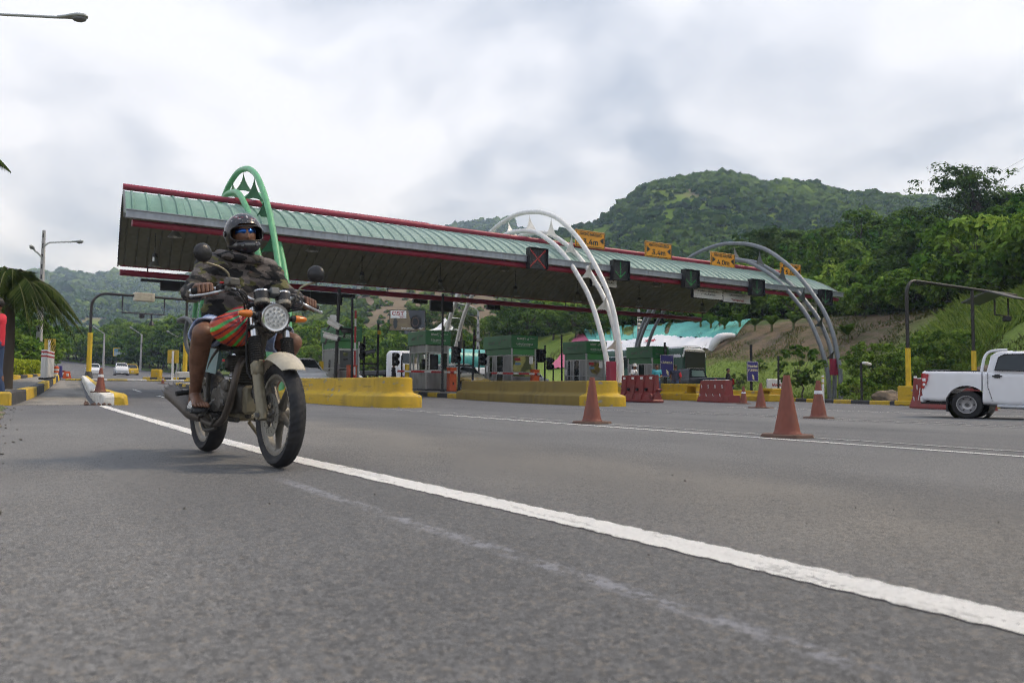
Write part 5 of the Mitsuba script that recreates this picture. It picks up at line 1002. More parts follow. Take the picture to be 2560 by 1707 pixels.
def camo_fn(p, n, uv):
    x, y, z = p.x * 8.5, p.y * 8.5, p.z * 15
    a = mikit.fbm(x, y, z, 3); b = mikit.fbm(x * 1.05 + 40, y + 7, z * 1.1, 3); c = mikit.fbm(x * 1.25 + 9, y * 1.1 + 80, z * 1.3, 3); f = mikit.noise(p.x * 320, p.y * 320, p.z * 320)
    k = mi.Color3f(.115, .100, .094)
    k = dr.select(a > .545, mi.Color3f(.125, .120, .048), k); k = dr.select(b > .60, mi.Color3f(.050, .043, .036), k); k = dr.select(c > .555, mi.Color3f(.014, .014, .015), k); k = dr.select((b < .37) & (c < .5), mi.Color3f(.18, .16, .15), k)
    return k * (.85 + .3 * f)
mat('m_camo', mikit.proc(camo_fn), .85, sheen=.3)
def denim_fn(p, n, uv):
    a = mikit.fbm(p.x * 22, p.y * 22, p.z * 22, 3); f = mikit.noise(p.x * 260, p.y * 260, p.z * 90)
    return mikit.mix((.48, .57, .78), (.24, .33, .58), mikit.smoothstep(.4, .7, a)) * (.85 + .3 * f)
mat('m_denim', mikit.proc(denim_fn), .8)
def helm_fn(p, n, uv):
    a = mikit.fbm(p.x * 26, p.y * 26, p.z * 26, 3); b = mikit.noise(p.x * 60, p.y * 60, p.z * 60); top = mikit.smoothstep(1.665, 1.71, p.z)
    c = mi.Color3f(.016, .016, .022); c = mikit.mix(c, mi.Color3f(.22, .03, .05), top * mikit.smoothstep(.66, .71, a)); c = mikit.mix(c, mi.Color3f(.50, .48, .50), top * mikit.smoothstep(.76, .82, b) * .8)
    return c
mat('m_helmet', mikit.proc(helm_fn), .22, clearcoat=1.0, clearcoat_gloss=.85)
mat('m_shades', (.03, .12, .42), .05, metal=.85); mat('m_sole', (.03, .032, .035), .7); mat('m_strapwhite', (.62, .62, .60), .55); mat('m_nail', (.30, .18, .13), .35)
rider = tag(name('person'), 'person in a camouflage hoodie, denim shorts and dark helmet riding the motorcycle', 'person')
def RB(n, m, mt, smooth=True, holder=None): return part(holder or rider, n, mv(m, BO, BR), mt, smooth=smooth)
sk = []
# joints (forward, rider's right, up)
hipR, hipL, kneeR, kneeL, ankR, ankL = P(-1.06, .11, .93), P(-1.06, -.11, .93), P(-.66, .305, .875), P(-.62, -.315, .835), P(-.965, .262, .455), P(-.95, -.27, .455)
pel, bel, che, nek = P(-1.06, 0, .96), P(-.985, 0, 1.10), P(-.90, 0, 1.30), P(-.845, 0, 1.47)
shR, shL, elR, elL, wrR, wrL = P(-.87, .205, 1.385), P(-.86, -.205, 1.375), P(-.775, .345, 1.165), P(-.77, -.335, 1.175), P(-.575, .385, 1.165), P(-.555, -.385, 1.115)
hd = P(-.795, 0, 1.615)
sk += chain((hipR, .095), (kneeR, .072)) + chain((kneeR, .070), (tuple(np.array(kneeR) * .62 + np.array(ankR) * .38 + np.array([-.03, 0, .0])), .066), (tuple(np.array(kneeR) * .2 + np.array(ankR) * .8), .042), (ankR, .040))
sk += chain((hipL, .095), (kneeL, .072)) + chain((kneeL, .070), (tuple(np.array(kneeL) * .62 + np.array(ankL) * .38 + np.array([-.03, 0, .0])), .066), (tuple(np.array(kneeL) * .2 + np.array(ankL) * .8), .042), (ankL, .040))
sk += chain((pel, (.13, .16, .13)), (bel, (.12, .16, .12)), (che, (.07, .13, .10)), (nek, .060), (P(-.815, 0, 1.535), .062), (hd, .085))
sk += chain((che, .07), (shR, .065), (elR, .048), (wrR, .031)) + chain((che, .11), (shL, .075), (elL, .048), (wrL, .031))
# feet: heel, ball, five toes
for s, an in ((1, ankR), (-1, ankL)):
    w0 = .262 if s > 0 else .27; zf = .385
    heel, ballp = P(-1.005, w0 * s, zf + .005), P(-.815, (w0 + .012) * s, zf - .005)
    sk += [((an, .038), (heel, .034)), ((an, .040), (P(-.88, (w0 + .006) * s, zf + .025), (.035, .042, .028))), ((heel, .034), (ballp, (.03, .046, .022))), ((P(-.88, (w0 + .006) * s, zf + .025), (.035, .042, .028)), (ballp, (.03, .046, .022)))]
    for i in range(5):
        ww = (w0 - .030 + .0175 * i + .003) * s; L = (.078, .074, .066, .056, .044)[i]; r = (.0155, .0115, .0108, .0102, .0098)[i]
        sk += chain((P(-.82, ww * .3 + (w0 + .012) * s * .7, zf - .004), .016), (P(-.815 + L * .55, ww, zf + .002), r), (P(-.815 + L, ww, zf - .010), r * .95))
rh = []
# hands closed round the grips: knuckles on top, fingers hanging down in front
for s, wr, dz in ((1, wrR, 0), (-1, wrL, -.048)):
    gc = lambda t: np.array((-.428 - .046 * t, .312 + .13 * t, 1.157 + .8 * dz - .020 * t + .2 * dz * t))
    pts = []
    for i, t in enumerate((.16, .345, .53, .71)):
        g0 = gc(t); r = (.0128, .0134, .0128, .0114)[i]
        kn = P(g0[0] - .030, g0[1] * s, g0[2] + .036); a1 = P(g0[0] + .022, g0[1] * s, g0[2] + .030); a2 = P(g0[0] + .034, (g0[1] - .002) * s, g0[2] - .010); a3 = P(g0[0] + .010, (g0[1] - .004) * s, g0[2] - .036)
        sk += chain((wr, .026), (kn, .0168)) + chain((kn, .0155), (a1, r), (a2, r * .95), (a3, r * .86))
    g0 = gc(-.06); mid = np.array(gc(.2)); palm = P(mid[0] - .045, (mid[1]) * s, mid[2] + .012)
    sk += chain((wr, .028), (palm, .022), (P(g0[0] - .012, (g0[1] + .015) * s, g0[2] - .026), .0125), (P(g0[0] + .020, (g0[1] - .012) * s, g0[2] - .026), .0105))
RB('body', bones(sk, .0062, 5), 'm_skin')
# face
hc = np.array(hd); fv, ff = TM(trimesh.creation.icosphere(subdivisions=4)); u = fv.copy()
d = np.ones(len(u)); bump = lambda y, z, sy, sz, a: a * np.exp(-((u[:, 1] - y) / sy) ** 2 - ((u[:, 2] - z) / sz) ** 2) * (u[:, 0] > 0)
d += bump(0, -.10, .13, .22, .16) + bump(0, -.20, .16, .08, .10) - bump(.30, .12, .14, .10, .07) - bump(-.30, .12, .14, .10, .07) + bump(0, -.46, .22, .055, .045) + bump(0, -.56, .20, .05, .04) - bump(0, -.51, .24, .02, .02) + bump(0, -.80, .25, .12, .07) + bump(.45, -.15, .2, .18, .04) + bump(-.45, -.15, .2, .18, .04)
HR = rotz(-.10) @ rotx(.13) @ roty(.05)
fm = (fv * d[:, None] * np.array([.094, .078, .118]), ff); RB('face', mv(mv(fm, (.012, 0, -.005)), hc, HR), 'm_skin')
# helmet: shell with a face opening and chin bar
def ell(r, n=48): return m3.Manifold.sphere(1.0, 96).scale(list(r))
outer = ell((.150, .134, .148)); chin = m3.Manifold.batch_hull([ell((.050, .085, .055)).translate([.105, 0, -.095]), ell((.04, .115, .06)).translate([-.02, 0, -.085])])
outer = outer + chin; inner = ell((.126, .112, .126)) + ell((.10, .088, .1)).translate([.02, 0, -.075]) + m3.Manifold.cylinder(.2, .092, .098, 48).translate([.0, 0, -.25])
opn = m3.Manifold.hull_points(np.array([(x, y * k, z) for x in (.02, .3) for y in (-1, 1) for k, z in ((.098, .034), (.112, .016), (.110, -.035), (.085, -.062), (.05, .062))]))
shell = (outer - inner - opn).trim_by_plane([0, 0, 1], -.152)
t = trimesh.Trimesh(shell.to_mesh().vert_properties[:, :3], shell.to_mesh().tri_verts)
hel = f'{rider}__helmet'; hp = hc + np.array([-.012, 0, .010])
RB('helmet', mv(TM(t), hp, HR), 'm_helmet', 35)
rim_ = []
for th in np.linspace(0, 2 * PI, 40, endpoint=False):
    y = .112 * math.copysign(abs(math.cos(th)) ** .5, math.cos(th)); z = -.012 + .054 * math.copysign(abs(math.sin(th)) ** .6, math.sin(th)); x = math.sqrt(max(.002, 1 - (y / .136) ** 2 - (z / .150) ** 2)) * .150 + (.018 if z < -.03 else 0); rim_.append((x, y, z))
RB('opening_seal', mv(tube(rim_, .0055, 8, closed=True), hp, HR), 'm_blackplastic', True, hel)
RB('chin_vent', mv(cat([cbox((.160, 0, -.095), (.012, .07, .02), .005), cbox((.155, .05, -.10), (.01, .02, .012), .003, rotz(.4)), cbox((.155, -.05, -.10), (.01, .02, .012), .003, rotz(-.4))]), hp, HR), 'm_sheetgrey', 40, hel)
for s in (1, -1): RB('side_pivot', mv(cyl((.01, s * .132, .0), (.01, s * .142, 0), .022, n=16), hp, HR), 'm_blackplastic', 40, hel)
# sunglasses
sg = name(f'{rider}__sunglasses'); scene.pop(sg, None)
for s in (1, -1):
    L = sheet([[(.098 - .030 * (abs(y)) ** 2 / .6 - .012 * (z / .5) ** 2, s * (.008 + .066 * y), .016 + .046 * z * (1 - .25 * y * (z < 0))) for z in np.linspace(-.5, .5, 7)] for y in np.linspace(0, 1, 9)])
    RB('lens', mv(cat([L, (L[0] - [.004, 0, 0], L[1][:, ::-1])]), hc + HR @ np.array([.010, 0, -.0]), HR), 'm_shades', True, sg)
    RB('temple', mv(tube([(.085, s * .064, .034), (.03, s * .083, .036), (-.04, s * .085, .03)], .004, 6), hc, HR), 'm_blackplastic', True, sg)
RB('bridge', mv(tube([(.102, .012, .034), (.108, 0, .036), (.102, -.012, .034)], .0035, 6), hc + HR @ np.array([.008, 0, 0]), HR), 'm_blackplastic', True, sg)
# hoodie: torso, sleeves to the wrist, hood behind the neck, drawn hem
hs = chain((P(-1.08, 0, .93), (.165, .205, .06)), (P(-1.00, 0, 1.06), (.175, .222, .15)), (P(-.935, 0, 1.22), (.155, .215, .15)), (P(-.895, 0, 1.36), (.115, .175, .09)), (P(-.845, 0, 1.455), (.100, .115, .050)))
for sh, el, wr, s in ((shR, elR, wrR, 1), (shL, elL, wrL, -1)):
    el_, wr_, sh_ = np.array(el), np.array(wr), np.array(sh)
    hs += chain((P(-.91, .09 * s, 1.31), .135), (sh, .098), (tuple(sh_ * .5 + el_ * .5 + np.array([-.01, 0, .0])), .084), (el, .078), (tuple(el_ * .45 + wr_ * .55), .062), (tuple(el_ * .1 + wr_ * .9), .047))
hv, hf_ = bones(hs, .010, 6)
q = hv.copy(); nz = meshkit.fbm(q * np.array([7, 7, 13]), 3, 4) - .5; nz2 = meshkit.fbm(q * np.array([16, 16, 30]), 3, 9) - .5
tn = trimesh.Trimesh(hv, hf_, process=False).vertex_normals; nz3 = 1 - 2 * np.abs(meshkit.fbm(q @ np.array([[9, 3, 4], [3, 9, 4], [5, 5, 22.0]]).T, 3, 12) - .5); hv = hv + tn * (nz * .040 + nz2 * .022 + (nz3 - .8) * .020)[:, None]
RB('hoodie', (hv, hf_), 'm_camo')
RB('hood', bones(chain((P(-.78, .115, 1.45), .036), (P(-.90, .135, 1.465), .045), (P(-1.0, .07, 1.455), .055), (P(-1.02, -.03, 1.455), .058), (P(-.95, -.13, 1.44), .045), (P(-.80, -.12, 1.445), .036), (P(-.735, -.05, 1.44), .030), (P(-.73, .04, 1.44), .030), (P(-.78, .115, 1.45), .036)), .010, 5), 'm_camo')
for s, wr, el in ((1, wrR, elR), (-1, wrL, elL)):
    a, b = np.array(el) * .10 + np.array(wr) * .90, np.array(el) * .24 + np.array(wr) * .76; RB('cuff', bones(chain((tuple(a), .041), (tuple(b), .050)), .007, 2), 'm_camo')
# shorts
for s, hp_, kn in ((1, hipR, kneeR), (-1, hipL, kneeL)):
    hp_, kn = np.array(hp_), np.array(kn); end = hp_ * .16 + kn * .84
    ax = (end - hp_) / np.linalg.norm(end - hp_); e1, e2, _ = frame(ax); rings = []
    for t, r in ((-.1, .125), (.25, .122), (.55, .112), (.8, .106), (.97, .105), (1.0, .104), (.985, .094), (.80, .090)):
        c = hp_ + (end - hp_) * t; rings.append([c + (e1 * math.cos(a) + e2 * math.sin(a)) * r * (1 + .035 * math.sin(5 * a + 6 * t + s)) + np.array([0, 0, -.008 * (t > .9) * math.cos(a)]) for a in np.linspace(0, 2 * PI, 41)[:-1]])
    m = loft(np.array(rings)); RB('shorts_leg', m, 'm_denim'); RB('hem', tube([c_ for c_ in np.array(rings[5]) + ax * .0], .006, 6, closed=True), 'm_denim', True)
RB('shorts_seat', bones(chain((P(-1.08, .08, .95), .14), (P(-1.08, -.08, .95), .14)), .012, 3), 'm_denim')
# sandals
for s in (1, -1):
    w0 = (.262 if s > 0 else .27) + .004; zf = .385; h = name(f'{rider}__sandal')
    out = [(-1.05, 0), (-1.04, .036), (-.95, .038), (-.84, .056), (-.765, .050), (-.738, .020), (-.738, -.012), (-.765, -.040), (-.84, -.044), (-.95, -.034), (-1.04, -.036)]
    v, f = prism([(a, -s * w) for a, w in out], .026); v[:, 1] += -w0 * s; v[:, 2] += zf - .052; RB('sole', (v, f), 'm_sole', 30, h)
    for j in range(4):
        t0 = -.905 + .024 * j; arc_ = [(t0, -(w0 + .010 + (.052 - .001 * j) * math.cos(th)) * s, zf - .03 + (.066 - .006 * j) * math.sin(th)) for th in np.linspace(.12, PI - .12, 15)]
        L = sheet([[np.array(q_) + [dx, 0, -.45 * dx] for dx in (0, .014)] for q_ in arc_]); RB('white_stripe', cat([L, (L[0] * 1.0 + [0, 0, -.003], L[1][:, ::-1])]), 'm_strapwhite', False, h)
    arc_ = [(-.912, -(w0 + .010 + .050 * math.cos(th)) * s, zf - .033 + .064 * math.sin(th)) for th in np.linspace(.05, PI - .05, 17)]
    L = sheet([[np.array(q_) + [dx, 0, -.26 * dx - .002] for dx in (0, .05, .105)] for q_ in arc_]); RB('strap', cat([L, (L[0] + [0, 0, -.003], L[1][:, ::-1])]), 'm_sole', True, h)

def person(loc, rz, h, pose, cols, label, extra=None, group=None):
    """a smaller standing figure: feet at loc, facing rz; pose gives the arm targets."""
    k = tag(name('person'), label, 'person', group); s = h / 1.75; b = []
    M = lambda m: mv(mv(m, s=s), loc, rotz(rz))
    hipz, kz = .92, .49; arms = pose['arms']; st = pose.get('stride', .06); lean = pose.get('lean', 0.0)
    L = lambda x, y, z: (x + lean * max(0, z - .9), y, z)
    for sd in (1, -1):
        hip, kn, an = L(0, .09 * sd, hipz), (st * .5 * sd + .02, .10 * sd, kz), (st * sd - .02, .10 * sd, .08)
        b += chain((hip, .085), (kn, .056), ((an[0] * .5 + kn[0] * .5 - .02, .1 * sd, .32), .052), (an, .036)) + [((an, .036), (an[:2] + (.035,), .034)), (((an[0] - .04, an[1], .035), .034), ((an[0] + .14, an[1] + .02 * sd, .028), .026))]
        el, wr = arms[0 if sd > 0 else 1]; sh = L(0, .185 * sd, 1.42)
        b += chain((L(0, 0, 1.32), .10), (sh, .062), (L(*el), .042), (L(*wr), .028)); w = np.array(L(*wr)); dv = (w - np.array(L(*el))); dv /= np.linalg.norm(dv)
        side = np.cross(dv, [0, 0, 1.0]); side /= np.linalg.norm(side) + 1e-6
        b += [((w, .026), (w + dv * .07, (.024, .024, .028)))] + [((w + dv * .06 + side * o, .011), (w + dv * (.15 - abs(o) * .6) + side * o * 1.3, .008)) for o in (-.025, -.008, .009, .026)] + [((w + dv * .02 + side * .02, .012), (w + dv * .09 + side * .06, .009))]
    b += chain((L(0, 0, .94), (.10, .14, .10)), (L(0, 0, 1.15), (.10, .135, .1)), (L(0, 0, 1.35), (.105, .16, .1)), (L(0, 0, 1.47), .055), (L(.01, 0, 1.55), .055)) + chain((L(.015, 0, 1.57), (.075, .065, .06)), (L(.01, 0, 1.655), (.095, .078, .095)), ) + [((L(.09, 0, 1.61), .016), (L(.105, 0, 1.595), .014))] + [((L(0, .085 * sd, 1.62), .016), (L(-.01, .088 * sd, 1.60), .014)) for sd in (1, -1)]
    part(k, 'body', M(bones(b, .018, 4)), 'm_skin', smooth=True)
    t = chain((L(0, 0, .93), (.13, .17, .06)), (L(0, 0, 1.15), (.13, .17, .12)), (L(0, 0, 1.35), (.125, .18, .11)), (L(0, 0, 1.45), (.075, .085, .04)))
    for sd in (1, -1):
        el, wr = arms[0 if sd > 0 else 1]; sh = L(0, .185 * sd, 1.42); e = np.array(L(*el)); w = np.array(L(*wr)); sl = cols.get('sleeve', .5)
        t += chain((L(0, .08 * sd, 1.34), .12), (sh, .080), (tuple(np.array(sh) * (1 - min(1, sl)) + e * min(1, sl)), .062)) + (chain((tuple(e), .060), (tuple(e * .1 + w * .9), .042)) if sl > 1 else [])
    part(k, 'shirt', M(bones(t, .02, 4)), cols['shirt'], smooth=True)
    tr = []
    for sd in (1, -1): tr += chain((L(0, .09 * sd, hipz), .105), ((st * .5 * sd + .02, .10 * sd, kz), .075), ((st * sd - .02, .10 * sd, .10), .060))
    part(k, 'trousers', M(bones(tr + chain((L(0, .05, .95), .12), (L(0, -.05, .95), .12)), .02, 4)), cols['legs'], smooth=True)
    part(k, 'shoes', M(cat([bones([(((st * sd - .06, .1 * sd, .04), .042), ((st * sd + .13, .12 * sd, .032), .036))], .02, 2) for sd in (1, -1)])), 'm_black', smooth=True, kind='stuff')
    hv, hf2 = TM(trimesh.creation.icosphere(subdivisions=3)); hv = hv * np.array([.105, .088, .105]); hv[:, 0] = np.where(hv[:, 2] < .03, np.minimum(hv[:, 0], .0 + .02 * 0), hv[:, 0]); hv[:, 2] = np.maximum(hv[:, 2], -.07)
    part(k, 'hair', M(mv((hv, hf2), L(0, 0, 1.665))), 'm_hair', smooth=True)
    if extra: extra(k, M, L)
    return k
mat('m_hair', (.012, .010, .009), .6); mat('m_shirtblue', (.06, .34, .42), .8); mat('m_shirtred', (.50, .025, .045), .8); mat('m_jeans', (.035, .06, .13), .85); mat('m_darkcloth', (.013, .013, .016), .85); mat('m_greycloth', (.20, .20, .21), .85); mat('m_vestnavy', (.03, .035, .07), .8)
HANG = ((.02, .25, 1.15), (.08, .26, .90)), ((.02, -.25, 1.15), (.08, -.26, .90))
def face_px(a, b): d = np.subtract(b, a); return math.atan2(d[1], d[0])
def at_person(px, head_y, D, zfoot=None): p = atD(px, head_y, D); z = gz(p[1]) if zfoot is None else zfoot; return np.array([p[0], p[1], z]), p[2] - z
CD = math.atan2(-math.cos(YAW), -math.sin(YAW))   # heading of someone who looks straight at the camera
p, h = at_person(1642, 911, 38.5); person(p, CD + .35, h, dict(arms=(((-.02, .28, 1.18), (.14, .10, 1.12)), ((.0, -.26, 1.15), (.06, -.25, .9)))), dict(shirt='m_shirtblue', legs='m_jeans'), 'man in a turquoise polo shirt left of the Livianos sign')
def hat(k, M, L): part(k, 'hat', M(mv(rev([(0, .13), (.07, .125), (.10, .08), (.105, .02), (.155, -.015), (.155, -.02), (.10, .01), (0, .01)], 20), L(0, 0, 1.68))), 'm_strapwhite', smooth=40); part(k, 'vest', M(bones(chain((L(0, 0, 1.0), (.145, .18, .06)), (L(0, 0, 1.38), (.14, .165, .07))), .02, 3)), 'm_greycloth', smooth=True)
p, h = at_person(1583, 911, 38.5); person(p, CD + .9, h, dict(arms=HANG, lean=.1), dict(shirt='m_signwhite', legs='m_greycloth'), 'person in a white hat and grey vest above the red barrier', hat)
p, h = at_person(1688, 912, 39.5); person(p, CD + PI - .4, h, dict(arms=(((.05, .27, 1.15), (.15, .2, .98)), ((.05, -.27, 1.15), (.15, -.2, .98)))), dict(shirt='m_vestnavy', legs='m_jeans', sleeve=.4), 'person in a navy vest standing right behind the Livianos sign', lambda k, M, L: part(k, 'red_sleeve', M(bones(chain((L(0, -.19, 1.42), .07), (L(.05, -.27, 1.17), .06)), .02, 3)), 'm_shirtred', smooth=True))
p, h = at_person(1820, 921, 41); person(p, CD + 1.2, h, dict(arms=(((.02, .2, 1.15), (.12, .16, .98)), ((.02, -.2, 1.15), (.12, -.16, .98)))), dict(shirt='m_darkcloth', legs='m_darkcloth', sleeve=1.5), 'person dressed all in black standing before the lawn')
p, h = at_person(984, 908, 46); person(p, CD + 2.0, h, dict(arms=HANG), dict(shirt='m_darkcloth', legs='m_darkcloth', sleeve=1.2), 'person in dark clothes standing between the two left booths')
# the photographer at the left edge, camera raised
def cam_(k, M, L): part(k, 'camera', M(cat([cbox(L(.17, 0, 1.63), (.08, .15, .10), .012), cyl(L(.20, 0, 1.625), L(.33, 0, 1.60), .038, .042, 14)])), 'm_black', smooth=40); part(k, 'camera_strap', M(tube(spline([L(.13, .07, 1.62), L(.12, .09, 1.4), L(.10, .04, 1.2)], 10), .01, 6)), 'm_black', smooth=True)
p = atD(-5, 752, 19.5); z0 = gz(p[1]) + .2; person((p[0], p[1], z0), CD - 1.35, p[2] - z0 + .06, dict(arms=(((.17, .26, 1.28), (.17, .10, 1.56)), ((.17, -.26, 1.28), (.17, -.10, 1.56)))), dict(shirt='m_shirtred', legs='m_jeans', sleeve=.7), 'person in a red shirt raising a camera beside the palm', cam_)
# ---------------------------------------------------------------- vehicles
mat('m_carwhite', wear((.70, .71, .74), (.45, .42, .38), .15, 1.0, .02), .25, clearcoat=.8)
mat('m_cardark', (.016, .022, .035), .2, clearcoat=.8); mat('m_caryellow', (.58, .37, .012), .25, clearcoat=.8); mat('m_carcream', (.55, .52, .40), .25, clearcoat=.8); mat('m_carsilver', (.45, .47, .50), .28, clearcoat=.8)
mat('m_taillight', (.35, .012, .02), .12, clearcoat=.6); mat('m_lamp', (.70, .70, .70), .12); mat('m_wheelsteel', (.42, .42, .43), .35, .6); mat('m_tyreplain', (.018, .018, .019), .8)
mat('m_tankteal', wear((.07, .33, .31), (.05, .18, .17), .3, 1.2), .4); mat('m_busgreen', (.02, .085, .055), .3, clearcoat=.5); mat('m_hub', (.06, .06, .06), .6)
def se(w, z0, z1, n=24, e=.32, wt=None):
    """rounded-rectangle section in (y, z); wt: half-width at the top."""
    wt = w if wt is None else wt; o = []
    for t in np.linspace(0, 2 * PI, n, endpoint=False):
        c, s = math.cos(t), math.sin(t); c = math.copysign(abs(c) ** e, c); s = math.copysign(abs(s) ** e, s); k = (s + 1) / 2; o.append((c * (w * (1 - k) + wt * k), z0 + (z1 - z0) * k))
    return o
def vbody(st, e=.32, n=28): return loft(np.array([[(x, y, z) for y, z in se(w, z0, z1, n, e, wt)] for x, z0, z1, w, wt in st]))
def road_wheel(hold, c, r, w, put, side=1, steel=True):
    h = name(f'{hold}__wheel'); c = np.array(c, float)
    part(h, 'tyre', put(mv(rev([(r * .60, -w / 2), (r * .66, -w * .52), (r * .93, -w * .5), (r, -w * .32), (r, w * .32), (r * .93, w * .5), (r * .66, w * .52), (r * .60, w / 2)], 32, 'y', closed=True), c)), 'm_tyreplain', 40)
    part(h, 'rim', put(mv(rev([(0, .02 * side), (r * .16, .02 * side), (r * .20, -.01 * side), (r * .34, .0), (r * .42, -.02 * side), (r * .50, .02 * side), (r * .56, .0), (r * .60, w * .5 * side), (r * .635, w * .5 * side), (r * .62, w * .2 * side)], 32, 'y'), c + [0, w * .22 * side, 0])), 'm_wheelsteel', 40)
    part(h, 'hub', put(mv(cyl((0, w * .2 * side, 0), (0, (w * .2 + .05) * side, 0), r * .14, n=12), c)), 'm_hub', 40)
    for i in range(6): a = i * PI / 3; part(h, 'slot', put(mv(cbox((r * .45 * math.cos(a), (w * .22 + .012) * side, r * .45 * math.sin(a)), (r * .07, .02, r * .12), .004, roty(-a)), c)), 'm_black', False)
def mf(m): return m3.Manifold(m3.Mesh(np.asarray(m[0], np.float32), np.asarray(m[1], np.uint32)))
def un(M): o = M.to_mesh(); return np.asarray(o.vert_properties[:, :3], float), np.asarray(o.tri_verts)
def fixw(m): return m if trimesh.Trimesh(*m, process=False).volume > 0 else (m[0], m[1][:, ::-1])
# --- white double-cab pickup, rear half in view
tr = thing('pickup_truck', 'white double cab pickup with silver steel wheels at the right edge', 'pickup truck'); S = .79
hx = np.array([math.sin(-.30), -math.cos(.30)]); hx = np.array([.34, -.94]); hx /= np.linalg.norm(hx); PRt = np.array([[hx[0], -hx[1], 0], [hx[1], hx[0], 0], [0, 0, 1.0]]) @ roty(.018)
rw = gp(2419, 1046); side_off = np.array([-hx[1], hx[0], 0]) * (.72 * S); PO = np.array([rw[0], rw[1], gz(rw[1])]) + side_off * 1.0
put = lambda m: mv(m, PO, PRt, S)
side_off_sign = 1
bed = vbody([(-1.02, .58, 1.16, .80, .80), (-.97, .42, 1.19, .86, .84), (-.6, .40, 1.19, .88, .86), (.32, .47, 1.185, .88, .86)], .16, 40)
cab = vbody([(.35, .36, 1.18, .875, .86), (.8, .35, 1.18, .885, .87), (2.35, .35, 1.16, .885, .87), (2.7, .36, 1.12, .88, .86), (3.3, .38, 1.10, .87, .82), (3.9, .42, 1.02, .82, .74), (4.05, .50, .92, .74, .66)], .20, 40)
roof = vbody([(.42, 1.10, 1.16, .80, .80), (.50, 1.10, 1.60, .83, .66), (.68, 1.10, 1.69, .84, .68), (1.6, 1.10, 1.71, .84, .69), (2.0, 1.10, 1.66, .84, .68), (2.75, 1.08, 1.12, .80, .78)], .22, 40)
arch_ = lambda x: m3.Manifold.cylinder(2.4, .475, .475, 40, True).rotate([90, 0, 0]).translate([x, 0, .35])
bedm = mf(fixw(bed)) - arch_(0) - m3.Manifold.cube([1.22, 1.52, .6], True).translate([-.33, 0, 1.05]); cabm = (mf(fixw(cab)) + mf(fixw(roof))) - arch_(3.08)
part(tr, 'bed', put(un(bedm)), 'm_carwhite', 35); part(tr, 'cab', put(un(cabm)), 'm_carwhite', 35)
part(tr, 'bed_liner', put(cat([box((-.33, 0, .78), (1.2, 1.50, .03)), cbox((-.33, .74, 1.19), (1.2, .10, .03), .01), cbox((-.33, -.74, 1.19), (1.2, .10, .03), .01)])), 'm_blackplastic')
for sd in (-1, 1):
    y = .872 * sd; wp = lambda pts, dy=0.0: [(x, (.872 - (.20 * max(0, z - 1.16) / .52 if z > 1.16 else 0) + dy) * sd, z) for x, z in pts]
    w1 = [(.60, 1.22), (1.32, 1.21), (1.32, 1.62), (.80, 1.61), (.68, 1.54)]; w2 = [(1.42, 1.21), (2.36, 1.18), (1.98, 1.58), (1.80, 1.62), (1.42, 1.62)]
    for w_, lab in ((w1, 'rear_window'), (w2, 'front_window')):
        pts = np.array(wp(w_, .012)); m = trimesh.creation.triangulate_polygon(Polygon(w_), engine='earcut'); vv = np.array([wp([(a, b)], .010)[0] for a, b in m[0]]); f_ = m[1] if sd < 0 else m[1][:, ::-1]
        part(tr, lab, put(A(vv, f_)), 'm_glassdark'); part(tr, 'window_seal', put(tube(np.array(wp(w_, .012)), .016, 6, closed=True)), 'm_blackplastic', 40)
    for x0, x1 in ((.46, 1.38), (1.38, 2.42)):
        o = wp([(x0 + .02, .46), (x0 + .0, 1.16), (x1 - .012, 1.16), (x1 - .012, .46)], .0); part(tr, 'door_gap', put(tube(np.array(wp([(x0 + .1 * (x0 < .7), .46), (x0, .80), (x0, 1.16)], .006)), .007, 5)), 'm_black', False)
        part(tr, 'door_handle', put(cat([cbox((x0 + .20, .900 * sd, 1.07), (.22, .03, .035), .012), cbox((x0 + .20, .893 * sd, 1.07), (.12, .02, .09), .02)])), 'm_blackplastic', 40)
    part(tr, 'sill', put(cbox((1.6, .84 * sd, .34), (1.9, .08, .07), .02)), 'm_carsilver'); part(tr, 'tail_light', put(hull([(-1.035, .70 * sd, 1.10), (-1.035, .70 * sd, .76), (-.98, .885 * sd, 1.12), (-.84, .892 * sd, 1.10), (-.89, .892 * sd, .86), (-.97, .885 * sd, .72), (-1.02, .83 * sd, .74), (-1.03, .82 * sd, 1.11)])), 'm_taillight', 30)
    part(tr, 'reversing_light', put(cat([cbox((-.955, .888 * sd, .95), (.08, .02, .08), .01), cbox((-.955, .888 * sd, .83), (.06, .02, .07), .01)])), 'm_lamp', 30)
    part(tr, 'mud_flap', put(box((-.44, .74 * sd, .34), (.03, .26, .36))), 'm_blackplastic')
    for x in (0, 3.08): road_wheel(tr, (x, .73 * sd, .35), .35, .245, put, sd)
    part(tr, 'roll_bar', put(tube(spline([(.32, .78 * sd, 1.18), (.345, .74 * sd, 1.40), (.40, .69 * sd, 1.60), (.50, .66 * sd, 1.69), (.85, .63 * sd, 1.73)], 14), .035, 8)), 'm_carwhite', 60)
part(tr, 'bumper', put(cbox((-1.02, 0, .46), (.10, 1.5, .16), .03)), 'm_carwhite'); part(tr, 'chassis', put(cat([box((1.2, s * .42, .40), (4.6, .1, .14)) for s in (1, -1)] + [cyl((0, -.7, .35), (0, .7, .35), .06), ball((0, 0, .35), .14, 2)])), 'm_black'); part(tr, 'inner_arch', put(mv(rev([(.47, -.64), (.47, .64)], 30, 'y'), (0, 0, .36))), 'm_black')
part(tr, 'rear_pane', put(A([(.57, -.6, 1.22), (.57, .6, 1.22), (.66, .55, 1.56), (.66, -.55, 1.56)], [[0, 1, 2], [0, 2, 3]])), 'm_glassdark')
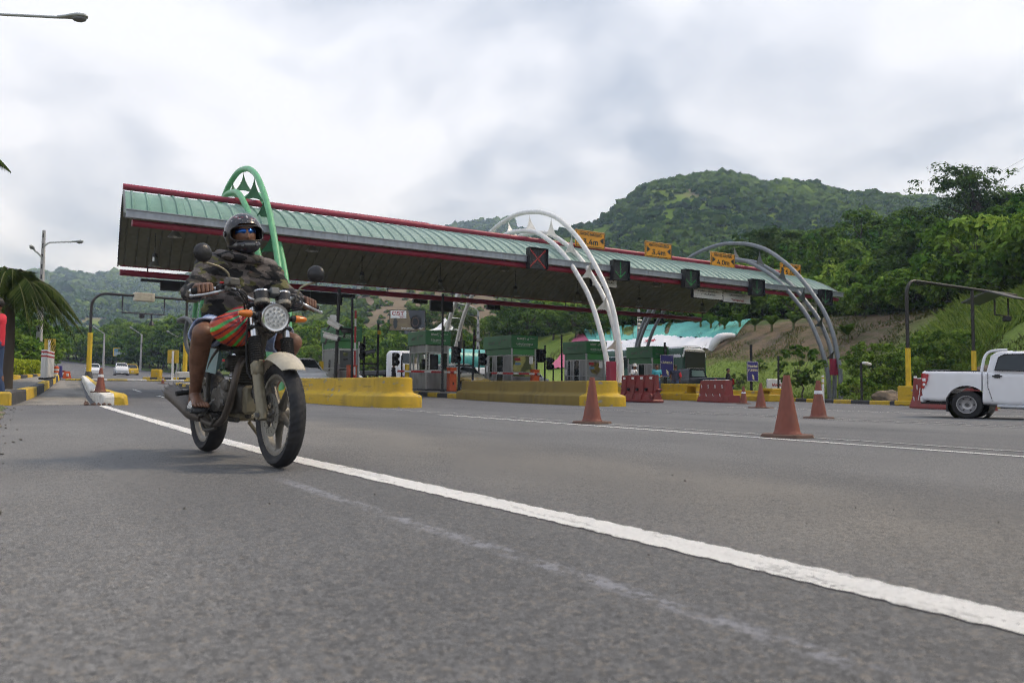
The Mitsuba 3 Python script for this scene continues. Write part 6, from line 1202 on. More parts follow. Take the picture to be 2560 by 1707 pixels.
part(tr, 'load', put(cat([cbox((-.65, -.3, 1.02), (.45, .6, .42), .06), cbox((.2, .1, .95), (.35, .7, .45), .06)])), 'm_darkgrey'); part(tr, 'strap_end', put(tube([(-1.06, -.82, .74), (-1.07, -.83, .6), (-1.10, -.82, .42)], .008, 5)), 'm_strapwhite')

def car(loc, heading, L, H, W, paint, kind, label, upper=None, group=None, lights='rear'):
    """small passenger vehicles: lower body, cabin, glass, wheels, lamps, bumpers."""
    k = thing('car', label, 'car', group); R = rotz(heading); put = lambda m: mv(m, loc, R); r = .30 * L / 4.2 + .02; hb = .52 * H + .06; h2 = W / 2
    if kind == 'suv': cs = [(-.48, .02), (-.40, 1), (.02, 1), (.24, .05)]
    elif kind == 'hatch': cs = [(-.46, .02), (-.32, 1), (.02, 1), (.27, .04)]
    else: cs = [(-.36, .02), (-.20, 1), (.04, 1), (.25, .04)]
    bz = .18
    low = vbody([(-L * .5, bz + .14, hb - .10, h2 * .82, h2 * .8), (-L * .48, bz, hb - .02, h2 * .95, h2 * .9), (-L * .25, bz - .02, hb, h2, h2 * .95), (L * .2, bz - .02, hb, h2, h2 * .95), (L * .42, bz, hb - .12, h2 * .95, h2 * .85), (L * .5, bz + .08, hb - .24, h2 * .78, h2 * .7)], .26)
    ar = [m3.Manifold.cylinder(W * 1.2, r * 1.2, r * 1.2, 28, True).rotate([90, 0, 0]).translate([x, 0, r]) for x in (-L * .29, L * .31)]; B = mf(fixw(low))
    for a in ar: B = B - a
    part(k, 'body', put(un(B)), paint, 35)
    part(k, 'cabin', put(vbody([(L * x, hb - .06, hb + (H - hb) * max(t, .02), h2 * .93, h2 * (.93 - .20 * t)) for x, t in cs], .24)), upper or paint, 35)
    zt = lambda x: np.interp(x, [c[0] for c in cs], [c[1] for c in cs])
    for sd in (1, -1):
        yy = lambda t: (h2 * (.93 - .20 * t) + .012) * sd
        for xa, xb in ((cs[0][0] + .07, -.115), (-.095, cs[3][0] - .10)):
            ta = min(.86, zt(xa + .02) * .9); tb = min(.86, zt(xb - .0) * .9); q = [(xa, .10), (xb, .10), (xb if xb < 0 else xb - .09, .86), (max(xa, cs[1][0] * .9), .86)]
            v = [(L * x, yy(t), hb + (H - hb) * t) for x, t in q]; part(k, 'side_window', put(A(v, [[0, 1, 2], [0, 2, 3]] if sd < 0 else [[0, 2, 1], [0, 3, 2]])), 'm_glassdark')
        for x in (-L * .29, L * .31): road_wheel(k, (x, (h2 - .11) * sd, r), r, .19, put, sd)
        part(k, 'tail_light', put(cbox((-L * .488, h2 * .72 * sd, hb - .17), (.07, .22, .15), .02)), 'm_taillight'); part(k, 'headlight', put(cbox((L * .468, h2 * .66 * sd, hb - .27), (.10, .30, .13), .03)), 'm_lamp'); part(k, 'mirror', put(cbox((L * .17, (h2 + .06) * sd, hb + .06), (.10, .16, .11), .03)), upper or paint)
    for x0, x1, n in ((cs[3][0], cs[2][0], 'windscreen'), (cs[0][0], cs[1][0], 'rear_window')):
        a, b = .12, .88; ins = .014 * (1 if n == 'windscreen' else -1); v = [(L * (x0 + (x1 - x0) * t) + ins, s * h2 * (.90 - .20 * t) * .9, hb + (H - hb) * t + .012) for t, s in ((a, -1), (a, 1), (b, 1), (b, -1))]; part(k, n, put(A(v, [[0, 1, 2], [0, 2, 3]] if n == 'windscreen' else [[0, 2, 1], [0, 3, 2]])), 'm_glassdark')
    part(k, 'bumper', put(cbox((-L * .49, 0, bz + .16), (.12, W * .86, .2), .04)), paint); part(k, 'front_bumper', put(cbox((L * .49, 0, bz + .12), (.12, W * .80, .2), .04)), 'm_blackplastic' if kind == 'suv' else paint); part(k, 'plate', put(box((-L * .5 - .06, 0, bz + .36), (.01, .36, .12)))if lights == 'rear' else put(box((L * .5 + .06, 0, bz + .2), (.01, .36, .12))), 'm_armwhite'); part(k, 'grille', put(cbox((L * .492, 0, hb - .34), (.05, W * .42, .12), .02)), 'm_black')
    return k
G = lambda x, y: np.array([x, y, gz(y)])
AWAY = PI / 2
t_ = car(G(20.9, 38.4), -AWAY + .12, 4.3, 1.62, 1.75, 'm_caryellow', 'hatch', 'yellow taxi with a cream roof between the glass booth and the fruit poster booth', 'm_carcream', lights='front')
car(G(26.2, 40.5), AWAY, 4.2, 1.5, 1.7, 'm_carwhite', 'sedan', 'white car seen from behind, left of the dark poster booth'); car(G(15.9, 44.0), -AWAY, 4.3, 1.62, 1.75, 'm_carsilver', 'suv', 'grey car with a dark windscreen waiting beyond the leftmost booth', lights='front')
a = atD(738, 940, 35); car(G(10.9, 35.2), -AWAY + .05, 4.4, 1.66, 1.8, 'm_carwhite', 'suv', 'white car behind the barrier, left of the leftmost booth', lights='front')
# far cars on the road at the left
for (px, py, D), paint, kind, H, lab, up in (((303, 938, 118), 'm_carsilver', 'suv', 1.75, 'silver off-roader with a white roof driving towards the plaza, far left', 'm_carwhite'), ((233, 938, 118), 'm_carwhite', 'sedan', 1.6, 'white far car behind the cone on the kerb island', None), ((328, 935, 128), 'm_caryellow', 'sedan', 1.6, 'small yellow far taxi behind the silver off-roader', None)):
    a = atD(px, py, D); c = G(a[0], a[1]); c[2] = gz(c[1]); d_ = -np.array([c[0] * .35, c[1]]); car(c, math.atan2(d_[1], d_[0]) + (PI if 'taxi' in lab else 0), 4.4, H + .15, 1.95, paint, kind, lab, up, 'cars on the far road', 'rear' if 'taxi' in lab else 'front')
# dark blue pickup and the coach in the right lane
k = thing('pickup_truck', 'dark blue pickup queueing behind the coach in the right lane', 'pickup truck'); c = G(37.6, 37.0); put = lambda m: mv(m, c, rotz(AWAY))
part(k, 'bed', put(vbody([(-2.5, .42, 1.08, .84, .84), (-2.4, .36, 1.12, .90, .88), (-.35, .36, 1.12, .90, .88)], .18)), 'm_cardark', 35); part(k, 'cab', put(vbody([(-.32, .36, 1.1, .90, .88), (1.2, .36, 1.1, .90, .88), (2.4, .4, 1.0, .86, .8)], .2)), 'm_cardark', 35); part(k, 'roof', put(vbody([(-.30, 1.0, 1.1, .86, .84), (-.14, 1.0, 1.68, .85, .66), (.8, 1.0, 1.72, .85, .68), (1.5, 1.0, 1.1, .84, .8)], .22)), 'm_cardark', 35)
part(k, 'rear_window', put(A([(-.30, .60, 1.20), (-.30, -.60, 1.20), (-.20, -.54, 1.60), (-.20, .54, 1.60)], [[0, 1, 2], [0, 2, 3]])), 'm_glasslight'); mat('m_glasslight', (.22, .33, .34), .12)
for sd in (1, -1):
    part(k, 'tail_light', put(cbox((-2.5, .78 * sd, .86), (.08, .16, .36), .02)), 'm_taillight'); part(k, 'mirror', put(cbox((.9, 1.0 * sd, 1.2), (.12, .2, .18), .03)), 'm_black')
    for x in (-1.6, 1.5): road_wheel(k, (x, .76 * sd, .36), .36, .24, put, sd)
part(k, 'bumper', put(cbox((-2.56, 0, .48), (.1, 1.6, .16), .03)), 'm_darkgrey')
def coach(c, heading, L, W, H, label, top='m_carwhite', low='m_busgreen'):
    k = thing('coach', label, 'bus'); put = lambda m: mv(m, c, rotz(heading))
    part(k, 'body', put(vbody([(-L / 2, .55, H - .55, W / 2 * .92, W / 2 * .86), (-L / 2 + .18, .35, H - .10, W / 2, W / 2 * .94), (L / 2 - .5, .35, H - .05, W / 2, W / 2 * .94), (L / 2, .5, H - .7, W / 2 * .9, W / 2 * .8)], .2, 36)), low, 35)
    part(k, 'roof', put(vbody([(-L / 2 + .02, H - .85, H - .25, W / 2 * .97, W / 2 * .80), (-L / 2 + .4, H - .95, H + .02, W / 2 * 1.01, W / 2 * .84), (L / 2 - .7, H - .95, H + .04, W / 2 * 1.01, W / 2 * .84), (L / 2 - .1, H - .9, H - .4, W / 2 * .95, W / 2 * .8)], .3, 36)), top, 40)
    part(k, 'rear_window', put(cbox((-L / 2 + .03, 0, H * .66), (.14, W * .84, H * .46), .12)), 'm_rearglass', 35)
    part(k, 'rear_stripe', put(box((-L / 2 - .05, 0, H * .50), (.02, W * .72, .05)), ), 'm_signgrey'); part(k, 'rear_stripe', put(box((-L / 2 - .05, 0, H * .45), (.02, W * .72, .05))), 'm_signgrey')
    for sd in (1, -1):
        for i in range(6): x = -L / 2 + .9 + i * (L - 1.6) / 6; part(k, 'side_window', put(cbox((x + (L - 1.6) / 12, W / 2 * .995 * sd, H * .66), ((L - 1.6) / 6 - .04, .05, H * .27), .02)), 'm_glassdark')
        for x in (-L * .28, L * .32): road_wheel(k, (x, (W / 2 - .16) * sd, .50), .50, .28, put, sd)
        part(k, 'tail_light', put(cbox((-L / 2 - .02, W * .41 * sd, H * .30), (.06, .14, .34), .02)), 'm_taillight')
    part(k, 'engine_grille', put(cbox((-L / 2 - .03, 0, H * .24), (.04, W * .5, .36), .02)), 'm_black'); part(k, 'bumper', put(cbox((-L / 2 - .02, 0, .5), (.14, W * .94, .3), .05)), low); return k
mat('m_rearglass', (.035, .040, .036), .25)
coach(G(41.0, 45.8), AWAY + .03, 10.6, 2.5, 3.2, 'dark green coach with a white roof, seen from behind in the right lane')
# tank lorry and white lorry behind the booths
k = thing('tank_lorry', 'tank lorry with a teal tank behind the glass booth', 'truck'); c = G(31.8, 60.5); put = lambda m: mv(m, c, rotz(.10))
part(k, 'tank', put(mv(rev([(0, -3.3), (.75, -3.25), (1.08, -3.05), (1.12, -2.9), (1.12, 3.9), (1.08, 4.05), (.75, 4.25), (0, 4.3)], 36, 'x'), (0, 0, 2.05), np.diag([1, 1.06, .92]))), 'm_tankteal', 40); part(k, 'skirt', put(cbox((.5, 0, 1.15), (7.2, 2.2, .62), .1)), 'm_carwhite')
for x in (-2.9, -2.0, -.8, .8, 2.4, 4.0): part(k, 'band', put(mv(rev([(1.125, -.03), (1.15, -.03), (1.15, .03), (1.125, .03)], 36, 'x', closed=True), (x, 0, 2.05), np.diag([1, 1.06, .92]))), 'm_tankteal', 40)
part(k, 'manhole', put(cyl((0, 0, 3.0), (0, 0, 3.2), .35, n=18)), 'm_steel'); part(k, 'chassis', put(box((1.4, 0, .72), (9, .9, .2))), 'm_black'); part(k, 'cab', put(vbody([(4.6, .5, 2.6, 1.1, 1.05), (4.8, .45, 2.75, 1.15, 1.08), (6.2, .45, 2.7, 1.15, 1.05), (6.5, .6, 1.8, 1.1, 1.0)], .2)), 'm_carwhite', 35)
for x in (-2.3, -1.2, 5.4):
    for sd in (1, -1): road_wheel(k, (x, 1.0 * sd, .5), .5, .28, put, sd)
k = thing('lorry', 'white lorry cab just left of the glass booth', 'truck'); c = atD(1002, 940, 52); c[2] = gz(c[1]); put = lambda m: mv(m, c, rotz(-AWAY + .1))
part(k, 'cab', put(vbody([(-.2, .5, 2.3, 1.0, .98), (0, .45, 2.4, 1.05, 1.0), (1.4, .45, 2.35, 1.05, .98), (1.75, .55, 1.5, 1.0, .92)], .2)), 'm_carwhite', 35); part(k, 'flatbed', put(cbox((-2.4, 0, .95), (4.2, 2.0, .3), .05)), 'm_darkgrey'); part(k, 'windscreen', put(A([(1.75, -.85, 1.52), (1.75, .85, 1.52), (1.48, .8, 2.2), (1.48, -.8, 2.2)], [[0, 1, 2], [0, 2, 3]])), 'm_glassdark'); part(k, 'bumper', put(cbox((1.75, 0, .6), (.15, 2.0, .3), .04)), 'm_signblue')
for x in (-3.6, .6):
    for sd in (1, -1): road_wheel(k, (x, .9 * sd, .45), .45, .25, put, sd)
# ---------------------------------------------------------------- the left side: kerbs, white island, walkway, hedge, posts, gantry, lamps
k = thing('striped_kerb', 'yellow and black striped kerb along the narrow concrete lane on the left', 'kerb')
ky = [22.7, 27.8, 33, 38, 42.5, 46.5, 50, 53, 55.5, 57.5]; kx = lambda y: -.05 + (y - 22.7) * .0720
for i in range(9):
    a, b = np.array([kx(ky[i]), ky[i]]), np.array([kx(ky[i + 1]), ky[i + 1]]); c = (a + b) / 2; m = loft(np.array([[(x + u, y, gz(y) + z) for u, z in ((-.30, -.05), (.0, -.05), (-.02, .30), (-.05, .335), (-.28, .335), (-.30, .32))] for x, y in (a + [0, .012], b)])); part(k, 'kerb_block', (m[0], m[1][:, ::-1]), ('m_kerbyellow', 'm_kerbblack')[(i + 1) % 2], 30)
for i in range(5): part(k, 'kerb_block', cbox((-.36 - 1.02 * i, 22.62 - .04 * i, .145), (1.0 if i else .62, .30, .38), .05), ('m_kerbyellow', 'm_kerbyellow', 'm_kerbblack', 'm_kerbyellow', 'm_kerbblack')[i])
add('walkway', sheet([[(x, y, gz(y) + .31) for x in (kx(y) - .31, kx(y) - 2.2, -6)] for y in np.linspace(22.78, 58, 20)]), 'm_concrete', smooth=True); tag('walkway', 'raised concrete walkway behind the striped kerb', kind='structure')
k = thing('kerb_island', 'narrow island, white on its left half and yellow on its right, with a rounded nose', 'traffic island')
def isl(u0, u1, m, n, rr):
    ys = [22.55, 22.62, 22.8, 26, 32, 40, 48, 57.0]; rings = []
    for i, y in enumerate(ys):
        l = 1.82 + (y - 22.7) * .0505; w = .72 - (y - 22.7) * .0086; s_ = (.80, .93, 1)[min(i, 2)]; h = (.20, .26, .29)[min(i, 2)]; x0, x1 = l + w * u0, l + w * u1; cut = .10 * (2 - min(i, 2)) / 2
        x0, x1 = (x0, x1 - cut) if rr else (x0 + cut, x1); rings.append([(x0, y, gz(y) - .03), (x1, y, gz(y) - .03), (x1 - (.04 if rr else 0), y, gz(y) + h * .8), (x1 - (.10 if rr else .0), y, gz(y) + h), (x0 + (.0 if rr else .06), y, gz(y) + h), (x0 + (0 if rr else .02), y, gz(y) + h * .8)])
    mm = loft(np.array(rings)); v, f = TM(trimesh.Trimesh(*mm).subdivide().subdivide()); nz = meshkit.fbm(v * np.array([6, 3, 6]), 3, 5) - .5; v = v + np.c_[nz * .05, nz * .05, nz * .03]; part(k, n, (v, f), m, 40)
isl(0, .5, 'm_kerbwhite', 'white_half', False); isl(.5, 1.0, 'm_kerbyellow', 'yellow_half', True)
g_ = np.random.default_rng(4)
tag(add(name('rubble'), cat([mv(hull(unit(g_, 9) * g_.uniform(.02, .05)), (g_.uniform(1.5, 2.1), 22.5 - abs(g_.normal(0, .07)), .02)) for _ in range(26)] + [mv(hull(unit(g_, 9) * g_.uniform(.015, .04)), (1.62 - abs(g_.normal(0, .05)) + y_ * .055, 22.7 + y_, .02)) for y_ in g_.uniform(0, 9, 40)]), 'm_conebase'), 'crumbled bits at the foot of the white island nose', 'rubble', kind='stuff')
c = atD(251, 966, 22.3); cone(c[0], c[1], .70, (.60, .72), 'orange cone with a white band standing on the white and yellow kerb island', gz(c[1]) + .29, sq=.5)
# planter kerb and hedge
A0, B0 = atD(-60, 958, 30), atD(104, 944, 46); dv = (B0 - A0)[:2]; Ln = np.linalg.norm(dv); dv /= Ln; nv = np.array([-dv[1], dv[0]])
k = thing('planter_kerb', 'black and yellow kerb below the clipped hedge', 'kerb'); edges = [0, .16, .30, .42, .54, .66, .76, .86, .94, 1]
for i in range(9):
    a, b = A0 + (B0 - A0) * edges[i], A0 + (B0 - A0) * edges[i + 1]; c = (a + b) / 2; part(k, 'kerb_block', cbox((c[0], c[1], c[2] + .06), (np.linalg.norm((b - a)[:2]) - .01, .22, .36), .03, rotz(math.atan2(dv[1], dv[0]))), ('m_kerbblack', 'm_kerbyellow')[i % 2])
def hedge_mesh(n, Lh, Wh, Hh, g, size, base, bright):
    p = g.uniform(-1, 1, (n, 3)); ax_ = g.integers(0, 3, n); p[np.arange(n), ax_] = np.sign(p[np.arange(n), ax_]) * g.uniform(.82, 1.08, n); nrm = np.zeros((n, 3)); nrm[np.arange(n), ax_] = np.sign(p[np.arange(n), ax_]); nrm += g.normal(size=(n, 3)) * .6
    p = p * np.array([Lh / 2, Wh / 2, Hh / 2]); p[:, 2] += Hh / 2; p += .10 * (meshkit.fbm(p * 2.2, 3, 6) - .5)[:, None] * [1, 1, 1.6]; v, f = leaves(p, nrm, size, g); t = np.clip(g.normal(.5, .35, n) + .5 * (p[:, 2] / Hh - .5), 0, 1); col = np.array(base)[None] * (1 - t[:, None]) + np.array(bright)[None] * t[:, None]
    return (v, f), np.repeat(col, 4, 0)
hg = np.random.default_rng(12); hm, hk = hedge_mesh(9000, Ln, 1.5, .78, hg, .15, (.10, .16, .015), (.42, .48, .05)); cM = (A0 + B0) / 2; Rh = rotz(math.atan2(dv[1], dv[0]))
hm = (hm[0] + np.c_[0 * hm[0][:, 0], 0 * hm[0][:, 0], hm[0][:, 0] / Ln * (B0 - A0)[2]], hm[1])
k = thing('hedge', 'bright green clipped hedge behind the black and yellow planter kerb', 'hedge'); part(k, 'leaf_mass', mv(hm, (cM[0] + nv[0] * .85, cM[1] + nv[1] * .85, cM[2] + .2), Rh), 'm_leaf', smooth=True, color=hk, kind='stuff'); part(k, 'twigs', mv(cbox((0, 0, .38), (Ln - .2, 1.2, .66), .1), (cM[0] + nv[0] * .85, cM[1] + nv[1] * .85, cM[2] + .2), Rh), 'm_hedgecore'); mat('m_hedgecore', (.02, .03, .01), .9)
add('planting_bed', sheet([[(*(A0[:2] + dv * s * Ln + nv * u), A0[2] + (B0 - A0)[2] * s + .18) for u in (.1, 14)] for s in np.linspace(-.2, 1.6, 8)]), 'm_dirt', smooth=True); tag('planting_bed', 'earth bed behind the hedge', kind='structure')
# white slat fence with red bands
for i in range(7):
    t = i / 6; a = atD(107 + 21 * t, 948 - 3 * t, 34 + 5 * t); h = (64 - 7 * t) * a[1] * 1.16 / 1961 * .86
    q = thing('slat_post', ('first', 'second', 'third', 'fourth', 'fifth', 'sixth', 'last')[i] + ' white slat post with red bands from the left end of the row', 'marker post', 'white marker posts in a row'); part(q, 'slat', cbox((a[0], a[1], a[2] + h / 2), (.20, .06, h), .02, rotz(-.3)), 'm_armwhite')
    for u in (.78, .92): part(q, 'band', cbox((a[0], a[1], a[2] + h * u), (.206, .066, .07), .005, rotz(-.3)), 'm_red')
    part(q, 'foot', cbox((a[0], a[1], a[2] + .03), (.34, .3, .08), .02), 'm_black')
def square_sign(a, b, c, d, D, label):
    q0, q1 = atD(a, b, D), atD(c, d, D); p = (q0 + q1) / 2; w = np.linalg.norm((q1 - q0)[:2]); h = q0[2] - q1[2]; R = rotz(-YAW); k = thing('square_sign', label, 'sign')
    part(k, 'board', mv(cbox((0, 0, 0), (w, .05, h), .015), p, R), 'm_kerbyellow'); z0 = gz(p[1]) + .1; part(k, 'post', mv(cbox((.02, -.09, (z0 - p[2]) / 2 + h * .15), (.12, .08, p[2] - z0 + h * .55), .01), p, R), 'm_armwhite'); part(k, 'rear_post', mv(cyl((w * .32, .06, z0 - p[2]), (w * .32, .06, 0), .035, n=8), p, R), 'm_steel')
square_sign(111, 847, 138, 885, 48, 'yellow square sign on a white post by the hedge end'); square_sign(419, 875, 447, 908, 52, 'yellow square sign on a white post left of the rider')
# drums and red plastic blocks
for px, y0, y1, D, kind, lab in ((139.5, 917, 941, 52, 'drum', 'orange and white drum behind the white slat posts'), (154.5, 926, 943, 50, 'block', 'low red plastic block right of the drum'), (167, 928, 946, 49, 'block', 'orange and white block nearest the lane end')):
    a, b = atD(px, y1, D), atD(px, y0, D); h = b[2] - a[2]
    if kind == 'drum':
        k = thing('traffic_drum', lab, 'traffic drum'); r = .20 * h / .62
        for i in range(5): part(k, 'band', cyl(a + [0, 0, h * i / 5], a + [0, 0, h * (i + 1) / 5 - .004], r * (1.05 - .03 * i), n=18), ('m_armwhite', 'm_orange')[i % 2 == 0] if i else 'm_orange', 40)
        part(k, 'cap', cyl(a + [0, 0, h], a + [0, 0, h + .06], r * .5, n=12), 'm_orange')
    else:
        k = thing('plastic_block', lab, 'plastic barrier'); part(k, 'body', hull([a + [sx * w_, sy * .2, z_] for sx in (-1, 1) for sy in (-1, 1) for z_, w_ in ((0, .24), (h, .15))]), 'm_orange' if 'white' in lab else 'm_redplastic'); part(k, 'patch', box(a + [0, -.19, h * .5], (.16, .06, h * .4), rotz(-YAW)), 'm_armwhite')
k, _ = post((152, 152), 928, 914, 55, .09, 'short blue post by the drums', 'm_signblue', 'marker_pipe', False)
# black and yellow pipe gantry over the left lanes
gl = thing('clearance_gantry', 'black and yellow pipe gantry over the left lanes with a pale light box', 'gantry')
ga = atD(221, 947, 50); gb = atD(461, 950, 53.7); zt = atD(258, 733, 50.6)[2]; ga[2] = gz(ga[1]); gb[2] = gz(gb[1]); ex = (gb - ga); ex[2] = 0; Lg = np.linalg.norm(ex); ex /= Lg; z1, z2 = atD(225, 831, 50)[2], atD(465, 855, 53.7)[2]
part(gl, 'pipe', tube(np.vstack([[ga[0], ga[1], z1], [ga[0], ga[1], zt - .9]] + [[*(ga + ex * (.9 - .9 * math.cos(t)))[:2], zt - .9 + .9 * math.sin(t)] for t in np.linspace(.2, PI / 2, 7)] + [[gb[0], gb[1], zt], [*(gb + ex * 1.5)[:2], zt]]), .085, 8), 'm_blackpipe', 50); part(gl, 'pipe', cyl((gb[0], gb[1], z2), (gb[0], gb[1], zt), .085, n=8), 'm_blackpipe', 50)
part(gl, 'yellow_sleeve', cyl(ga, (ga[0], ga[1], z1), .15, n=10), 'm_yellowpost', 50); part(gl, 'yellow_sleeve', cyl(gb, (gb[0], gb[1], z2), .15, n=10), 'm_yellowpost', 50)
for q in (ga, gb): part(gl, 'foot', cyl(q, q + [0, 0, .55], .30, .18, 10), 'm_kerbblack', 40)
k = thing('light_box', 'pale ribbed light box under the left gantry beam', 'light fixture'); c = ga + ex * (Lg * .53); c[2] = zt - .05; R = rotz(math.atan2(ex[1], ex[0])); part(k, 'box', mv(cbox((0, 0, 0), (1.25, .5, .55), .03), c, R), 'm_cream'); 
for i in range(5): part(k, 'rib', mv(box((-.45 + .22 * i, -.26, 0), (.04, .03, .5)), c, R), 'm_cream')
part(k, 'bracket', mv(tube([(-1.3, 0, .0), (-1.3, 0, -1.1), (1.3, 0, -1.1), (1.3, 0, 0)], .05, 6), c, R), 'm_blackpipe'); part(k, 'spot_lamp', mv(cat([cbox((-.1, 0, -1.25), (.3, .3, .3), .04), cyl((.5, 0, -1.15), (.5, 0, -1.6), .04), cyl((.5, -.1, -1.6), (.5, -.1, -1.85), .10, .2, 10)]), c, R), 'm_black', kind='stuff')
k = thing('toll_island', 'small yellow and white island at the right foot of the left gantry', 'traffic island'); c = atD(448, 950, 53); c[2] = gz(c[1])
for i in range(9): part(k, 'kerb_block', mv(cbox((-1.9 + .47 * i, -.6, .12), (.46, .3, .26), .03), c, rotz(-.5)), ('m_kerbyellow', 'm_kerbblack')[i % 2])
part(k, 'block', mv(cbox((-1.5, 0, .45), (.6, .5, .7), .05), c, rotz(-.5)), 'm_yellow'); part(k, 'block', mv(cbox((.5, .1, .38), (1.5, .5, .55), .05), c, rotz(-.5)), 'm_kerbwhite'); part(k, 'base', mv(cbox((0, 0, .08), (4.2, 1.1, .2), .03), c, rotz(-.5)), 'm_concrete')
# ---------------------------------------------------------------- concrete poles and street lamps
mat('m_pole', wear((.38, .375, .36), (.20, .19, .17), .4, 2), .8); mat('m_lampgrey', (.40, .42, .40), .4, .3)
def lamp_head(k, p, u, s=1.0, m='m_lampgrey'):
    """cobra head: p the neck, u the way it points."""
    u = np.asarray(u, float) / np.linalg.norm(u); a, b, _ = frame(u); side = np.cross(u, [0, 0, 1.0]); side /= np.linalg.norm(side); up = np.cross(side, u); rings = []
    for t, w, h, z in ((0, .055, .055, 0), (.22, .075, .065, .005), (.42, .13, .085, .01), (.62, .16, .10, .012), (.80, .12, .075, .012), (.86, .03, .02, .01)):
        rings.append([np.asarray(p) + s * (u * t + side * w * math.cos(th) + up * (z + h * math.sin(th) * (1 if math.sin(th) > 0 else .65))) for th in np.linspace(0, 2 * PI, 17)[:-1]])
    part(k, 'head', loft(np.array(rings)), m, 50); part(k, 'diffuser', mv(ball((0, 0, 0), 1, 2), np.asarray(p) + s * (u * .62 - up * .055), np.c_[u * .20, side * .13, up * .085] * s), 'm_glassdim', True)
mat('m_glassdim', (.16, .165, .165), .15)
def arm(k, a, b, r, sag=.15): a, b = np.asarray(a), np.asarray(b); part(k, 'arm', tube(spline([a, a * .75 + b * .25 + [0, 0, sag], b], 12), r, 8), 'm_lampgrey', 50); return b - (a * .75 + b * .25 + [0, 0, sag])
def holed_pole(label, base, top, w0, w1, holes=True):
    k = thing('lamp_post', label, 'lamp post'); base, top = np.asarray(base, float), np.asarray(top, float); R = rotz(-YAW); h = top[2] - base[2]; rings = [[(sx * w / 2, sy * w * .4, z) for sx, sy in ((-1, -1), (1, -1), (1, 1), (-1, 1))] for w, z in ((w0, 0), (w1, h))]; part(k, 'pole', mv(loft(np.array(rings)), base, R), 'm_pole')
    n = int(h / .75)
    for i in range(n if holes else 0): z = .5 + i * .75; w = w0 + (w1 - w0) * z / h; part(k, 'step_hole', mv(box((0, -w * .4 + .0, z), (w * .42, .02, .32)), base, R), 'm_black')
    return k
b_ = atD(94, 940, 56); b_[2] = gz(b_[1]); t_ = b_.copy(); t_[2] = atD(112, 572, 56)[2]
k = holed_pole('tall concrete lamp post with step holes and two lamp arms, left of the gantry', b_, t_, .40, .17); n0 = atD(211 - 34, 605, 56); u = arm(k, t_ * 0 + [t_[0], t_[1], atD(112, 615, 56)[2]], n0, .05, .25); lamp_head(k, n0, [RT[0], RT[1], .05], 1.05, 'm_lampgrey'); n0 = atD(87, 627, 55); arm(k, [t_[0], t_[1], atD(107, 645, 56)[2]], n0, .05, .05); lamp_head(k, n0, n0 - np.array([t_[0], t_[1], atD(107, 645, 56)[2]]) + [0, 0, .1], .95)
k = thing('lamp_post', 'street lamp arm reaching in at the top left corner', 'lamp post'); p0 = atD(-230, 950, 20.5); p0[2] = gz(p0[1]); ztop = atD(-230, 30, 20.5)[2]; part(k, 'pole', cyl(p0, (p0[0], p0[1], ztop), .14, .08, 12), 'm_pole', 40); n0 = atD(145, 44, 19.5); part(k, 'arm', tube([(p0[0], p0[1], ztop - .2), atD(-20, 36, 19.9), n0], .035, 8), 'm_lampgrey', 50); lamp_head(k, n0, [RT[0], RT[1], .02], .86)
for (px, y0, y1, ax, ay), lab in (((258, 834, 915, 239, 823), 'far street lamp behind the cone on the kerb island'), ((351, 836, 926, 331, 825), 'far street lamp right of the small seaside billboard'), ((449, 846, 930, 424, 834), 'far street lamp just left of the rider')):
    a = atD(px, y1, 150); a[2] = gz(a[1]); b = atD(px, y0, 150); k = thing('lamp_post', lab, 'lamp post', 'far street lamps along the road'); part(k, 'pole', cyl(a, (a[0], a[1], b[2]), .22, .13, 8), 'm_pole', 40); n0 = atD(ax + 5, ay, 149); part(k, 'arm', tube([(a[0], a[1], b[2]), n0], .07, 6), 'm_lampgrey', 50); lamp_head(k, n0, n0 - np.array([a[0], a[1], b[2]]), 1.3)
b_ = atD(1194, 925, 78); b_[2] = gz(b_[1]); t_ = atD(1186, 778, 78); t_[0], t_[1] = b_[0], b_[1]; k = holed_pole('pale concrete lamp post behind the yellow taxi', b_, t_, .42, .2); n0 = atD(1150, 760, 77); arm(k, t_, n0, .06, .2); lamp_head(k, n0, n0 - t_, 1.2)
b_ = atD(1597, 905, 66); t_ = atD(1590, 772, 66); t_[0], t_[1] = b_[0], b_[1]; k = holed_pole('concrete power pole before the painted slope', b_, t_, .34, .2); part(k, 'insulator', cat([cbox(t_ + [0, -.1, -.6 - .35 * i], (.5, .12, .1), .03) for i in range(4)]), 'm_steel', kind='stuff')
for px, y0 in ((131, 824), (278, 828)): a = atD(px, 905, 175); b = atD(px, y0, 175); k = thing('utility_pole', 'thin pale utility pole above the ' + ('drum' if px < 200 else 'small seaside billboard'), 'utility pole'); part(k, 'pole', cyl(a, (a[0], a[1], b[2]), .17, .13, 8), 'm_pole', 40)
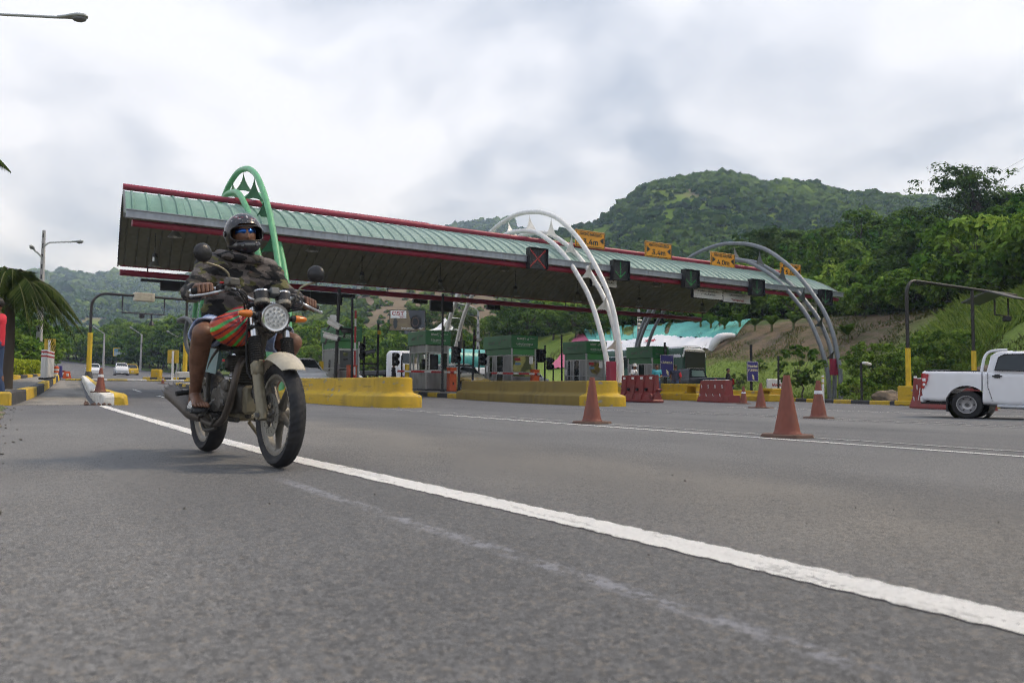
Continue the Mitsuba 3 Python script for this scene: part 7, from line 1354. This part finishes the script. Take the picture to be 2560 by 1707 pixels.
# ---------------------------------------------------------------- billboards
q0, q1 = atD(283, 869, 160), atD(323, 891, 160); p = (q0 + q1) / 2; w, h = np.linalg.norm((q1 - q0)[:2]), q0[2] - q1[2]; R = rotz(-YAW); k = thing('billboard', 'small far billboard with a yellow border and a blue seaside picture', 'billboard'); mat('m_sea', mikit.proc(lambda p, n, uv: mikit.mix((.10, .26, .36), (.42, .50, .52), mikit.smoothstep(.4, .6, mikit.fbm(p.x * .9, p.y * .9, p.z * 1.6, 3)))), .5)
part(k, 'frame', mv(cbox((0, 0, 0), (w, .2, h), .03), p, R), 'm_caryellow'); part(k, 'picture', mv(box((0, -.11, -.02), (w - .5, .03, h - .3)), p, R), 'm_sea'); part(k, 'sail', mv(prism([(.2, -h * .4), (w * .28, -h * .4), (w * .16, h * .15), (.5, h * .05)], .02, 'y'), p + R @ np.array([0, -.15, 0]), R), 'm_signwhite'); part(k, 'foliage_print', mv(prism([(-w * .1, h * .25), (w * .2, h * .1), (w * .4, h * .35), (0, h * .42)], .02, 'y'), p + R @ np.array([0, -.15, 0]), R), 'm_bandgreen2'); part(k, 'post', mv(cat([cyl((s * w * .3, .1, -h / 2 - 4), (s * w * .3, .1, -h / 2), .12, n=8) for s in (1, -1)]), p, R), 'm_darkgrey')
Db = 112; q0, q1 = atD(974, 773, Db), atD(1063, 830, Db); p = (q0 + q1) / 2; w, h = np.linalg.norm((q1 - q0)[:2]), atD(1018, 776, Db)[2] - atD(1018, 829, Db)[2]; R = rotz(-YAW + .12); k = thing('billboard', 'large tyre billboard on a single column behind the glass booth', 'billboard'); X_ = lambda u, v, dy=-.16: p + R @ np.array([u * w, dy, v * h])
mat('m_earth', mikit.proc(lambda p, n, uv: mikit.mix((.30, .22, .13), (.14, .10, .06), mikit.fbm(p.x * 1.1, p.y * 1.1, p.z * 1.8, 4))), .6)
part(k, 'panel', mv(cbox((0, 0, 0), (w, .3, h), .04), p, R), 'm_black'); part(k, 'picture', mv(box((-.01, -.16, 0), (w * .97, .02, h * .94)), p, R), 'm_earth'); part(k, 'white_field', mv(box((-.25 * w, -.175, .28 * h), (w * .43, .02, h * .36)), p, R), 'm_signwhite'); Rf = R @ FACE_FRONT
part(k, 'lettering', text('CST', h * .17, X_(-.26, .33, -.19), Rf, .02, True, w * .33), 'm_red', kind='stuff'); part(k, 'lettering', text('TIRES', h * .075, X_(-.16, .165, -.19), Rf, .02, True, w * .17), 'm_red', kind='stuff'); part(k, 'lettering', text('Silva Comercial', h * .075, X_(.02, -.36, -.19), Rf, .02, True, w * .36), 'm_signwhite', kind='stuff'); part(k, 'lettering', text('CST', h * .06, X_(.37, -.38, -.19), Rf, .02, True, w * .1), 'm_signwhite', kind='stuff')
part(k, 'vehicle_print', mv(prism([(.02 * w, .47 * h), (.48 * w, .47 * h), (.48 * w, -.30 * h), (.30 * w, -.38 * h), (.10 * w, -.1 * h)], .02, 'y'), p + R @ np.array([0, -.19, 0]), R), 'm_cardark'); part(k, 'tyre_print', mv(mv(rev([(.0, 0), (.26 * h, 0), (.26 * h, .02), (0, .02)], 28, 'y'), (0, 0, 0), np.diag([1, 1, 1.35])), X_(.24, -.06, -.23), R), 'm_tyreplain', 40); part(k, 'wheel_print', mv(mv(rev([(0.14 * h, 0), (.17 * h, 0), (.17 * h, .02), (.14 * h, .02)], 24, 'y', closed=True), (0, 0, 0), np.diag([1, 1, 1.35])), X_(.22, -.06, -.25), R), 'm_conebase', 40); part(k, 'small_tyre_print', mv(mv(rev([(.0, 0), (.2 * h, 0), (.2 * h, .02), (0, .02)], 24, 'y'), (0, 0, 0), np.diag([.5, 1, 1.3])), X_(-.33, -.14, -.19), R), 'm_darkgrey', 40)
part(k, 'column', cyl((p[0], p[1], gz(p[1])), (p[0], p[1], p[2] - h / 2), .45, n=14), 'm_sheetgrey', 40)
a = atD(1112, 840, 95); k = thing('tent', 'white tent peak seen behind the glass booth', 'tent'); part(k, 'canopy', mv(loft(np.array([[(r * math.cos(t), r * math.sin(t), z) for t in np.arange(8) * PI / 4] for r, z in ((2.1, 0), (1.2, .35), (.5, .95), (.05, 1.6))])), a + [0, 0, .6]), 'm_signwhite', 20); part(k, 'pole', cat([cyl(a + [1.3 * sx, 1.3 * sy, -2.6], a + [1.3 * sx, 1.3 * sy, .6], .04, n=6) for sx in (-1, 1) for sy in (-1, 1)]), 'm_steel', kind='stuff')
# ---------------------------------------------------------------- trees, bushes, grass, the painted slope
def hill_hit(px, py, d0=30.0, d1=160.0):
    d = ray(px, py); last = d0
    for D in np.arange(d0, d1, .5):
        p = CAM + d * D
        if p[2] <= hz(p[0], p[1]) + .1: return p
    return CAM + d * d1
def on_hill(px, D): p = atD(px, 900, D); return np.array([p[0], p[1], hz(p[0], p[1])])
mat('m_teal', wear((.12, .42, .37), (.09, .24, .21), .5, .9, .06), .7); mat('m_pink', wear((.48, .12, .20), (.36, .10, .15), .4, .9, .05), .7); mat('m_canvas', wear((.74, .74, .77), (.42, .41, .40), .2, .8, .03), .7)
def draped(key_label, n, top, bot, m, rows=10, cols=70, lift=.14, nm='slope_cover'):
    tx, ty = np.array(top).T; bx_, by = np.array(bot).T; P_ = []
    for s in np.linspace(0, 1, cols):
        xa, xb = tx[0] + (tx[-1] - tx[0]) * s, bx_[0] + (bx_[-1] - bx_[0]) * s; ya, yb = np.interp(xa, tx, ty), np.interp(xb, bx_, by); a, b = hill_hit(xa, ya), hill_hit(xb, yb); row = []
        for t in np.linspace(0, 1, rows): q = a * (1 - t) + b * t; q[2] = hz(q[0], q[1]) + .1 + lift + .30 * (meshkit.fbm(np.array([q[0] * .9, q[1] * .9, 1.0]), 3, 14) - .3) * (.4 + .6 * math.sin(PI * min(t + .08, 1))); row.append(q)
        P_.append(row)
    k = tag(add(name(nm), sheet(P_), m, smooth=True), key_label, 'slope cover'); return k
draped('turquoise painted cover with a wavy top edge on the slope behind the booths', 0, [(1455, 830), (1475, 822), (1490, 829), (1512, 818), (1545, 823), (1560, 812), (1572, 808), (1585, 819), (1625, 815), (1650, 820), (1675, 807), (1690, 813), (1720, 808), (1740, 813), (1765, 806), (1800, 807), (1813, 802), (1822, 810), (1850, 806), (1880, 803)], [(1470, 853), (1510, 857), (1580, 855), (1650, 842), (1700, 848), (1785, 850), (1842, 842)], 'm_teal')
draped('white painted cover below the turquoise one on the slope', 0, [(1470, 853.5), (1510, 857.5), (1580, 855.5), (1650, 842.5), (1700, 848.5), (1785, 850.5), (1842, 842.5)], [(1480, 884), (1580, 878), (1640, 884), (1700, 888), (1775, 877)], 'm_canvas', lift=.16)
draped('pink painted cover beside the turquoise one, left of the dark poster booth', 0, [(1376, 921), (1414, 876), (1452, 831), (1470, 853)], [(1378, 927), (1420, 921), (1480, 905), (1482, 902)], 'm_pink', cols=30)
draped('thin turquoise strip below the white cover', 0, [(1482, 885), (1580, 879), (1640, 885), (1700, 889)], [(1484, 893), (1580, 888), (1640, 893), (1700, 895)], 'm_teal', cols=30, rows=4)
star = [(math.cos(a) * (1 if i % 2 == 0 else .42), math.sin(a) * (1 if i % 2 == 0 else .42)) for i, a in enumerate(np.linspace(0, 2 * PI, 11)[:-1] + .3)]
for i, (px, py) in enumerate([(1601, 862), (1618, 859), (1633, 858), (1644, 860), (1655, 863), (1675, 872), (1552, 867)]):
    q = hill_hit(px, py); v, f = prism([(x * .32, y * .42) for x, y in star], .02); tag(add(name('painted_star'), mv((v, f), q + [0, 0, .30], rotz(-1.2) @ rotx(.5)), 'm_red'), 'small red star on the white slope cover, ' + ('second from the left', 'third from the left', 'fourth from the left', 'fifth from the left', 'sixth from the left', 'rightmost of all', 'leftmost of all')[i], 'star', 'red stars on the white cover')
a, b = hill_hit(1776, 882), hill_hit(1835, 849); tag(add(name('rolled_cover'), tube(spline([a + [0, 0, .2], (a + b) / 2 + [-.5, -.2, .75], b + [0, 0, .35]], 12), [.25, .3, .34, .36, .36, .36, .34, .32, .3, .28, .24, .2], 10), 'm_canvas', smooth=40), 'rolled edge of the white slope cover', 'roll of cover')
# tree kinds
tree_kind('kind_round', seed=3, H=9, R=4.2, clumps=150, per=46, size=.42, base=(0.045, 0.099, 0.022), bright=(0.143, 0.225, 0.045))
tree_kind('kind_round2', seed=5, H=8, R=4.6, clumps=150, per=46, size=.40, base=(0.060, 0.128, 0.024), bright=(0.203, 0.292, 0.054))
tree_kind('kind_dark', seed=8, H=10, R=5.0, clumps=150, per=46, size=.42, base=(0.034, 0.076, 0.020), bright=(0.105, 0.170, 0.041))
tree_kind('kind_umbrella', seed=11, H=8, R=5.2, style='umbrella', clumps=210, per=44, size=.34, base=(0.036, 0.076, 0.025), bright=(0.126, 0.189, 0.061))
tree_kind('kind_open', seed=14, H=13, R=6.6, style='open', clumps=190, per=40, size=.38, base=(0.027, 0.058, 0.019), bright=(0.082, 0.133, 0.034), trunk=.75)
tree_kind('kind_bush', seed=17, H=2.6, R=1.9, clumps=70, per=34, size=.24, base=(0.059, 0.129, 0.023), bright=(0.206, 0.305, 0.056), trunk=.06)
tree_kind('kind_bush_dark', seed=19, H=2.8, R=2.0, clumps=70, per=34, size=.25, base=(0.038, 0.091, 0.021), bright=(0.131, 0.210, 0.042), trunk=.06)
ORD = 'leftmost second third fourth fifth sixth seventh eighth ninth tenth eleventh twelfth thirteenth fourteenth fifteenth sixteenth seventeenth eighteenth nineteenth twentieth rightmost'.split()
def ordinal(i, n): return ORD[0] if i == 0 else 'rightmost' if i == n - 1 else ORD[i]
def broadleaf(seed, n, H, L, W, g=None, base=(.05, .11, .02), bright=(.14, .22, .04), droop=.5):
    """banana-like or palm-like tufts: long blades from a short stem."""
    g = np.random.default_rng(seed); V, F, K, at = [], [], [], 0
    for i in range(n):
        a = g.uniform(0, 2 * PI); el = g.uniform(.75, 1.4); u = np.array([math.cos(a) * math.cos(el), math.sin(a) * math.cos(el), math.sin(el)]); s = np.cross(u, [0, 0, 1]); s /= np.linalg.norm(s); l = L * g.uniform(.7, 1.1); rows = []
        for t in np.linspace(0, 1, 7): c = np.array([0, 0, H * .5]) + u * l * t + np.array([0, 0, -droop * l * t * t]); w = W * math.sin(PI * min(.97, t * .9 + .08)); rows.append([c - s * w, c + [0, 0, .12 * w], c + s * w])
        m = sheet(rows); V.append(m[0]); F.append(m[1] + at); at += len(m[0]); t = g.uniform(0, 1); K.append(np.repeat((np.array(base) * (1 - t) + np.array(bright) * t)[None], len(m[0]), 0))
    return (np.vstack(V), np.vstack(F)), np.vstack(K)
def palm_mesh(seed, n, L, leaf=.5, droop=.75, rise=(-.2, 1.2)):
    g = np.random.default_rng(seed); V, F, K, at = [], [], [], 0; rach = []
    for i in range(n):
        a = i * 2.4 + g.uniform(-.2, .2); el = g.uniform(*rise); h = np.array([math.cos(a), math.sin(a), 0]); l = L * g.uniform(.8, 1.1); pts = np.array([h * l * t * math.cos(el) + np.array([0, 0, l * t * math.sin(el) - droop * l * t * t]) for t in np.linspace(0, 1, 22)]); rach.append(tube(pts, np.linspace(.022, .006, 22), 4)); side = np.array([-h[1], h[0], 0])
        for j in range(3, 22):
            for s in (1, -1):
                for e in range(2):
                    p = pts[j] if e == 0 else (pts[j] + pts[j - 1]) / 2; t = j / 21; ll = leaf * math.sin(PI * min(.96, .15 + .8 * t)) * g.uniform(.85, 1.1); d = side * s * .75 + (pts[j] - pts[j - 1]) / np.linalg.norm(pts[j] - pts[j - 1]) * .65 + np.array([0, 0, -.45]); d /= np.linalg.norm(d); w = np.cross(d, [0, 0, 1]); w = w / np.linalg.norm(w) * .018; V.append(np.array([p - w, p + w, p + d * ll * .6 + w * .8 + [0, 0, -.03], p + d * ll + [0, 0, -.16 * ll]])); F.append(np.array([[0, 1, 2], [0, 2, 3]]) + at); at += 4; tt = g.uniform(0, 1); K.append(np.repeat((np.array([.022, .042, .012]) * (1 - tt) + np.array([.075, .105, .028]) * tt)[None], 4, 0))
    return (np.vstack(V), np.vstack(F)), np.vstack(K), cat(rach)
def palm(loc, H, L, n, seed, label, r=.16, **kw):
    k = thing('palm_tree', label, 'palm'); m, c, ra = palm_mesh(seed, n, L, **kw); part(k, 'trunk', tube([np.array(loc) + [0, 0, -.2], np.array(loc) + [.05, 0, H * .5], np.array(loc) + [0, 0, H]], [r * 1.3, r, r * .9], 10), 'm_bark', 40); part(k, 'frond_leaves', mv(m, np.array(loc) + [0, 0, H]), 'm_leaf', smooth=True, color=c, kind='stuff'); part(k, 'frond_ribs', mv(ra, np.array(loc) + [0, 0, H]), 'm_palmrib', 40, kind='stuff')
mat('m_palmrib', (.10, .11, .03), .6)
def ground_at(px, D): p = atD(px, 950, D); return np.array([p[0], p[1], gz(min(p[1], 300)) - .05])
tg = np.random.default_rng(31)
p_ = ground_at(14, 25); palm(p_, atD(16, 712, 25)[2] - p_[2], 2.25, 80, 4, 'bushy dark palm at the left edge above the hedge', droop=.95, leaf=.62, rise=(.0, 1.35)); p_ = ground_at(-150, 20); palm(p_, atD(-150, 330, 20)[2] - p_[2], 1.35, 16, 9, 'tall palm whose frond tips reach in at the left edge', droop=.7, leaf=.5)
p_ = on_hill(1152, 92); p_[2] = max(p_[2], 1.2); palm(p_, atD(1152, 800, 92)[2] - p_[2], 3.4, 22, 6, 'drooping palm beside the rear leg of the white arch', droop=.95, leaf=.9)
ROW = [(136, 172, 838, 'kind_round', 0), (168, 168, 836, 'kind_round2', 0), (200, 166, 826, 'kind_round2', 0), (232, 164, 830, 'kind_round', 0), (262, 163, 827, 'kind_round2', 0), (292, 176, 800, 'kind_round', 1), (318, 170, 792, 'kind_round2', 1), (348, 160, 812, 'kind_round', 0), (378, 166, 800, 'kind_dark', 1), (408, 160, 790, 'kind_round2', 1), (438, 155, 792, 'kind_round', 0), (472, 150, 800, 'kind_dark', 0), (505, 148, 806, 'kind_round', 0), (540, 142, 800, 'kind_round2', 0), (580, 138, 806, 'kind_dark', 0), (185, 178, 838, 'kind_dark', 0), (280, 168, 836, 'kind_dark', 0), (395, 152, 838, 'kind_dark', 0), (450, 146, 842, 'kind_dark', 0), (110, 178, 842, 'kind_dark', 0), (335, 156, 846, 'kind_dark', 0)]
for i, (px, D, top, kd, off) in enumerate(ROW):
    p_ = ground_at(px, D + 4); h = atD(px, top, D + 4)[2] - p_[2]; plant(kd, 'roadside_tree', p_, i * 1.7, h / (9.6 if kd != 'kind_dark' else 10.6), ordinal(sorted(r[0] for r in ROW).index(px), len(ROW)) + ' tree from the left in the dense row along the far road' if px not in (110, 580) else ordinal(sorted(r[0] for r in ROW).index(px), len(ROW)) + ' tree of the dense row along the far road', group='trees along the far road', sz=1.05)
verge = [[(*atD(px, 900, D)[:2], 0) for D in (128, 220)] for px in np.linspace(60, 640, 14)]
add('verge', sheet([[(x, y, gz(y) + .02 + .1 * (j == 1)) for j, (x, y, _) in enumerate([(xr(yy) + .4, yy, 0), (xr(yy) + 60, yy, 0)])] for yy in np.linspace(98, 226, 20)][::-1]), 'm_verge', smooth=True); tag('verge', 'grass verge along the far road', kind='structure'); mat('m_verge', mikit.proc(lambda p, n, uv: mikit.mix((.06, .11, .02), (.13, .17, .05), mikit.fbm(p.x * .6, p.y * .6, 0, 4))), .95)
for i, (px, D, top, kd, lab) in enumerate([(655, 118, 806, 'kind_round2', 'light green tree just right of the front wheel'), (706, 112, 778, 'kind_round', 'tree behind the large orange barrier gate'), (752, 118, 790, 'kind_round2', 'bright tree left of the leftmost booth'), (800, 108, 772, 'kind_round2', 'tall bright tree rising behind the leftmost booth'), (842, 116, 792, 'kind_dark', 'dark tree behind the white cameras'), (880, 110, 790, 'kind_round', 'tree behind the raised barrier arm'),
                                            (925, 106, 800, 'kind_round2', 'leafy tree behind the post with the yellow box'), (968, 112, 806, 'kind_round', 'tree left of the tyre billboard column'), (1035, 118, 822, 'kind_round2', 'low tree below the tyre billboard'), (1078, 124, 752, 'kind_umbrella', 'dark spreading tree right of the tyre billboard'), (1120, 128, 795, 'kind_round', 'tree behind the white tent peak'), (988, 66, 864, 'kind_dark', 'dense dark round tree between the two left booths'), (858, 90, 850, 'kind_round', 'tree directly behind the leftmost booth'), (935, 86, 858, 'kind_round2', 'bushy tree right of the leftmost booth'), (780, 92, 846, 'kind_round2', 'bushy tree behind the white car'), (705, 96, 850, 'kind_round', 'bushy tree low behind the front mudguard'), (900, 96, 838, 'kind_dark', 'dark tree behind the signal head of the leftmost booth')]):
    p_ = ground_at(px, D); h = atD(px, top, D)[2] - p_[2]; plant(kd, 'tree', p_, i * 2.1, h / (9.6 if kd not in ('kind_dark', 'kind_umbrella') else 10.6 if kd == 'kind_dark' else 8.4), lab)
# trees on the crest and the wooded hill to the right
for i, (px, D, top, kd, lab) in enumerate([(1268, 104, 748, 'kind_dark', 'dark tree on the crest behind the fruit poster booth'), (1322, 100, 744, 'kind_dark', 'broad dark tree on the crest left of the white arch'), (1382, 96, 748, 'kind_round', 'tree on the crest behind the tall black post'), (1440, 92, 756, 'kind_dark', 'dark tree on the crest left of the white arch pipes'), (1225, 112, 770, 'kind_round2', 'bright small tree at the left end of the crest'), (1500, 90, 765, 'kind_round', 'tree on the crest behind the white arch pipes'),
                                            (1925, 92, 556, 'kind_umbrella', 'flat topped dark tree above the 5.0m sign'), (1862, 98, 590, 'kind_dark', 'dark tree left of the flat topped tree'), (2042, 96, 556, 'kind_dark', 'dark tree between the flat topped tree and the round tree'), (2150, 98, 512, 'kind_round', 'round tree standing high on the hill right of the grey arch'), (2222, 100, 520, 'kind_dark', 'dark tree right of the round tree high on the hill'), (2478, 92, 418, 'kind_open', 'giant dark open crowned tree at the top right'), (2300, 104, 500, 'kind_dark', 'dark tree on the ridge left of the giant tree'), (2560, 88, 470, 'kind_dark', 'dark tree on the ridge right of the giant tree'),
                                            (2322, 64, 552, 'kind_umbrella', 'large spreading dark tree above the right gantry'), (2015, 82, 640, 'kind_round', 'tree right above the far canopy end'), (2105, 78, 610, 'kind_round2', 'bright tree on the hill right of the grey arch'), (2190, 74, 640, 'kind_dark', 'dark tree behind the right gantry beam'), (2440, 72, 590, 'kind_round2', 'bright tree right of the large spreading tree'), (2535, 66, 610, 'kind_round', 'tree at the right edge above the hanging panel'), (1960, 86, 610, 'kind_dark', 'dark tree under the flat topped tree'), (2390, 80, 545, 'kind_dark', 'dark tree behind the large spreading tree')]):
    p_ = on_hill(px, D); h = max(2.5, atD(px, top, D)[2] - p_[2]); b_ = {'kind_umbrella': 8.2, 'kind_dark': 10.6, 'kind_open': 13.2}.get(kd, 9.6); s_ = h / b_; sz = 1.0
    if s_ > 1.5: sz = min(1.5, s_ / 1.2); s_ = s_ / sz
    plant(kd, 'hill_tree', p_ - [0, 0, .3], i * 1.3 + .5, s_, lab, sz=sz)
n_ = 0
def under(kd, p, s, rz):
    global n_; n_ += 1; scene[f'undergrowth__{n_:03d}'] = {'type': 'instance', 'g': {'type': 'ref', 'id': kd}, 'to_world': T().translate([float(x) for x in p]).rotate([0, 0, 1], math.degrees(rz)).scale([s, s, s * float(tg.uniform(.8, 1.3))])}
for i in range(760):
    Y = tg.uniform(8, 100); d = 13.5 + 62 * tg.random() ** 1.5; X = float(toe(Y)) + d
    if 40 < Y and d < 16.5: continue
    s = tg.uniform(.7, 1.7) * (1 + d * .012); under('kind_bush' if meshkit.noise(np.array([X * .09, Y * .09, 2])) + tg.normal(0, .15) > .5 else 'kind_bush_dark', (X, Y, hz(X, Y) - .2), s, tg.uniform(0, 6.3))
for i in range(150):
    D = tg.uniform(78, 125); px = tg.uniform(620, 1190); p_ = ground_at(px, D)
    if p_[0] > float(xr(min(p_[1], 225))) + 1: under('kind_bush' if tg.random() < .6 else 'kind_bush_dark', p_, tg.uniform(1.0, 2.2), tg.uniform(0, 6.3))
for i in range(70):
    yy = tg.uniform(112, 214); under('kind_bush_dark', (float(xr(yy)) + tg.uniform(2.5, 9), yy, gz(yy) - .1), tg.uniform(1.2, 2.2), tg.uniform(0, 6.3))
for i in range(60):
    D = tg.uniform(50, 120); px = tg.uniform(-140, 92); p_ = ground_at(px, D); under('kind_bush' if tg.random() < .5 else 'kind_bush_dark', p_, tg.uniform(.9, 1.8), tg.uniform(0, 6.3))
tag('undergrowth', 'mass of bushes covering the hill and the roadside', 'undergrowth', kind='stuff')
m, c = broadleaf(3, 16, 1.2, 2.0, .24); scene['kind_banana'] = {'type': 'shapegroup', 'stem': mikit.ply(cyl((0, 0, -.2), (0, 0, .7), .12, .09, 8), 'm_palmrib'), 'leaf_tuft': mikit.ply(m, 'm_leaf', smooth=True, color=c)}
for i, (px, D) in enumerate([(1752, 76), (1778, 74), (1812, 72), (1850, 71), (1888, 69), (1930, 67), (1985, 65), (1450, 93), (1222, 106), (2120, 58)]):
    p_ = on_hill(px, D); plant('kind_banana', 'banana_plant', p_, i * 1.1, tg.uniform(.8, 1.15), ordinal(sorted([1752, 1778, 1812, 1850, 1888, 1930, 1985, 1450, 1222, 2120]).index(px), 10) + ' of the broad leaved banana plants along the crest', 'plant', 'banana plants along the crest')
# sapling, bushes and rocks near the kerb on the right
def leafy(n, seed, H, R, clumps, per, size, px, D, label, cat_='bush', z=None, base=(.05, .10, .02), bright=(.16, .24, .045), style='round', trunk=.05):
    w, m, c = make_tree(seed, H, R, style, per, size, clumps, base, bright, trunk); p_ = on_hill(px, D) if z is None else np.array([*atD(px, 950, D)[:2], z]); k = thing(n, label, cat_); part(k, 'trunk', mv(w, p_), 'm_bark', True); part(k, 'crown', mv(m, p_), 'm_leaf', smooth=True, color=c, kind='stuff')
leafy('sapling', 41, 3.1, 1.15, 60, 26, .22, 2002, 41, 'young broad leaved tree in front of the lawn, left of the grey arch foot', 'tree', base=(.04, .085, .018), bright=(.115, .19, .035)); leafy('bush', 42, 3.0, 1.7, 110, 40, .17, 2195, 39, 'rounded bush left of the right gantry post'); leafy('bush', 43, 2.6, 1.7, 100, 40, .16, 2300, 40, 'darker bush just right of the right gantry post', base=(.04, .085, .018), bright=(.12, .18, .035)); leafy('bush', 44, 1.1, 1.0, 60, 34, .13, 2150, 36, 'low bush by the grey arch foot'); leafy('bush', 45, 2.4, 1.9, 100, 38, .17, 2360, 42, 'bush behind the pickup tail'); leafy('bush', 46, 1.2, .8, 40, 30, .12, 1845, 58, 'small bright bush alone on the bare slope', bright=(.13, .16, .04)); leafy('bush', 47, 1.0, .7, 36, 30, .12, 1898, 60, 'small bush higher on the bare slope')
mat('m_rock', mikit.proc(lambda p, n, uv: mikit.mix((.22, .165, .115), (.085, .07, .05), mikit.smoothstep(.35, .7, mikit.fbm(p.x * 2.5, p.y * 2.5, p.z * 4, 4)))), .9)
for i, (px, py, D, s, lab) in enumerate([(2222, 958, 34, .75, 'flat brown rock on the verge below the rounded bush'), (2265, 966, 33, .5, 'small rock left of the right gantry post'), (2418, 905, 38, .85, 'slanting tan rock above the pickup bed'), (2385, 925, 37, .6, 'rock half hidden behind the pickup bed'), (2470, 912, 38, .7, 'rock behind the pickup cab')]):
    p_ = on_hill(px, D); v, f = TM(trimesh.creation.icosphere(subdivisions=3)); v = v * (1 + .7 * (meshkit.fbm(v * 1.6 + i * 7, 3, i) - .5))[:, None]; v = np.sign(v) * np.abs(v) ** .8 * np.array([1.0, .7, .5]) * s; tag(add(name('rock'), mv((v, f), p_ + [0, 0, s * .25], rotz(i * 1.1) @ rotx(.3 * (-1) ** i)), 'm_rock', smooth=25), lab, 'rock')
def blades(n, place, h, w, g, base, bright):
    V, F, K, at = [], [], [], 0
    for i in range(n):
        p = place(g)
        if p is None: continue
        a = g.uniform(0, 2 * PI); u = np.array([math.cos(a), math.sin(a), 0]); l = h * g.uniform(.5, 1.2); b = g.normal(size=2) * .35 * l; V.append(np.array([p - u * w, p + u * w, p + [b[0] * .4, b[1] * .4, l * .6], p + [b[0], b[1], l]])); F.append(np.array([[0, 1, 2], [0, 2, 3]]) + at); at += 4; t = g.uniform(0, 1); K.append(np.repeat((np.array(base) * (1 - t) + np.array(bright) * t)[None], 4, 0))
    return (np.vstack(V), np.vstack(F)), np.vstack(K)
bg = np.random.default_rng(77)
def pl_lawn(g):
    Y = g.uniform(16, 60); d = -2.2 + 9.5 * g.random(); X = float(toe(Y)) + d
    if X < float(xr(Y)) + .35: return None
    return np.array([X, Y, hz(X, Y) - .02 + (.08 if d > 0 else 0)])
m, c = blades(22000, pl_lawn, .20, .035, bg, (.09, .16, .022), (.20, .27, .055)); tag(add('lawn_grass', m, 'm_leaf', smooth=True, color=c), 'short grass covering the verge and the lawn slope', 'grass', kind='stuff')
def pl_tall(g):
    Y = g.uniform(4, 32); d = .6 + 15 * g.random() ** .8; X = float(toe(Y)) + d
    if meshkit.noise(np.array([X * .25, Y * .25, 5])) < .25 or (Y > 28 and d > 1.8): return None
    return np.array([X, Y, hz(X, Y)])
m, c = blades(60000, pl_tall, .85, .035, bg, (.13, .23, .034), (.36, .43, .10)); tag(add('tall_grass', m, 'm_leaf', smooth=True, color=c), 'tall yellow green grass on the slope behind the pickup', 'grass', kind='stuff')
def pl_soil(g):
    Y = g.uniform(16, 75); d = 6 + 8.5 * g.random(); X = float(toe(Y)) + d
    return np.array([X, Y, hz(X, Y) + .05]) if meshkit.noise(np.array([X * .5, Y * .5, 9])) > .62 else None
m, c = blades(16000, pl_soil, .34, .05, bg, (.07, .10, .02), (.16, .15, .06)); tag(add('slope_weeds', m, 'm_leaf', smooth=True, color=c), 'sparse weeds on the bare soil slope', 'weeds', kind='stuff')
# dirt, pebbles and straw along the left edge of the road
pg = np.random.default_rng(5); pb = []
for i in range(500):
    y = pg.uniform(1.2, 21); x = -.30 + pg.normal(0, .16) - .05 * abs(pg.normal()); r = pg.uniform(.004, .02); pb.append(mv(hull(unit(pg, 8) * r * np.array([1, 1, .6])), (x, y, r * .4)))
for i in range(26): pb.append(mv(hull(unit(pg, 8) * pg.uniform(.003, .008)), (pg.uniform(-.2, 4), pg.uniform(1.2, 8), .003)))
tag(add('pebbles', cat(pb), 'm_pebble'), 'pebbles and crumbs along the left edge of the road', 'pebbles', kind='stuff'); mat('m_pebble', (.07, .065, .055), .9)
add('dirt_edge', sheet([[(x + .12 * (meshkit.noise(np.array([y * 1.3, x, 0])) - .5), y, .006 if x > -.5 else .05) for x in (-.16, -.5, -2.0, -6)] for y in np.linspace(0, 22.4, 90)]), 'm_dirt', smooth=True); tag('dirt_edge', 'strip of dark dirt along the left edge of the road', kind='structure')
# wires far off
for i, (a, b) in enumerate([((2150, 500, 300), (2570, 392, 180)), ((2150, 512, 300), (2570, 412, 180))]): p0, p1 = atD(*a), atD(*b); tag(add(name('power_line'), tube([p0 * (1 - t) + p1 * t - np.array([0, 0, 6 * math.sin(PI * t)]) for t in np.linspace(0, 1, 20)], .035, 4), 'm_darkgrey'), ('upper' if i == 0 else 'lower') + ' thin power line over the ridge at the top right', 'power line')
scene['air'] = {'type': 'homogeneous', 'albedo': {'type': 'rgb', 'value': [.95, .96, .97]}, 'sigma_t': {'type': 'rgb', 'value': [.00021, .00026, .00036]}}
scene['haze'] = {'type': 'cube', 'to_world': T().translate([0, 0, 148]).scale([2200, 2200, 150]), 'bsdf': {'type': 'null'}, 'interior': {'type': 'ref', 'id': 'air'}}
tag('haze', 'thin bluish air over the whole valley', kind='stuff')
scene['camera']['medium'] = {'type': 'ref', 'id': 'air'}
